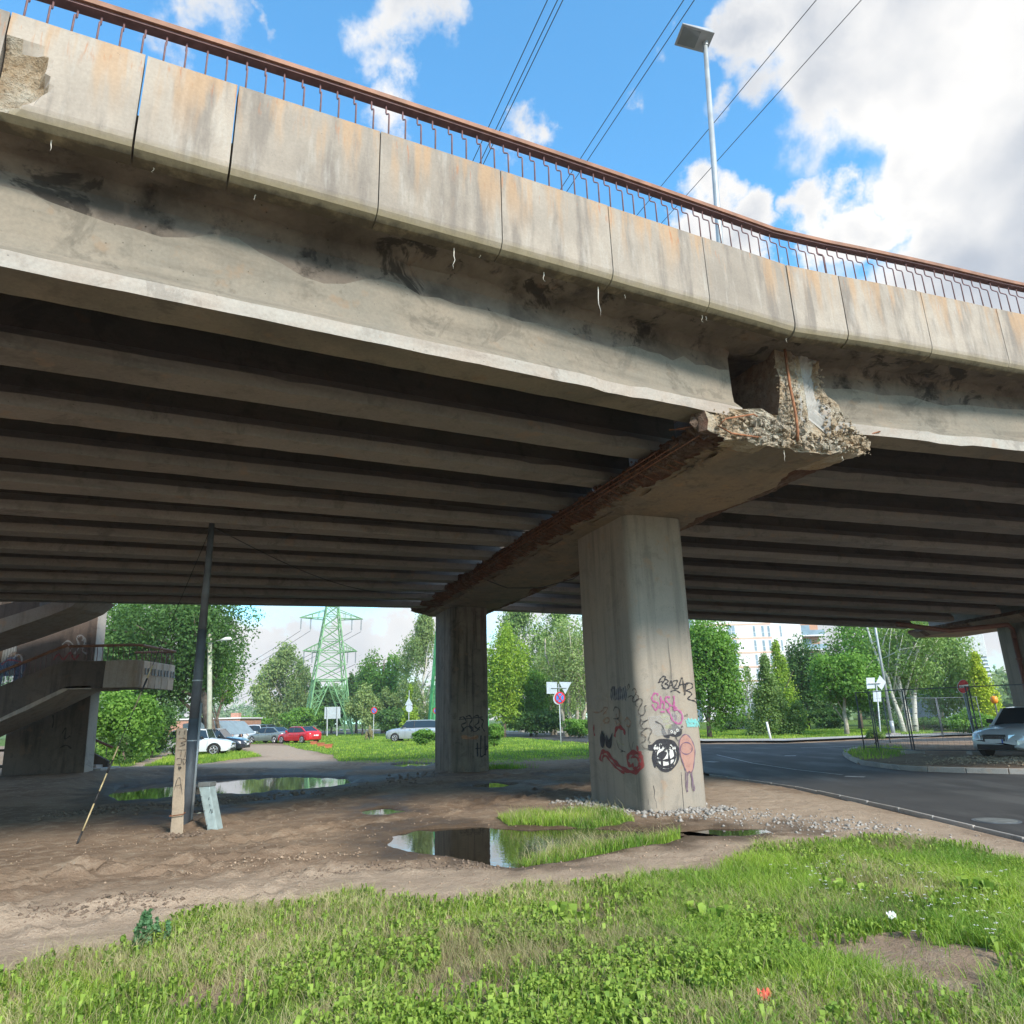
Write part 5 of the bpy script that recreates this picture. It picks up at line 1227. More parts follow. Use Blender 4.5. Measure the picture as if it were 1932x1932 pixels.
# light pole at right
Yr = 44.3; rb = atY(1686, 1387, Yr); rt_ = rb + np.array([0, 0, 10.5])
rp = thing('light_pole', 'slender grey metal light pole on the pavement beyond the fence', 'pole', (rb[0], Yr, .12))
MB().tube([(rb[0], Yr, .1), tuple(rt_)], [.09, .05], 10).obj('shaft', MAT['galv'], rp, smooth=True); MB().tube([(rb[0], Yr, .1), (rb[0], Yr, .9)], .12, 10).obj('door_section', MAT['galv'], rp, smooth=True); MB().box((rb[0] - .3, Yr - .3, .05), (rb[0] + .3, Yr + .3, .2)).obj('footing', MAT['kerb'], rp)
def post(name, label, cat, base, top, Y, r=.032, mat='galv', ):
    b = atY(*base, Y); t = atY(*top, Y); th = thing(name, label, cat, (b[0], Y, 0)); MB().tube([(b[0], Y, -.1), tuple(b), tuple(t)], r, 8).obj('post', MAT[mat], th, smooth=True); return th, b, t
FCE = np.array([0, -1.0, 0])
def plate(name, th, px, py, Y, shape, mat, rad=None, thick=.02, off=0.0, yaw=0.0):
    m_ = MB(); v = []
    for x, y in shape:
        p = atY(px + x, py + y, Y); v.append(p - np.array([0, off, 0]))
    m_.prism(None, [tuple(p) for p in v], [tuple(p - np.array([0, thick, 0])) for p in v]); return m_.obj(name, MAT[mat], th)
def circ(rx, ry, n=28, a0=0): return [(rx * math.cos(a0 + 2 * math.pi * i / n), ry * math.sin(a0 + 2 * math.pi * i / n)) for i in range(n)]
# no stopping sign (with the backs of two others above it)
Y1 = 47.0
th, b, t = post('traffic_sign', 'red and blue no-stopping sign under a square and a triangular sign back', 'sign', (1058, 1394), (1054, 1290), Y1)
plate('square_plate', th, 1041.5, 1298, Y1, [(-10.5, -11.5), (9.5, -11), (9.5, 11), (-10, 11)], 'signback'); plate('triangle_plate', th, 1066.5, 1298, Y1, [(-12, -11.5), (11.5, -11), (0, 12)], 'signback')
MB().tube([atY(1040, 1298, Y1 - .05), atY(1069, 1298, Y1 - .05)], .03, 6).obj('bracket', MAT['galv'], th)
plate('round_back_plate', th, 1053.5, 1318, Y1, circ(10, 11.5), 'signback', off=.03)
plate('sign_rim', th, 1056.3, 1316.5, Y1, circ(9.8, 11.3), 'red', off=.06); plate('sign_face', th, 1056.3, 1316.5, Y1, circ(7.0, 8.4), 'blue', off=.085)
for sg in (1, -1): plate('sign_cross', th, 1056.3, 1316.5, Y1, [(-5.6 * 1, -6.6 * sg), (-4.1, -7.6 * sg), (5.6, 6.6 * sg), (4.1, 7.6 * sg)][::sg], 'red', off=.110 + .01 * sg)
plate('sign_cross_edge', th, 1056.3, 1316.5, Y1, circ(1.9, 2.2), 'red', off=.13)
th, b, t = post('traffic_sign', 'small round no-parking sign on a thin post before the willows', 'sign', (704, 1387), (706, 1331), 70.0)
plate('sign_rim', th, 706, 1340.5, 70, circ(5.8, 6.4), 'red', off=.03); plate('sign_face', th, 706, 1340.5, 70, circ(4.0, 4.5), 'blue', off=.06); plate('sign_cross', th, 706, 1340.5, 70, [(-3.4, -2.7), (-2.4, -3.6), (3.4, 2.7), (2.4, 3.6)], 'red', off=.09)
th, b, t = post('traffic_sign', 'back of a triangular sign above a round one on a tall post', 'sign', (771, 1372), (772, 1302), 64.0)
plate('triangle_plate', th, 771.5, 1323.5, 64, [(0, -8), (7.5, 7), (-7.5, 7)], 'signback'); plate('round_plate', th, 772, 1336.5, 64, circ(6.4, 7), 'signback')
th, b, t = post('traffic_sign', 'no-parking sign half hidden at the left edge of the far column', 'sign', (822, 1390), (823, 1332), 58.0)
plate('sign_rim', th, 823.5, 1341, 58, circ(6, 6.5), 'red', off=.03); plate('sign_face', th, 823.5, 1341, 58, circ(4, 4.5), 'blue', off=.06)
th, b, t = post('traffic_sign', 'three pale sign backs, one a diamond, on a post beyond the fence', 'sign', (1661, 1380), (1653, 1290), 44.0, .045)
plate('square_plate', th, 1642.5, 1289, 44, [(-8.5, -10), (7.5, -10.5), (8, 9.5), (-7, 10.5)], 'signback'); plate('diamond_plate', th, 1661.5, 1288, 44, [(-2, -14), (9.5, -1), (2, 14), (-9.5, 2)], 'signback'); plate('lower_plate', th, 1654.5, 1313.5, 44, [(-8, -10), (7.5, -10.5), (8, 10), (-6.5, 10.5)], 'signback')
MB().tube([atY(1639, 1289.5, 43.9), atY(1662, 1288.5, 43.9)], .03, 6).obj('bracket', MAT['galv'], th)
# billboard back
th = thing('billboard', 'blank pale billboard back on two posts in front of the pylon', 'billboard', tuple(G(628, 1386))); Yb = 66
plate('panel', th, 626, 1345.5, Yb, [(-13, -11.5), (16, -12), (16.5, 10), (-14, 11)], 'signback', thick=.06); 
for x0, x1 in ((617.5, 617), (636, 635.5)): MB().tube([atY(x0, 1334, Yb - .1), atY(x1, 1388, Yb - .1)], .06, 6).obj('post', MAT['galv'], th)
# no entry sign
Yn = 25.2
th, b, t = post('no_entry_sign', 'red round no-entry sign with white bar on a leaning post', 'sign', (1847, 1422), (1817, 1303), Yn, .034)
plate('sign_rim', th, 1815, 1295.3, Yn, circ(10.6, 13), 'white', off=.04); plate('sign_face', th, 1815, 1295.3, Yn, circ(9.9, 12.3), 'red', off=.065); plate('white_bar', th, 1815, 1295.3, Yn, [(-8.8, -2.0), (8.4, -3.9), (8.9, 1.3), (-8.3, 3.4)], 'white', off=.09)
# leaning white marker post with base
ml = G(1455, 1399); th = thing('marker_post', 'leaning white marker post on a dark base at the far kerb', 'post', (ml[0], ml[1] - .5, 0)); YM = ml[1] - .5
MB().tube([atY(1455, 1398, YM), atY(1446.5, 1362, YM)], .06, 8).obj('post', MAT['white'], th, smooth=True); MB().disc((ml[0] - .2, YM, .02), (0, 0, 1), .42, .09, 20).obj('base', MAT['rust'], th)

# ------------------------------------------------------------------ power pylons and lines
def pylon(label, cx_, cy_, hw, H, rz, mat, arms=True, H1=.42):
    th = thing('power_pylon', label, 'pylon', (cx_, cy_, 0)); cr, sr = math.cos(rz), math.sin(rz)
    def hwz(z):
        f = z / H; return hw * (1 - .80 * f / .84) if f < .84 else hw * .20
    def cpt(i, z):
        w = hwz(z); x, y = [(-w, -w), (w, -w), (w, w), (-w, w)][i]; return np.array([cx_ + x * cr - y * sr, cy_ + x * sr + y * cr, z])
    zb_ = [0, H * .12, H * .22, H * .32, H * .41, H * .49, H * .56, H * .64, H * .71, H * .77, H * .83, H * .89, H * .95, H]
    for i in range(4): m_ = MB(); m_.bar(cpt(i, 0), cpt(i, H * .84), .14 if arms and H < 30 else .3); m_.bar(cpt(i, H * .84), cpt(i, H), .13); m_.obj('leg', MAT[mat], th)
    zm = H * .32
    for i in range(4):
        j = (i + 1) % 4; m_ = MB()
        mid = (cpt(i, zm) + cpt(j, zm)) / 2
        m_.bar(cpt(i, 0), mid, .11); m_.bar(cpt(j, 0), mid, .11); m_.bar(cpt(i, zm), cpt(j, zm), .13)
        for f in (.2, .4, .6, .8):
            a = cpt(i, zm * f); b = cpt(i, 0) * (1 - f) + mid * f; m_.bar(a, b, .07); a2 = cpt(j, zm * f); b2 = cpt(j, 0) * (1 - f) + mid * f; m_.bar(a2, b2, .07)
            m_.bar(cpt(i, zm * (f - .2)), b, .06); m_.bar(cpt(j, zm * (f - .2)), b2, .06); m_.bar(cpt(i, zm * min(f + .2, 1)), b, .05); m_.bar(cpt(j, zm * min(f + .2, 1)), b2, .05)
        zs_ = [z for z in zb_ if z >= zm]
        for a, b in zip(zs_[:-1], zs_[1:]):
            m_.bar(cpt(i, a), cpt(j, b), .08); m_.bar(cpt(j, a), cpt(i, b), .08); m_.bar(cpt(i, b), cpt(j, b), .08)
        m_.obj('lattice_face', MAT[mat], th)
    tips = []
    if arms:
        for za, ln in ((H * .49, 3.9), (H * .69, 4.6), (H * .90, 3.4)):
            for sg in (-1, 1):
                m_ = MB(); e = np.array([cx_ + sg * ln * cr, cy_ + sg * ln * sr, za + .1]); ids = (0, 3) if sg < 0 else (1, 2)
                for i in ids: m_.bar(cpt(i, za), e, .10); m_.bar(cpt(i, za + 1.3), e, .08)
                for f in (.25, .5, .75):
                    A = [cpt(i, za) * (1 - f) + e * f for i in ids]; B = [cpt(i, za + 1.3) * (1 - f) + e * f for i in ids]
                    m_.bar(A[0], A[1], .06); m_.bar(A[0], B[0], .06); m_.bar(A[1], B[1], .06)
                m_.obj('cross_arm', MAT[mat], th)
                for off in (.05, .35):
                    p = e - np.array([sg * off * ln * cr, sg * off * ln * sr, 0]); m2 = MB()
                    for k in range(9): m2.tube([p - ZZ * (.2 + .17 * k), p - ZZ * (.28 + .17 * k)], .10, 6)
                    m2.bar(p, p - ZZ * 1.8, .03); m2.obj('insulator_string', MAT['insulator'], th)
                    tips.append(p - ZZ * 1.9)
    return th, tips
def haxis(x): return None
pc_ = atY(616, 1384, 105.0)
py1, tips = pylon('tall pale green lattice power pylon standing on the far grass', pc_[0], 105.0, 3.15, 24.0, math.radians(22), 'pylon')
pc2 = atY(863, 1384, 86.0)
py2, tips2 = pylon('green lattice power pylon mostly hidden behind the far column', pc2[0], 86.0, 3.1, 40.0, math.radians(12), 'pylon_dark')
azw = math.radians(-22.7); DW = np.array([math.sin(azw), math.cos(azw), 0])
def wire(p, fwd, back, lab, r=.011, sag=2.0):
    pts = []
    for f in np.linspace(-back, fwd, 30):
        q_ = p + DW * f; u = (f + back) / (fwd + back); pts.append(q_ - ZZ * sag * 4 * (u - .0) * (1 - u) * 0 )
    th = thing('power_line', lab, 'cable', tuple(p), group='overhead lines above the overpass'); MB().tube(pts, r, 4).obj('wire', MAT['wire'], th, smooth=True)
for x, lab in ((1033, 'leftmost thin black overhead line above the railing'), (1052, 'middle of the three close overhead lines at the left'), (1062, 'right one of the three close overhead lines at the left'), (1290, 'left one of the two middle overhead lines left of the lamp head'),
               (1310, 'right one of the two middle overhead lines left of the lamp head'), (1540, 'overhead line crossing the street lamp pole, the upper one'), (1625, 'rightmost overhead line, passing in front of the big white cloud')): wire(G(x, 0, 16.0), 62, 25, lab)
PL = ['outer line hung from the left lower arm of the tall green pylon', 'inner line hung from the left lower arm of the tall green pylon', 'outer line hung from the right lower arm of the tall green pylon', 'inner line hung from the right lower arm of the tall green pylon', 'outer line hung from the left upper arm of the tall green pylon', 'inner line hung from the left upper arm of the tall green pylon', 'outer line hung from the right upper arm of the tall green pylon', 'inner line hung from the right upper arm of the tall green pylon']
for k, p in enumerate(tips[:8]):
    th = thing('pylon_line', PL[k], 'cable', tuple(p), group='lines strung from the tall green pylon')
    far_ = p + DW * 160 + np.array([-40, 0, 0]) - ZZ * 0; MB().tube([p + (far_ - p) * f - ZZ * 5 * 4 * f * (1 - f) for f in np.linspace(0, 1, 14)], .035, 4).obj('wire', MAT['wire'], th)

# ------------------------------------------------------------------ site fence, barrier, gravel island
def fence_panel(label, A, B, h=2.0, foot=True, n=None):
    A = np.array(A); B = np.array(B); th = thing('mesh_fence_panel', label, 'fence', (A[0], A[1], A[2]), group='temporary mesh fence panels by the island')
    d = (B - A); L = np.linalg.norm(d[:2]); d = d / L
    for p in (A + d * .05, B - d * .05): MB().tube([p, p + ZZ * h], .022, 6).obj('upright', MAT['polegrey'], th, smooth=True)
    for z in (.12, h - .02): MB().tube([A + ZZ * z, B + ZZ * z], .018, 6).obj('rail', MAT['polegrey'], th)
    m_ = MB(); 
    for k in range(1, int(L / .16)): p = A + d * (.16 * k); m_.tube([p + ZZ * .12, p + ZZ * (h - .02)], .0028, 3, False)
    for k in range(1, int(h / .25)): m_.tube([A + ZZ * (.12 + .25 * k), B + ZZ * (.12 + .25 * k)], .0028, 3, False)
    o = m_.obj('wire_mesh', MAT['polegrey'], th); o['kind'] = 'stuff'
    if foot:
        m_ = MB().obox(B + np.array([-.35, -.14, -.02]), (.7, .05, 0), (-.03, .26, 0), (0, 0, .13)); m_.obj('concrete_foot', MAT['kerb'], th, bevel=.02)
def gi(x, y, z=.10): return G(x, y, z)
fa, fb, fc, fd_ = gi(1629, 1416), gi(1658, 1416.5), gi(1724, 1422), gi(1850, 1423.5)
fence_panel('leftmost mesh fence panel, at the tip of the gravel island', fa, fb, 2.15, False)
fence_panel('mesh fence panel between two feet left of the no-entry sign', fb, fc, 2.15)
fence_panel('mesh fence panel ending at the no-entry sign post', fc, fd_, 2.15)
fence_panel('mesh fence panel in front of the parked silver car', fd_, fd_ + (fd_ - fc) / np.linalg.norm(fd_ - fc) * 3.6, 2.15)
ga_, gb_, gc_ = G(1679, 1402, .1), G(1779, 1391, .1), G(1858, 1388, .1)
fence_panel('rear mesh fence panel behind the red and white barrier bar', ga_, gb_, 2.0, False)
fence_panel('rear mesh fence panel just behind the no-entry sign', gb_, gc_, 2.0, False)
th = thing('barrier_bar', 'low faded red and white barrier bar lying behind the fence', 'barrier', tuple(G(1720, 1412, .1)))
ba, bb_ = atY(1716, 1412, 31), atY(1862, 1404, 33.5)
for k in range(8): MB().tube([ba + (bb_ - ba) * k / 8, ba + (bb_ - ba) * (k + 1) / 8], .075, 8).obj('bar_section', MAT['rail'] if k % 2 else MAT['kerb'], th)
for e in (ba, bb_): MB().box((e[0] - .06, e[1] + .08, .05), (e[0] + .06, e[1] + .2, e[2] + .1)).obj('upright', MAT['rust'], th)
# beacon
b_ = atY(1877, 1326, 33); th = thing('warning_lamp', 'small orange warning lamp on the fence behind the silver car', 'lamp', tuple(b_))
MB().tube([b_ - ZZ * .02, b_ + ZZ * .10, b_ + ZZ * .26, b_ + ZZ * .30], [.10, .15, .13, .04], 12).obj('lens', MAT['orange'], th, smooth=True); MB().tube([b_ - ZZ * 1.1, b_], .03, 6).obj('stem', MAT['polegrey'], th)

# ------------------------------------------------------------------ cars
def arch_path(x, wxs, r, zb0):
    z = zb0
    for wx_ in wxs:
        d = abs(x - wx_)
        if d < r: z = max(z, .31 + math.sqrt(r * r - d * d) * .98)
    return z
def car(label, paint, loc, az, kind='sedan', L=4.5, Wd=1.78, Hh=1.45, group=None, detail=1, plate_=True):
    """x forward, y left.  Lofted body with wheel arches, glasshouse with pillars, wheels, lamps."""
    th = thing('parked_car', label, 'car', tuple(loc), math.pi / 2 - az, group)
    P = CARP[paint]; h = L / 2; wr = .33; wxs = (h - .86, -h + .88); hw = Wd / 2
    hood = {'sedan': .92, 'suv': 1.05, 'hatch': .92, 'wagon': .93}[kind] * (Hh / (1.68 if kind == 'suv' else 1.45)) if kind == 'suv' else .90
    belt = hood + .06
    tail = {'sedan': 1.03, 'suv': 1.12, 'hatch': 1.0, 'wagon': 1.0}[kind]
    if kind == 'suv': belt = 1.12; hood = 1.08
    def ztop(x):                                    # shoulder line along the car
        u = (x + h) / L
        pts = [(0, tail * .80), (.03, tail * .97), (.16, tail), (.30, belt), (.66, belt), (.74, hood + .02), (.90, hood - .08), (.965, hood - .17), (1, hood - .32)]
        for (a, za), (b, zb_) in zip(pts[:-1], pts[1:]):
            if u <= b: return za + (zb_ - za) * (u - a) / (b - a)
        return pts[-1][1]
    def wid(x):
        u = (x + h) / L; e = min(u, 1 - u); return hw * (1 - .24 * max(0, 1 - e / .10) ** 2 - .06 * max(0, 1 - e / .3))
    xs = sorted(set([round(-h + L * k / 26, 3) for k in range(27)] + [round(w_ + s_ * wr * 1.16 * math.cos(a), 3) for w_ in wxs for s_ in (1, -1) for a in (0.02, .35, .7, 1.05, 1.3)] + [round(w_, 3) for w_ in wxs]))
    V = []; npf = 0
    for x in xs:
        w = wid(x); zt_c = ztop(x); u = (x + h) / L; zb0 = .22 + (.10 * max(0, 1 - min(u, 1 - u) / .05))
        zb_ = arch_path(x, wxs, wr * 1.15, zb0); zb_ = min(zb_, zt_c - .12)
        half = [(w * .86, zb_ + 0), (w * .985, zb_ + .02), (w, max(zb_ + .03, .52)), (w * 1.0, max(zb_ + .05, zt_c - .26)), (w * .975, zt_c - .10), (w * .90, zt_c - .025), (w * .45, zt_c + .02)]
        ring_ = [(x, y, z) for y, z in half] + [(x, 0, zt_c + .028)] + [(x, -y, z) for y, z in half[::-1]]
        npf = len(ring_); V += ring_
    fs = [[k * npf + i, k * npf + (i + 1) % npf, (k + 1) * npf + (i + 1) % npf, (k + 1) * npf + i] for k in range(len(xs) - 1) for i in range(npf)]
    fs += [list(range(npf))[::-1], [(len(xs) - 1) * npf + i for i in range(npf)]]
    fs = [f[::-1] for f in fs]
    m_ = MB().add(V, fs); body = m_.obj('body', P, th, smooth=True, world=False)
    b2 = body.modifiers.new('bevel', 'BEVEL'); b2.width = .03; b2.segments = 2; b2.limit_method = 'ANGLE'; b2.angle_limit = 1.0
    # glasshouse
    if kind == 'sedan': gx_ = [(-h + .55, 0), (-h + 1.25, .93), (-h + 1.9, 1), (.05 + .1, 1), (.55, .93), (h - 1.28, 0)]
    elif kind == 'hatch': gx_ = [(-h + .12, 0), (-h + .42, .90), (-h + 1.0, 1), (.0, 1), (.42, .93), (h - 1.22, 0)]
    else: gx_ = [(-h + .10, 0), (-h + .40, .92), (-h + .9, 1), (.1, 1), (.55, .94), (h - 1.32, 0)]
    V = []; top = Hh
    for x, f in gx_:
        b0 = ztop(x) - .02; w0 = wid(x) * .93; w1 = w0 * .80; zt2 = b0 + (top - b0) * f; wt_ = w0 + (w1 - w0) * f
        V += [(x, w0, b0), (x, wt_ * 1.0, zt2 - .05 * f), (x, wt_ * .86, zt2), (x, -wt_ * .86, zt2), (x, -wt_, zt2 - .05 * f), (x, -w0, b0)]
    n = len(gx_); fs = []; mi = []
    m_ = MB(); m_.v = V
    for k in range(n - 1):
        for i in range(5):
            m_.f.append([k * 6 + i, (k + 1) * 6 + i, (k + 1) * 6 + i + 1, k * 6 + i + 1])
            glass = (i in (0, 4)) or (i == 2 and (k == 0 or k >= n - 2))
            roofish = i == 2 and not (k == 0 or k >= n - 2)
            m_.m.append(0 if glass else 1)
            if i in (1, 3): m_.m[-1] = 1
            if i in (0, 4) and False: pass
    m_.obj('glasshouse', [MAT['glass'], P], th, smooth=False, world=False, bevel=.02)
    # pillars
    for s_ in (1, -1):
        for k in (0, n - 2):
            a = V[k * 6 + (0 if s_ > 0 else 5)]; b = V[(k + 1) * 6 + (1 if s_ > 0 else 4)]; MB().tube([a, b], .038, 5).obj('roof_pillar', P, th, world=False)
        MB().tube([V[k * 6 + (1 if s_ > 0 else 4)] for k in range(1, n - 1)], .03, 5).obj('roof_edge', P, th, world=False)
    m_ = MB()
    for s_ in (1, -1):
        x = -.12; b0 = ztop(x); y0 = wid(x) * .93; m_.tube([(x, s_ * y0, b0 - .02), (x - .02, s_ * y0 * .805, top - .06)], .032, 5)
    m_.obj('door_pillar', MAT['trim'], th, world=False)
    for wx_ in wxs:
        for s_ in (1, -1):
            y = s_ * (hw - .10)
            t = MB(); t.tube([(wx_, y - .10, wr), (wx_, y - .075, wr), (wx_, y + .075, wr), (wx_, y + .10, wr)], [wr * .9, wr, wr, wr * .9], 22); wheel = t.obj('wheel', MAT['tyre'], th, smooth=False, world=False)
            r = MB(); yo = y + s_ * .114; r.tube([(wx_, yo - s_ * .05, wr), (wx_, yo - s_ * .02, wr)], wr * .66, 18)
            for k in range(5):
                a = 2 * math.pi * k / 5 + .3; c_, s2 = math.cos(a), math.sin(a)
                for da in (-.16, .16):
                    r.tube([(wx_ + math.cos(a + da) * .05, yo, wr + math.sin(a + da) * .05), (wx_ + math.cos(a + da * 1.2) * wr * .62, yo - s_ * .005, wr + math.sin(a + da * 1.2) * wr * .62)], .018, 4)
            R_ = r.ring((wx_, yo, wr), (0, 1, 0), wr * .66, 18); r.tube(R_ + [R_[0]], .018, 4, False)
            r.obj('rim', MAT['rim'], wheel, world=False)
            dk = MB(); dk.tube([(wx_, yo - s_ * .019, wr), (wx_, yo - s_ * .012, wr)], wr * .60, 18); dk.obj('brake_gap', MAT['trim'], wheel, world=False)
            ar = MB(); pts = [(wx_ + math.cos(a) * wr * 1.15, s_ * (wid(wx_) * 1.0 + .002), .31 + math.sin(a) * wr * 1.13) for a in np.linspace(0.0, math.pi, 12)]
            ar.tube(pts, .018 if kind != 'hatch' else .035, 5); ar.obj('wheel_arch_trim', MAT['trim'] if kind in ('hatch', 'suv') else P, th, world=False)
    for s_ in (1, -1):
        x = h - .20; z = ztop(x) - .15; w = wid(x)
        m_ = MB(); m_.obox((h - .035, s_ * w * .50, z - .05), (-.30, s_ * w * .40 + 0, .03), (-.02, 0, .13), (0.06, s_ * .02, 0)); m_.obj('headlight', MAT['headlight'], th, world=False, bevel=.01)
        x = -h; z = ztop(-h + .02) - .02
        m_ = MB(); m_.obox((-h - .02, s_ * wid(-h + .05) * .66, z - .16), (.18, s_ * wid(-h + .1) * .30, 0), (0, 0, .20), (-.02, s_ * .03, 0)); m_.obj('tail_light', MAT['taillight'], th, world=False, bevel=.01)
        m_ = MB().box((h - 1.62, s_ * (hw + .0) - .0, belt + .0), (h - 1.48, s_ * (hw + .17), belt + .14)) if False else MB().obox((h - 1.62, s_ * hw * .96, belt + .0), (.10, 0, 0), (0, s_ * .20, .02), (0, 0, .13)); m_.obj('mirror', P if kind == 'sedan' else MAT['trim'], th, world=False, bevel=.03)
        for x in ((.15, -.85) if kind != 'hatch' else (-.1,)): MB().box((x - .02, s_ * (wid(x) + .012) - .012, belt - .20), (x + .16, s_ * (wid(x) + .012) + .012, belt - .17)).obj('door_handle', MAT['chrome'], th, world=False)
        m_ = MB()
        for x in ((.62, -.30, -1.1) if kind != 'hatch' else (.62, -.55)): m_.box((x, s_ * (wid(x) + .001) - .002, .36), (x + .012, s_ * (wid(x) + .001) + .002, belt - .10))
        m_.obj('door_gap', MAT['trim'], th, world=False)
    MB().box((h - .06, -wid(h) * .50, hood - .40), (h + .014, wid(h) * .50, hood - .22)).obj('grille', MAT['trim'], th, world=False, bevel=.012)
    m_ = MB()
    for k in range(-8, 9): m_.box((h + .010, k * .045 - .006, hood - .41), (h + .018, k * .045 + .006, hood - .25))
    m_.obj('grille_bars', MAT['chrome'], th, world=False)
    MB().box((h - .10, -wid(h) * .86, .26), (h + .010, wid(h) * .86, .40)).obj('lower_intake', MAT['trim'], th, world=False, bevel=.015)
    MB().box((h + .012, -.26, .44), (h + .022, .26, .55)).obj('number_plate', MAT['plate'], th, world=False)
    MB().box((h + .0221, .215, .44), (h + .024, .26, .55)).obj('number_plate_strip', MAT['plateblue'], th, world=False)
    MB().box((-h - .022, -.26, .60), (-h - .008, .26, .71)).obj('number_plate', MAT['plate'], th, world=False)
    return th
def carat(px, py_base, Y, *a, **k):
    p = atY(px, py_base, Y); return (p[0], Y, k.pop('z', 0.0))
D = math.radians
_hd = D(244); _A = atY(1822, 1395, 22.9); _F = _A[:2] + .86 * np.array([-math.cos(_hd), math.sin(_hd)]) ; _C = _F - 2.32 * np.array([math.sin(_hd), math.cos(_hd)])
car('silver family car with dark windscreen parked under the deck at the right', 'wsil', (_C[0], _C[1], .10), _hd, 'wagon', 4.65, 1.81, 1.46)
car('white two-door hatchback with black wheel arches behind the concrete post', 'white', (atY(379, 1400, 44)[0], 44, 0), D(84), 'hatch', 3.75, 1.72, 1.52)
car('dark hatchback with its nose showing behind the white one', 'dark', (atY(404, 1400, 48)[0], 48.0, 0), D(86), 'hatch', 4.3, 1.75, 1.46)
car('silver estate car parked third from the near end of the left row', 'silver', (atY(403, 1400, 51)[0], 51.0, 0), D(88), 'wagon', 4.7, 1.78, 1.50)
car('white off-roader with its tailgate side open beside the bending person', 'white', (atY(485, 1385, 74)[0], 74.0, 0), D(98), 'suv', 4.4, 1.82, 1.70)
car('grey-green saloon parked between the white and the red car', 'greysilver', (atY(510, 1385, 70)[0], 70.0, 0), D(-62), 'sedan', 4.65, 1.78, 1.45)
car('bright red saloon seen from behind on the grass verge', 'red', (atY(565, 1385, 67)[0], 67.0, 0), D(-56), 'sedan', 4.5, 1.76, 1.45)
car('silver off-roader with black arches on the grass left of the far column', 'silver', (atY(783, 1385, 63)[0], 63.0, 0), D(-84), 'suv', 4.75, 1.9, 1.72)
car('dark van-like car peeping out behind the grey-green saloon', 'dark', (atY(486, 1380, 88)[0], 88.0, 0), D(-70), 'suv', 4.6, 1.85, 1.75)
# open hatch of the white off-roader
# ------------------------------------------------------------------ the bending person
def person(loc, s=1.0):
    me = bpy.data.meshes.new('body')
    J = [((0, 0, .92), .13), ((.10, 0, 1.12), .12), ((.32, 0, 1.22), .13), ((.46, 0, 1.20), .055), ((.58, 0, 1.16), .095), ((.66, 0, 1.12), .075),
         ((-.02, .10, .86), .095), ((.03, .11, .48), .06), ((-.03, .11, .08), .04), ((.10, .11, .03), .035),
         ((-.02, -.10, .86), .095), ((.05, -.12, .47), .06), ((-.02, -.12, .08), .04), ((.11, -.12, .03), .035),
         ((.34, .18, 1.18), .055), ((.42, .20, .92), .038), ((.60, .14, .74), .03), ((.34, -.18, 1.18), .055), ((.44, -.20, .92), .038), ((.62, -.12, .76), .03)]
    E = [(0, 1), (1, 2), (2, 3), (3, 4), (4, 5), (0, 6), (6, 7), (7, 8), (8, 9), (0, 10), (10, 11), (11, 12), (12, 13), (2, 14), (14, 15), (15, 16), (2, 17), (17, 18), (18, 19)]
    for h_, sy in ((16, 1), (19, -1)):
        b = np.array(J[h_][0])
        for k in range(5):
            a = b + np.array([.06 - .012 * (k == 4), (k - 2) * .017, -.035 + .0 * k]); J.append((tuple(a), .009)); E.append((h_, len(J) - 1))
            J.append((tuple(a + np.array([.03, (k - 2) * .003, -.02])), .008)); E.append((len(J) - 2, len(J) - 1))
    me.from_pydata([j[0] for j in J], E, []); o = bpy.data.objects.new('body', me); COL.objects.link(o)
    th = thing('person', 'person in a pink top bending forward beside the white off-roader', 'person', tuple(loc), D(20)); o.parent = th
    o.modifiers.new('skin', 'SKIN'); o.modifiers.new('sub', 'SUBSURF').levels = 1; o.modifiers['sub'].render_levels = 1
    for i, (p, r) in enumerate(J): me.skin_vertices[0].data[i].radius = (r, r)
    me.skin_vertices[0].data[0].use_root = True; me.materials.append(MAT['skin'])
    MB().tube([(-.05, 0, .80), (-.02, 0, .95), (.10, 0, 1.13), (.30, 0, 1.235), (.40, 0, 1.21)], [.155, .155, .14, .15, .08], 12).obj('top', MAT['pink'], th, smooth=True, world=False)
    MB().tube([(-.03, 0, .93), (-.02, .0, .80), (0, 0, .68)], [.165, .17, .19], 12).obj('shorts', MAT['trim'], th, smooth=True, world=False)
    MB().tube([(.47, 0, 1.26), (.56, 0, 1.255), (.64, 0, 1.20), (.60, 0, 1.05)], [.05, .085, .07, .03], 10).obj('hair', MAT['hair'], th, smooth=True, world=False)
    return th
person((atY(454.5, 1396, 68)[0], 68.0, 0))

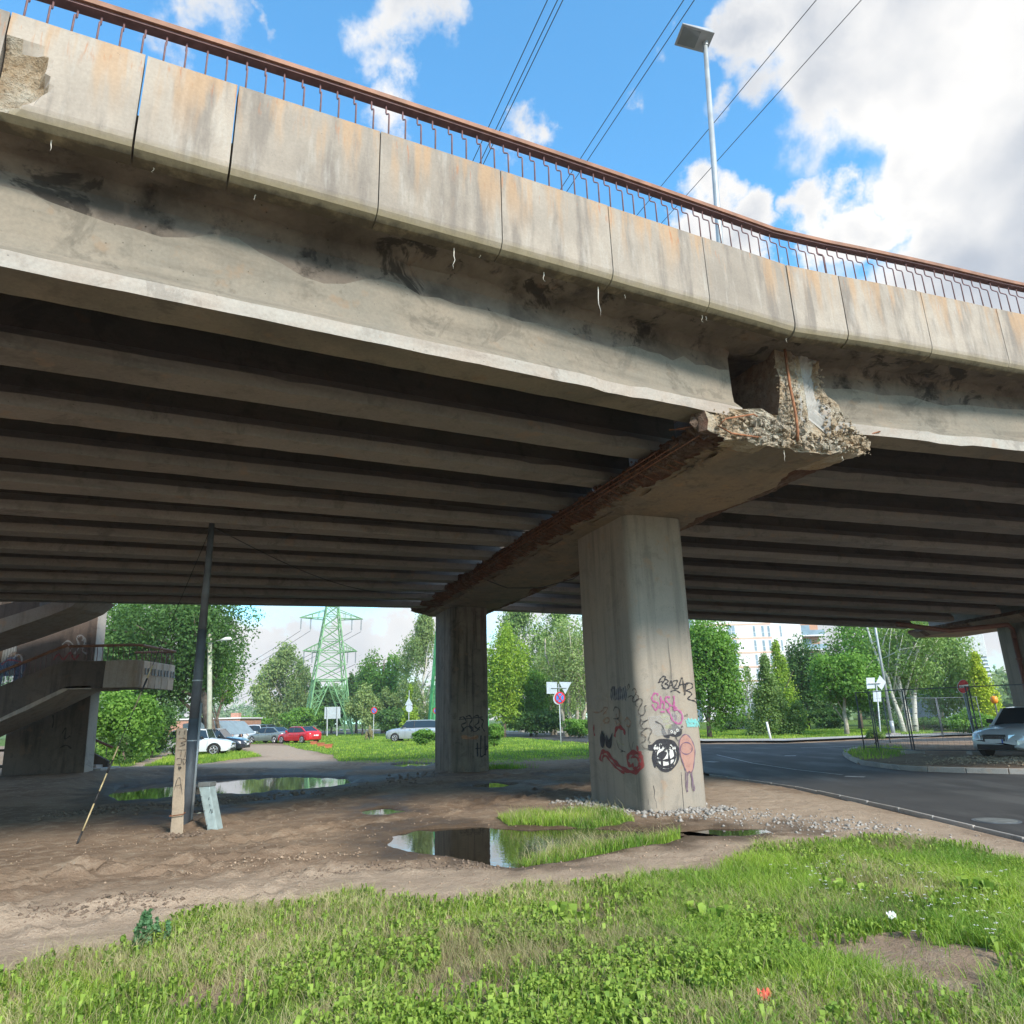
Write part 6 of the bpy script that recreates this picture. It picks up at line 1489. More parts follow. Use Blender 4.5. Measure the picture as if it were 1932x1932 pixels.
# ------------------------------------------------------------------ planters, litter, bits
def planter(px, py, label):
    p = G(px, py); p[2] = hz(p[0], p[1]); th = thing('flower_box', label, 'planter', tuple(p), random.uniform(-.15, .05), 'orange flower boxes on the grass')
    w, d, h = .52, .24, .27
    bt = [(-w * .42, -d * .36, 0), (w * .42, -d * .36, 0), (w * .42, d * .36, 0), (-w * .42, d * .36, 0)]; tp = [(-w / 2, -d / 2, h), (w / 2, -d / 2, h), (w / 2, d / 2, h), (-w / 2, d / 2, h)]
    MB().prism(None, bt, tp).obj('box', MAT['terracotta'], th, world=False, bevel=.02); MB().box((-w / 2 - .02, -d / 2 - .02, h - .05), (w / 2 + .02, d / 2 + .02, h)).obj('rim', MAT['terracotta'], th, world=False, bevel=.008)
    MB().box((-w / 2 + .02, -d / 2 + .02, h), (w / 2 - .02, d / 2 - .02, h + .006)).obj('soil', MAT['rust'], th, world=False)
    V = []; Fc = []
    for k in range(60):
        c_ = np.array([random.uniform(-.2, .2), random.uniform(-.08, .08), h + random.uniform(.05, .5) ** 1.0]); a = np.array([random.uniform(-1, 1), random.uniform(-1, 1), random.uniform(-.3, 1)]); a /= np.linalg.norm(a); b = np.cross(a, (0, .3, 1)); b /= np.linalg.norm(b)
        i = len(V); V += [c_ - a * .05, c_ + b * .02, c_ + a * .05, c_ - b * .02]; Fc.append([i, i + 1, i + 2, i + 3])
    arr_mesh('flowers', V, Fc, 4, LEAF['dark'], np.random.rand(len(V)), th)
planter(591.5, 1405, 'leftmost and farthest of the three orange flower boxes'); planter(605, 1408.5, 'middle one of the three orange flower boxes'); planter(619.5, 1412, 'rightmost and nearest of the three orange flower boxes')
def crumple(name, label, px, py, r, mat, z=.08):
    p = G(px, py, z); m_ = MB(); V = []; n = 9
    for i in range(n):
        for j in range(n): 
            u, v = i / (n - 1) - .5, j / (n - 1) - .5; V.append((p[0] + u * r * 2 * (1 - .4 * abs(v)), p[1] + v * r * 1.2, p[2] + (mnoise.noise(Vector((u * 6, v * 6, px))) * .8 + .3 - abs(v) * .5) * r * 1.3 + v * r * .8))
    m_.add(V, [[i * n + j, i * n + j + 1, (i + 1) * n + j + 1, (i + 1) * n + j] for i in range(n - 1) for j in range(n - 1)])
    tag(m_.obj(name, mat), label, 'litter')
crumple('plastic_bag', 'crumpled white plastic scrap lying in the grass at the right', 1682, 1728, .036, MAT['white'], .09)
crumple('plastic_scrap', 'small red plastic scrap in the grass at the bottom', 1443, 1880, .04, plain('red_plastic', (.75, .12, .08), .5), .07)
crumple('plastic_scrap', 'tiny white scrap beside the near edge of the weeds', 1100, 1738, .025, MAT['white'], .05)
def stones(name, label, pts, n, spread, rmin, rmax, mat, zoff=0.0, seed=1):
    r_ = np.random.default_rng(seed); P = np.array([G(x, y)[:2] for x, y in pts]); V = []; Fc = []
    base = np.array([(1, 0, 0), (-1, 0, 0), (0, 1, 0), (0, -1, 0), (0, 0, 1), (0, 0, -1)], float); of = [(0, 2, 4), (2, 1, 4), (1, 3, 4), (3, 0, 4), (2, 0, 5), (1, 2, 5), (3, 1, 5), (0, 3, 5)]
    k = r_.integers(0, len(P) - 1, n); f = r_.random(n)[:, None]; c_ = P[k] * (1 - f) + P[k + 1] * f + r_.normal(0, 1, (n, 2)) * np.array(spread)
    hh = height(c_[:, 0], c_[:, 1])[0]
    for i in range(n):
        s = rmin + (rmax - rmin) * r_.random() ** 3; B = base * (.6 + .8 * r_.random((6, 1))) * s * np.array([1, 1, .7]); a = r_.random() * 6.28; ca_, sa = math.cos(a), math.sin(a)
        B = np.stack([B[:, 0] * ca_ - B[:, 1] * sa, B[:, 0] * sa + B[:, 1] * ca_, B[:, 2]], 1) + r_.normal(0, .12, (6, 3)) * s
        o = len(V); V += list(B + np.array([c_[i, 0], c_[i, 1], hh[i] + s * .2 + zoff])); Fc += [[o + q for q in t_] for t_ in of]
    ob = arr_mesh(name, V, Fc, 3, mat); tag(ob, label, kind='stuff'); return ob
rub = plain('rubble_grey', (.36, .34, .32), .9, 0, .35, 9, .2, .4)
stones('rubble', 'pale concrete rubble round the column foot', [(1105, 1515), (1140, 1520), (1200, 1530), (1270, 1537), (1340, 1533)], 1900, (.28, .34), .008, .06, rub, 0, 3)
stones('rubble', 'scattered rubble right of the column', [(1340, 1535), (1420, 1548), (1560, 1560), (1700, 1570)], 900, (.4, .45), .006, .035, rub, 0, 4)
mudm = plain('mud_clod', (.20, .15, .115), .95, 0, .35, 9, .2, .5); mudp = plain('dry_mud_clod', (.38, .28, .205), .95, 0, .3, 9, .2, .5)
stones('mud_clods', 'dry mud clods along the rut', [(330, 1655), (420, 1642), (540, 1630), (650, 1612)], 500, (.22, .14), .004, .026, mudp, 0, 5)
stones('mud_clods', 'grey mud clods by the near grass edge', [(60, 1735), (180, 1722), (240, 1708), (370, 1712)], 700, (.16, .12), .004, .026, mudm, 0, 6)
stones('mud_clods', 'dark clods beside the near puddle', [(560, 1660), (700, 1640), (830, 1632), (930, 1640)], 700, (.18, .12), .004, .026, mudm, 0, 7)
stones('mud_clods', 'dark clods round the far puddle', [(150, 1540), (230, 1530), (420, 1515), (700, 1490), (820, 1460)], 700, (.35, .4), .01, .07, mudm, 0, 8)
stones('pebbles', 'pebbles strewn over the bare earth', [(40, 1600), (300, 1620), (560, 1590), (900, 1520), (1000, 1660), (1300, 1600), (1700, 1600)], 2600, (1.4, 1.2), .004, .018, mudp, 0, 9)
stones('debris', 'earth heaped at the foot of the dark pole', [(300, 1585), (340, 1583), (375, 1578)], 380, (.07, .07), .01, .05, mudm, 0, 10)
stones('wood_chips', 'dry wood chips on the gravel island', [(1800, 1447), (1880, 1440), (1960, 1450), (1830, 1435)], 1500, (.6, .5), .01, .05, plain('wood_chip', (.40, .31, .22), .9, 0, .3, 9), .02, 11)

# ------------------------------------------------------------------ buildings
apt = thing('apartment_block', 'pale apartment block with thin peach bands behind the trees', 'building', tuple(atY(1440, 1340, 148)))
YB = 148.0; e0 = atY(1340, 1300, YB); e1 = atY(1527, 1300, YB); xl_, xr_ = e0[0] - 2, e1[0]
whitewall = plain('pale_render', (.74, .72, .74), .8, 0, .05, .5); peach = plain('peach_band', (.72, .46, .36), .8, 0, .05, .5); oran = plain('orange_render', (.50, .27, .17), .8, 0, .08, .5)
def zz(y, x=1440): return atY(x, y, YB)[2]
MB().box((xl_, YB, 0), (xr_, YB + 14, 34)).obj('wall', whitewall, apt)
for yb_ in (1177, 1203.5, 1230.5, 1257.5, 1284): 
    z = zz(yb_); MB().box((xl_ - .05, YB - .06, z - .17), (xr_ - 6.2, YB, z + .17)).obj('band', peach, apt)
wg = plain('window_glass_far', (.24, .34, .42), .08, .0, .2, .4); wf = plain('window_frame_far', (.60, .62, .64), .5)
def win(x0, x1, y0, y1, split=2):
    a = atY(x0, y1, YB); b = atY(x1, y0, YB); zc0, zc1 = a[2], b[2]
    xx0 = atY(x0, (y0 + y1) / 2, YB)[0]; xx1 = atY(x1, (y0 + y1) / 2, YB)[0]
    w_ = MB().box((xx0, YB - .05, zc0), (xx1, YB - .01, zc1)).obj('window', wf, apt)
    g_ = MB(); n = split
    for k in range(n):
        u0 = xx0 + .1 + (xx1 - xx0 - .1) * k / n; u1 = xx0 + (xx1 - xx0) * (k + 1) / n - .1
        g_.box((u0, YB - .09, zc0 + .12), (u1, YB - .06, zc0 + (zc1 - zc0) * .38)); g_.box((u0, YB - .09, zc0 + (zc1 - zc0) * .44), (u1, YB - .06, zc1 - .12))
    g_.obj('pane', wg, w_)
for r in range(5):
    y0 = 1179 + 27 * r; dx = 3.0 * r * .95
    win(1373 + dx, 1387 + dx, y0, y0 + 21); win(1420.5 + dx * .9, 1425.5 + dx * .9, y0 + 1, y0 + 22.5, 1); win(1436.5 + dx * .8, 1442 + dx * .8, y0 + 1, y0 + 22.5, 1); win(1448 + dx, 1453 + dx, y0 + 1, y0 + 22.5, 1); win(1471 + dx, 1475 + dx, y0 + .5, y0 + 22.5, 1)
x2 = atY(1556, 1250, YB + 2)[0]
MB().box((xr_ + .3, YB + 2, 0), (x2 - .4, YB + 14, 34)).obj('wing', oran, apt)
for yb_ in (1198, 1225, 1252):
    z = zz(yb_, 1540); MB().box((xr_ + .1, YB + .2, z - .15), (x2 + .3, YB + 2, z + .1)).obj('balcony_slab', whitewall, apt); MB().box((xr_ + .2, YB + .25, z + .1), (x2 + .2, YB + .3, z + 1.1)).obj('balcony_glass', wg, apt); MB().box((xr_ + .6, YB + 1.9, z + .2), (xr_ + 2.6, YB + 1.99, z + 2.3)).obj('balcony_door', wg, apt)
of = thing('office_block', 'light block with vertical white ribs at the right between trees and pier', 'building', tuple(atY(1850, 1300, 110)))
YO = 110; a = atY(1800, 1300, YO)[0]; b = atY(1862, 1240, YO)[0]
MB().box((a - 2, YO, 0), (b, YO + 12, 26)).obj('wall', plain('blue_grey_wall', (.26, .32, .38), .6), of)
zt2, zb2 = atY(1840, 1196, YO)[2], atY(1840, 1239, YO)[2]
for k in range(26):
    x = a + 1.5 + (b - a - 1.5) * k / 26; MB().box((x, YO - .25, zb2), (x + .12, YO - .02, zt2 + 4)).obj('rib', wf, of)
for k in range(7): z = zb2 - .4 - .55 * k; MB().box((a + 1.5, YO - .2, z - .1), (b, YO - .02, z + .08)).obj('ledge', wf, of)
sh = thing('brick_outbuilding', 'low brick building with a pale roof behind the parked cars', 'building', tuple(atY(440, 1372, 95)))
a0, a1 = atY(425, 1350, 95), atY(453, 1350, 95); brick = plain('salmon_brick', (.48, .25, .18), .85, 0, .15, 3)
MB().box((a0[0] - 8, 95, 0), (a1[0], 103, atY(440, 1356, 95)[2])).obj('wall', brick, sh); MB().box((a0[0] - 8.2, 94.8, atY(440, 1356, 95)[2]), (a1[0] + .2, 103, atY(440, 1353.5, 95)[2])).obj('roof', whitewall, sh)
MB().box((a1[0] - 1.6, 96, 0), (a1[0] - .6, 97, atY(448, 1345, 96)[2])).obj('chimney', brick, sh)
sh = thing('tarpaulin_shelter', 'pale blue and grey sheet-covered shelter behind the silver estate car', 'shelter', tuple(atY(400, 1390, 60)))
m_ = MB(); q = [atY(345, 1392, 60), atY(345, 1366, 60), atY(380, 1360, 60), atY(410, 1361, 60), atY(432, 1386, 60)]; m_.prism(None, [tuple(p) for p in q], [tuple(p + np.array([0, 6, 0])) for p in q]); m_.obj('sheet', plain('pale_sheet', (.26, .33, .37), .5, 0, .15, 2), sh)
sh = thing('garden_shed', 'small pale shed half hidden behind shrubs across the road', 'shed', tuple(atY(1404, 1372, 72)))
a0, a1 = atY(1390, 1370, 72)[0], atY(1418, 1370, 72)[0]; MB().box((a0, 72, 0), (a1, 75, atY(1404, 1350, 72)[2])).obj('wall', plain('grey_render', (.36, .35, .36), .8), sh); MB().box((a0 - .3, 71.7, atY(1404, 1350, 72)[2]), (a1 + .3, 75.2, atY(1404, 1346, 72)[2])).obj('roof', MAT['kerb'], sh)

# ------------------------------------------------------------------ trees and shrubs
def crown_pts(r_, n, c_, R, style, nl):
    c_ = np.array(c_); R = np.array(R)
    lob = r_.normal(0, 1, (nl, 3)); lob /= np.linalg.norm(lob, axis=1)[:, None]
    if style == 'cone':
        zc = r_.random(nl) ** 1.3; ang = r_.random(nl) * 6.28; rr = (1 - zc) * .85
        lc = np.stack([np.cos(ang) * rr * .75, np.sin(ang) * rr * .75, zc * 2 - 1], 1); ls = .16 + .22 * (1 - zc)
    elif style == 'spire':
        zc = r_.random(nl); ang = r_.random(nl) * 6.28; rr = np.sin(np.clip(zc * 1.0 + .12, 0, 1) * math.pi) ** .7 * .75
        lc = np.stack([np.cos(ang) * rr, np.sin(ang) * rr, zc * 2 - 1], 1); ls = .20 + .20 * r_.random(nl)
    else:
        rad = .45 + .35 * r_.random(nl); lc = lob * rad[:, None]; lc[:, 2] *= .95; ls = .24 + .18 * r_.random(nl)
    k = r_.integers(0, nl, n); d = r_.normal(0, 1, (n, 3)); d /= np.linalg.norm(d, axis=1)[:, None]
    rr = (.35 + .65 * r_.random(n) ** .45)[:, None]
    # twig-scale clumps
    P = lc[k] + d * rr * ls[k][:, None] * (1.0 + .35 * r_.normal(0, 1, (n, 1)) * .4)
    cl = r_.normal(0, 1, (n, 3)) * .02; P = P + cl
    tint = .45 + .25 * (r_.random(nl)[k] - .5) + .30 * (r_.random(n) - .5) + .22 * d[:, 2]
    return c_ + P * R, d, np.clip(tint, 0, 1)
def leaves(name, P, D, tint, size, mat, parent, r_, droop=0.0, asp=.62):
    n = len(P); nrm = D * .6 + r_.normal(0, .6, (n, 3)) + np.array([0, 0, .35]); nrm /= np.linalg.norm(nrm, axis=1)[:, None]
    t = r_.normal(0, 1, (n, 3)) + np.array([0, 0, -droop * 2.5]); t -= nrm * np.sum(t * nrm, 1)[:, None]; t /= np.linalg.norm(t, axis=1)[:, None]
    b = np.cross(nrm, t); s = size * (.6 + .8 * r_.random(n))[:, None]
    V = np.stack([P - t * s * .5, P + b * s * asp * .5, P + t * s * .5, P - b * s * asp * .5], 1).reshape(-1, 3)
    V[1::4] += t * s * .08; V[3::4] += t * s * .08
    o3 = ORG.get(parent.name, np.zeros(3)); Fq = np.arange(n * 4).reshape(-1, 4)
    return arr_mesh(name, V - o3, Fq, 4, mat, np.repeat(tint, 4), parent)
def tree(name, label, px, Y, ytop, ybot, wpx, style='round', leaf='maple', bark='bark', n=6000, size=.26, trunk=True, nl=26, tpx=None, base=None, depth=1.0, seed=0, droop=.1, lean=0.0, trunks=1, trw=None, cat='tree', asp=.62):
    r_ = np.random.default_rng(seed + int(px) * 7 + int(Y))
    ct = atY(px, (ytop + ybot) / 2, Y); top = atY(px, ytop, Y)[2]; bot = max(.05, atY(px, ybot, Y)[2]); rx = wpx / 2 / F * math.hypot(Y, ct[0]) * 1.0
    cz = (top + bot) / 2; rz = (top - bot) / 2
    tx = atY(tpx if tpx is not None else px, 1380, Y)[0]
    th = thing(name, label, cat, (tx, Y, 0))
    P, Dn, ti = crown_pts(r_, n, (ct[0], Y, cz), (rx, rx * depth, rz), style, nl)
    P[:, 2] = np.maximum(P[:, 2], .03 + r_.random(len(P)) * .15)
    if style == 'spire' or droop > .5: P[:, 2] -= np.abs(r_.normal(0, .05, len(P))) * rz
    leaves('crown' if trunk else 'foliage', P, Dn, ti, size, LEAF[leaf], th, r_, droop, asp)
    m_ = MB(); trw = trw or max(.06, top * .016)
    for q in range(trunks):
        ox = (q - (trunks - 1) / 2) * trw * 2.6; lx = (q - (trunks - 1) / 2) * rx * .5 + lean
        pts = []; rad = []
        hh = cz + rz * .45
        for k in range(7): f = k / 6; pts.append((tx + ox + (ct[0] - tx + lx) * f ** 1.3 + r_.normal(0, .04) * k, Y + r_.normal(0, .03) * k, -.1 + (hh + .1) * f)); rad.append(trw * (1.15 - .8 * f) if k else trw * 1.45)
        m_.tube(pts, rad, 8)
        if trunk:
            for k in range(9):
                f = .3 + .6 * k / 9; i = int(f * 6); s0_ = np.array(pts[i]); a = r_.random() * 6.28; e = np.array([ct[0] + math.cos(a) * rx * .7, Y + math.sin(a) * rx * .7, min(top - .3, max(s0_[2] + rz * .25, cz + (r_.random() - .35) * rz))])
                mid = (s0_ + e) / 2 + np.array([0, 0, rz * .08]); m_.tube([s0_, mid, e], [trw * .45 * (1 - f * .5), trw * .26, trw * .08], 6)
    m_.obj('trunk' if trunk else 'stems', MAT[bark], th, smooth=True)
    return th
T = tree
# left opening
T('maple_tree', 'large dark maple with full round crown behind the staircase landing', 318, 48, 1060, 1358, 285, 'round', 'dark', n=42000, size=.20, nl=70, tpx=406, trw=.33, depth=.8)
T('maple_tree', 'lighter maple filling the gap right above the landing rail', 215, 52, 1080, 1330, 150, 'round', 'maple', n=16800, size=.20, nl=26)
T('maple_tree', 'bright green tree edge right of the wooden pole', 415, 60, 1205, 1350, 85, 'round', 'maple', n=8400, size=.19, nl=18)
T('shrub', 'tall bright bush mass growing beside the stair foot', 232, 36, 1290, 1450, 130, 'round', 'maple', n=10500, size=.17, trunk=False, nl=34, cat='shrub')
T('shrub', 'rounded green bush right of the tall bush mass by the landing', 290, 42, 1315, 1432, 90, 'round', 'dark', n=6300, size=.17, trunk=False, nl=22, cat='shrub')
T('climbing_plant', 'dark ivy hanging on the guy wire in front of the bushes', 236, 33.5, 1375, 1445, 26, 'round', 'dark', n=1680, size=.11, trunk=False, nl=9, cat='plant')
T('poplar_tree', 'tall grey-green birch with a pointed top left of the pylon', 536, 118, 1228, 1380, 112, 'spire', 'grey', 'palebark', n=16800, size=.42, nl=46, droop=.9)
T('poplar_tree', 'slim pointed birch close right of the tall grey-green one', 563, 122, 1250, 1378, 40, 'spire', 'birch', 'palebark', n=3639, size=.40, nl=18, droop=.9)
T('tree', 'dark round tree directly behind the left pylon leg', 580, 132, 1262, 1378, 60, 'round', 'dark', n=4900, size=.5, nl=20)
T('shrub', 'green bushes at the foot of the pylon left leg', 560, 100, 1330, 1380, 75, 'round', 'maple', n=4200, size=.32, trunk=False, nl=18, cat='shrub')
T('shrub', 'low hedge-like bushes left behind the parked saloons', 478, 104, 1349, 1380, 60, 'round', 'maple', n=3360, size=.30, trunk=False, nl=16, cat='shrub')
T('tree', 'dark tree seen through the pylon lattice', 625, 128, 1282, 1380, 70, 'round', 'dark', n=4900, size=.48, nl=20)
T('shrub', 'undergrowth between the pylon legs', 612, 112, 1325, 1382, 60, 'round', 'maple', n=3500, size=.3, trunk=False, nl=16, cat='shrub')
T('willow_tree', 'pale grey-green willow just right of the pylon', 684, 98, 1288, 1380, 62, 'round', 'grey', n=6300, size=.30, nl=26, droop=.4)
T('willow_tree', 'second pale willow beside the yellowish one', 728, 100, 1293, 1380, 56, 'round', 'grey', n=5600, size=.30, nl=24, droop=.4)
T('ash_tree', 'bright green broad tree rising above the willows', 722, 112, 1205, 1350, 96, 'round', 'maple', n=8400, size=.40, nl=30)
T('tree', 'dark thin tree standing left of the bright broad one', 672, 122, 1248, 1370, 36, 'round', 'dark', n=2800, size=.42, nl=14)
T('birch_tree', 'tall hanging birch next to the far column at left', 800, 102, 1165, 1378, 116, 'spire', 'grey', 'birch', n=16800, size=.32, nl=50, droop=1.0)
T('shrub', 'yellow-green young tree behind the triangular sign back', 774, 80, 1292, 1382, 42, 'cone', 'lime', n=4480, size=.22, trunk=False, nl=24, cat='shrub')
T('shrub', 'dark bushes behind the silver off-roader', 740, 90, 1335, 1385, 90, 'round', 'dark', n=4900, size=.28, trunk=False, nl=20, cat='shrub')
T('shrub', 'leafy bush growing against the left side of the far column', 803, 52, 1376, 1414, 52, 'round', 'maple', n=4480, size=.13, trunk=False, nl=20, cat='shrub')
T('ornamental_grass', 'yellowish tuft of tall grass below the small no-parking sign', 697, 72, 1363, 1390, 18, 'cone', 'straw', n=1260, size=.3, trunk=False, nl=10, cat='plant', droop=1.5, asp=.12)
# middle opening
T('birch_tree', 'tall birch at the back right above the far column', 985, 84, 1118, 1360, 120, 'spire', 'birch', 'birch', n=14000, size=.30, nl=60, droop=1.0)
T('birch_tree', 'hanging birch behind the yellow-green tree', 1060, 86, 1110, 1350, 110, 'spire', 'birch', 'birch', n=12600, size=.30, nl=54, droop=1.0)
T('elm_tree', 'yellow-green leafy tree in the middle opening', 950, 66, 1168, 1378, 104, 'round', 'lime', n=14000, size=.22, nl=44)
T('elm_tree', 'darker green tree beneath the yellow-green one', 1002, 70, 1255, 1380, 90, 'round', 'maple', n=10500, size=.22, nl=34)
T('willow_tree', 'willow with pale bare limbs left of the near column', 1082, 64, 1150, 1350, 118, 'round', 'grey', 'palebark', n=9100, size=.20, nl=54, trunks=4, trw=.16, droop=.3)
T('willow_tree', 'thin grey willow behind the no-stopping sign', 1045, 72, 1190, 1378, 90, 'round', 'grey', 'palebark', n=7000, size=.2, nl=40, trunks=2, trw=.12, droop=.3)
T('shrub', 'bright low bushes at the foot of the pale willow', 1095, 60, 1352, 1392, 70, 'round', 'maple', n=4900, size=.16, trunk=False, nl=22, cat='shrub')
T('shrub', 'dark thicket under the trees in the middle opening', 1010, 68, 1335, 1386, 130, 'round', 'dark', n=8400, size=.2, trunk=False, nl=34, cat='shrub')
T('shrub', 'round green bush close right of the far column', 932, 45, 1363, 1408, 40, 'round', 'maple', n=4200, size=.12, trunk=False, nl=18, cat='shrub')
# right opening
T('maple_tree', 'bright dense maple right beside the near column', 1338, 50, 1150, 1392, 130, 'round', 'maple', n=21000, size=.20, nl=60, depth=.9)
T('shrub', 'feathery upright bush in front of the apartment block', 1452, 52, 1243, 1394, 96, 'cone', 'birch', n=11900, size=.16, trunk=False, nl=60, cat='shrub', droop=-.6)
T('young_willow', 'light yellow-green slender tree behind the feathery bush', 1474, 62, 1214, 1370, 78, 'cone', 'lime', n=5320, size=.18, nl=40, droop=-.6)
T('young_birch', 'thin pale birch between maple and feathery bush', 1415, 60, 1262, 1370, 42, 'spire', 'grey', 'palebark', n=2520, size=.16, nl=24)
T('shrub', 'small rounded birch bush right of the feathery one', 1503, 51, 1312, 1391, 36, 'round', 'birch', n=3639, size=.12, trunk=False, nl=20, cat='shrub')
T('linden_tree', 'dark green tree right of the feathery bush', 1527, 66, 1192, 1380, 84, 'round', 'dark', n=11900, size=.22, nl=44)
T('maple_tree', 'spreading maple with a pale forked trunk', 1598, 49, 1218, 1352, 130, 'round', 'maple', 'palebark', n=13300, size=.20, nl=50, tpx=1597, trw=.14)
T('tree', 'taller green tree behind the spreading maple', 1625, 66, 1150, 1320, 150, 'round', 'maple', n=12600, size=.26, nl=44)
T('tree', 'dark shade tree filling the back behind the light pole', 1660, 74, 1210, 1395, 150, 'round', 'dark', n=9800, size=.28, nl=40)
T('birch_tree', 'birch clump with white leaning trunks behind the fence', 1712, 50, 1130, 1310, 130, 'round', 'birch', 'birch', n=10500, size=.18, nl=46, trunks=3, tpx=1716, trw=.15, lean=-.8, droop=.6)
T('birch_tree', 'full hanging birch between white trunks and pier', 1780, 56, 1150, 1392, 130, 'round', 'birch', 'palebark', n=18200, size=.20, nl=64, droop=.8)
T('shrub', 'dark undergrowth behind the mesh fence', 1745, 54, 1352, 1398, 150, 'round', 'dark', n=6300, size=.18, trunk=False, nl=30, cat='shrub')
T('young_willow', 'bright yellow-green tree next to the right pier', 1856, 52, 1236, 1392, 66, 'cone', 'yellow', n=9100, size=.16, nl=50, droop=-.4)
T('shrub', 'green bush behind the bonnet of the silver car', 1830, 42, 1335, 1396, 70, 'round', 'maple', n=6300, size=.13, trunk=False, nl=26, cat='shrub')
T('shrub', 'straggly plants at the tip of the gravel island', 1650, 36, 1372, 1412, 34, 'round', 'birch', n=1260, size=.09, trunk=False, nl=14, cat='shrub')
T('shrub', 'dark bushes below the linden before the orange wall', 1560, 64, 1335, 1384, 90, 'round', 'dark', n=4500, size=.2, trunk=False, nl=24, cat='shrub')
T('shrub', 'low dark hedge behind the far lawn', 1375, 70, 1345, 1380, 60, 'round', 'dark', n=3500, size=.2, trunk=False, nl=18, cat='shrub')
# far wood: one mass
def farwood():
    r_ = np.random.default_rng(8); P = []; Dn = []; ti = []
    def add(px, Y, yt, w, n):
        c_ = atY(px, (yt + 1374) / 2, Y); top = atY(px, yt, Y)[2]; rx = w / 2 / F * Y
        p, d, t_ = crown_pts(r_, n, (c_[0], Y, top / 2), (rx, rx, top / 2), 'round', 30); P.append(p); Dn.append(d); ti.append(t_)
    for px in range(380, 700, 14): add(px + r_.normal(0, 3), 300 + r_.normal(0, 15), 1318 + r_.normal(0, 7) - max(0, (px - 470)) * .20, 30, 420)
    for px in range(-400, 400, 26): add(px + r_.normal(0, 3), 180 + r_.normal(0, 15), 1250 + r_.normal(0, 14), 60, 420)
    for px in range(640, 1500, 24): add(px + r_.normal(0, 3), 170 + r_.normal(0, 10), 1268 + r_.normal(0, 14), 48, 420)
    for px in range(1500, 2600, 24): add(px + r_.normal(0, 3), 125 + r_.normal(0, 8), 1232 + r_.normal(0, 14), 62, 1500)
    P = np.concatenate(P); Dn = np.concatenate(Dn); ti = np.concatenate(ti)
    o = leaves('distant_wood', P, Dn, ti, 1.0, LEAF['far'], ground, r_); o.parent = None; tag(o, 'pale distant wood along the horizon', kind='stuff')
ORG[ground.name] = np.zeros(3)
farwood()

# ------------------------------------------------------------------ grass, weeds, flowers
def sample_in(poly, n, r_, jit=.0):
    P = np.array(poly); lo, hi = P.min(0), P.max(0); out = np.zeros((0, 2))
    while len(out) < n:
        q = lo + (hi - lo) * r_.random((n * 2, 2)); w = q + (np.stack([fbm(q[:, 0] * 1.3, q[:, 1] * 1.3, 4), fbm(q[:, 0] * 1.3 + 50, q[:, 1] * 1.3, 4)], 1) - .5) * .9 * jit
        out = np.concatenate([out, q[inside(w[:, 0], w[:, 1], poly)]])
    return out[:n]
def grass(name, label, XY, hmin, hmax, wid, mat, r_, lean=.5, z0=None, tintb=0.5):
    n = len(XY); z = height(XY[:, 0], XY[:, 1])[0] if z0 is None else z0
    hh = (hmin + (hmax - hmin) * r_.random(n) ** 1.6) * (.55 + .9 * fbm(XY[:, 0] * 1.6 + 5, XY[:, 1] * 1.6, 3)); a = r_.random(n) * 6.283; la = r_.random(n) * 6.283; ln = hh * lean * (.25 + r_.random(n))
    side = np.stack([np.cos(a), np.sin(a), np.zeros(n)], 1) * (wid * (.6 + .8 * r_.random(n)))[:, None]; dr = np.stack([np.cos(la), np.sin(la), np.zeros(n)], 1)
    B = np.stack([XY[:, 0], XY[:, 1], z - .01], 1); Mid = B + dr * (ln * .35)[:, None] + np.array([0, 0, 1.0]) * (hh * .6)[:, None]; Tp = B + dr * ln[:, None] + np.array([0, 0, 1.0]) * (hh * (1 - .25 * r_.random(n)))[:, None]
    V = np.stack([B - side, B + side, Mid + side * .7, Mid - side * .7, Tp + side * .08, Tp - side * .08], 1).reshape(-1, 3); i = np.arange(n)[:, None] * 6
    Fq = np.concatenate([i + np.array([0, 1, 2, 3]), i + np.array([3, 2, 4, 5])]); ti = np.clip(.5 + (r_.random(n) - .5) * .7 + (fbm(XY[:, 0] * 1.3, XY[:, 1] * 1.3, 4) - .5) * 2.0, 0, 1)
    o = arr_mesh(name, V, Fq, 4, mat, np.repeat(ti, 6)); tag(o, label, kind='stuff'); return o
r_ = np.random.default_rng(21)
def dens(XY, keep): return XY[r_.random(len(XY)) < keep]
fgv = gp([(-120, 2010), (-120, 1875), (0, 1868), (100, 1832), (230, 1795), (330, 1745), (520, 1728), (700, 1695), (850, 1712), (1000, 1690), (1180, 1668), (1330, 1652), (1450, 1600), (1600, 1588), (1800, 1600), (1932, 1632), (2060, 1650), (2060, 2010)])
XY = sample_in(fgv, 380000, r_, 1.0)
pn = fbm(XY[:, 0] * .9 + 11, XY[:, 1] * .9 + 4, 4); dry = fbm(XY[:, 0] * 1.1 + 31, XY[:, 1] * 1.1 + 14, 4)
nz1 = fbm(XY[:, 0] * 3.1, XY[:, 1] * 3.1, 4) - .5
sB = 1 - smooth01(sdf(XY[:, 0], XY[:, 1], bare) + nz1 * 1.3, -.05, .25); sB2 = 1 - smooth01(sdf(XY[:, 0], XY[:, 1], bare2) + nz1 * 1.3, -.05, .12)
sB = np.maximum(sB, .95 * (1 - smooth01(fbm(XY[:, 0] * 1.6 + 21, XY[:, 1] * 1.6, 4), .40, .47)))
sB = np.maximum(sB, .8 * (1 - smooth01(fbm(XY[:, 0] * 5 + 2, XY[:, 1] * 5, 3), .36, .46)))
edge = smooth01(-sdf(XY[:, 0], XY[:, 1], FG), -.2, .5)
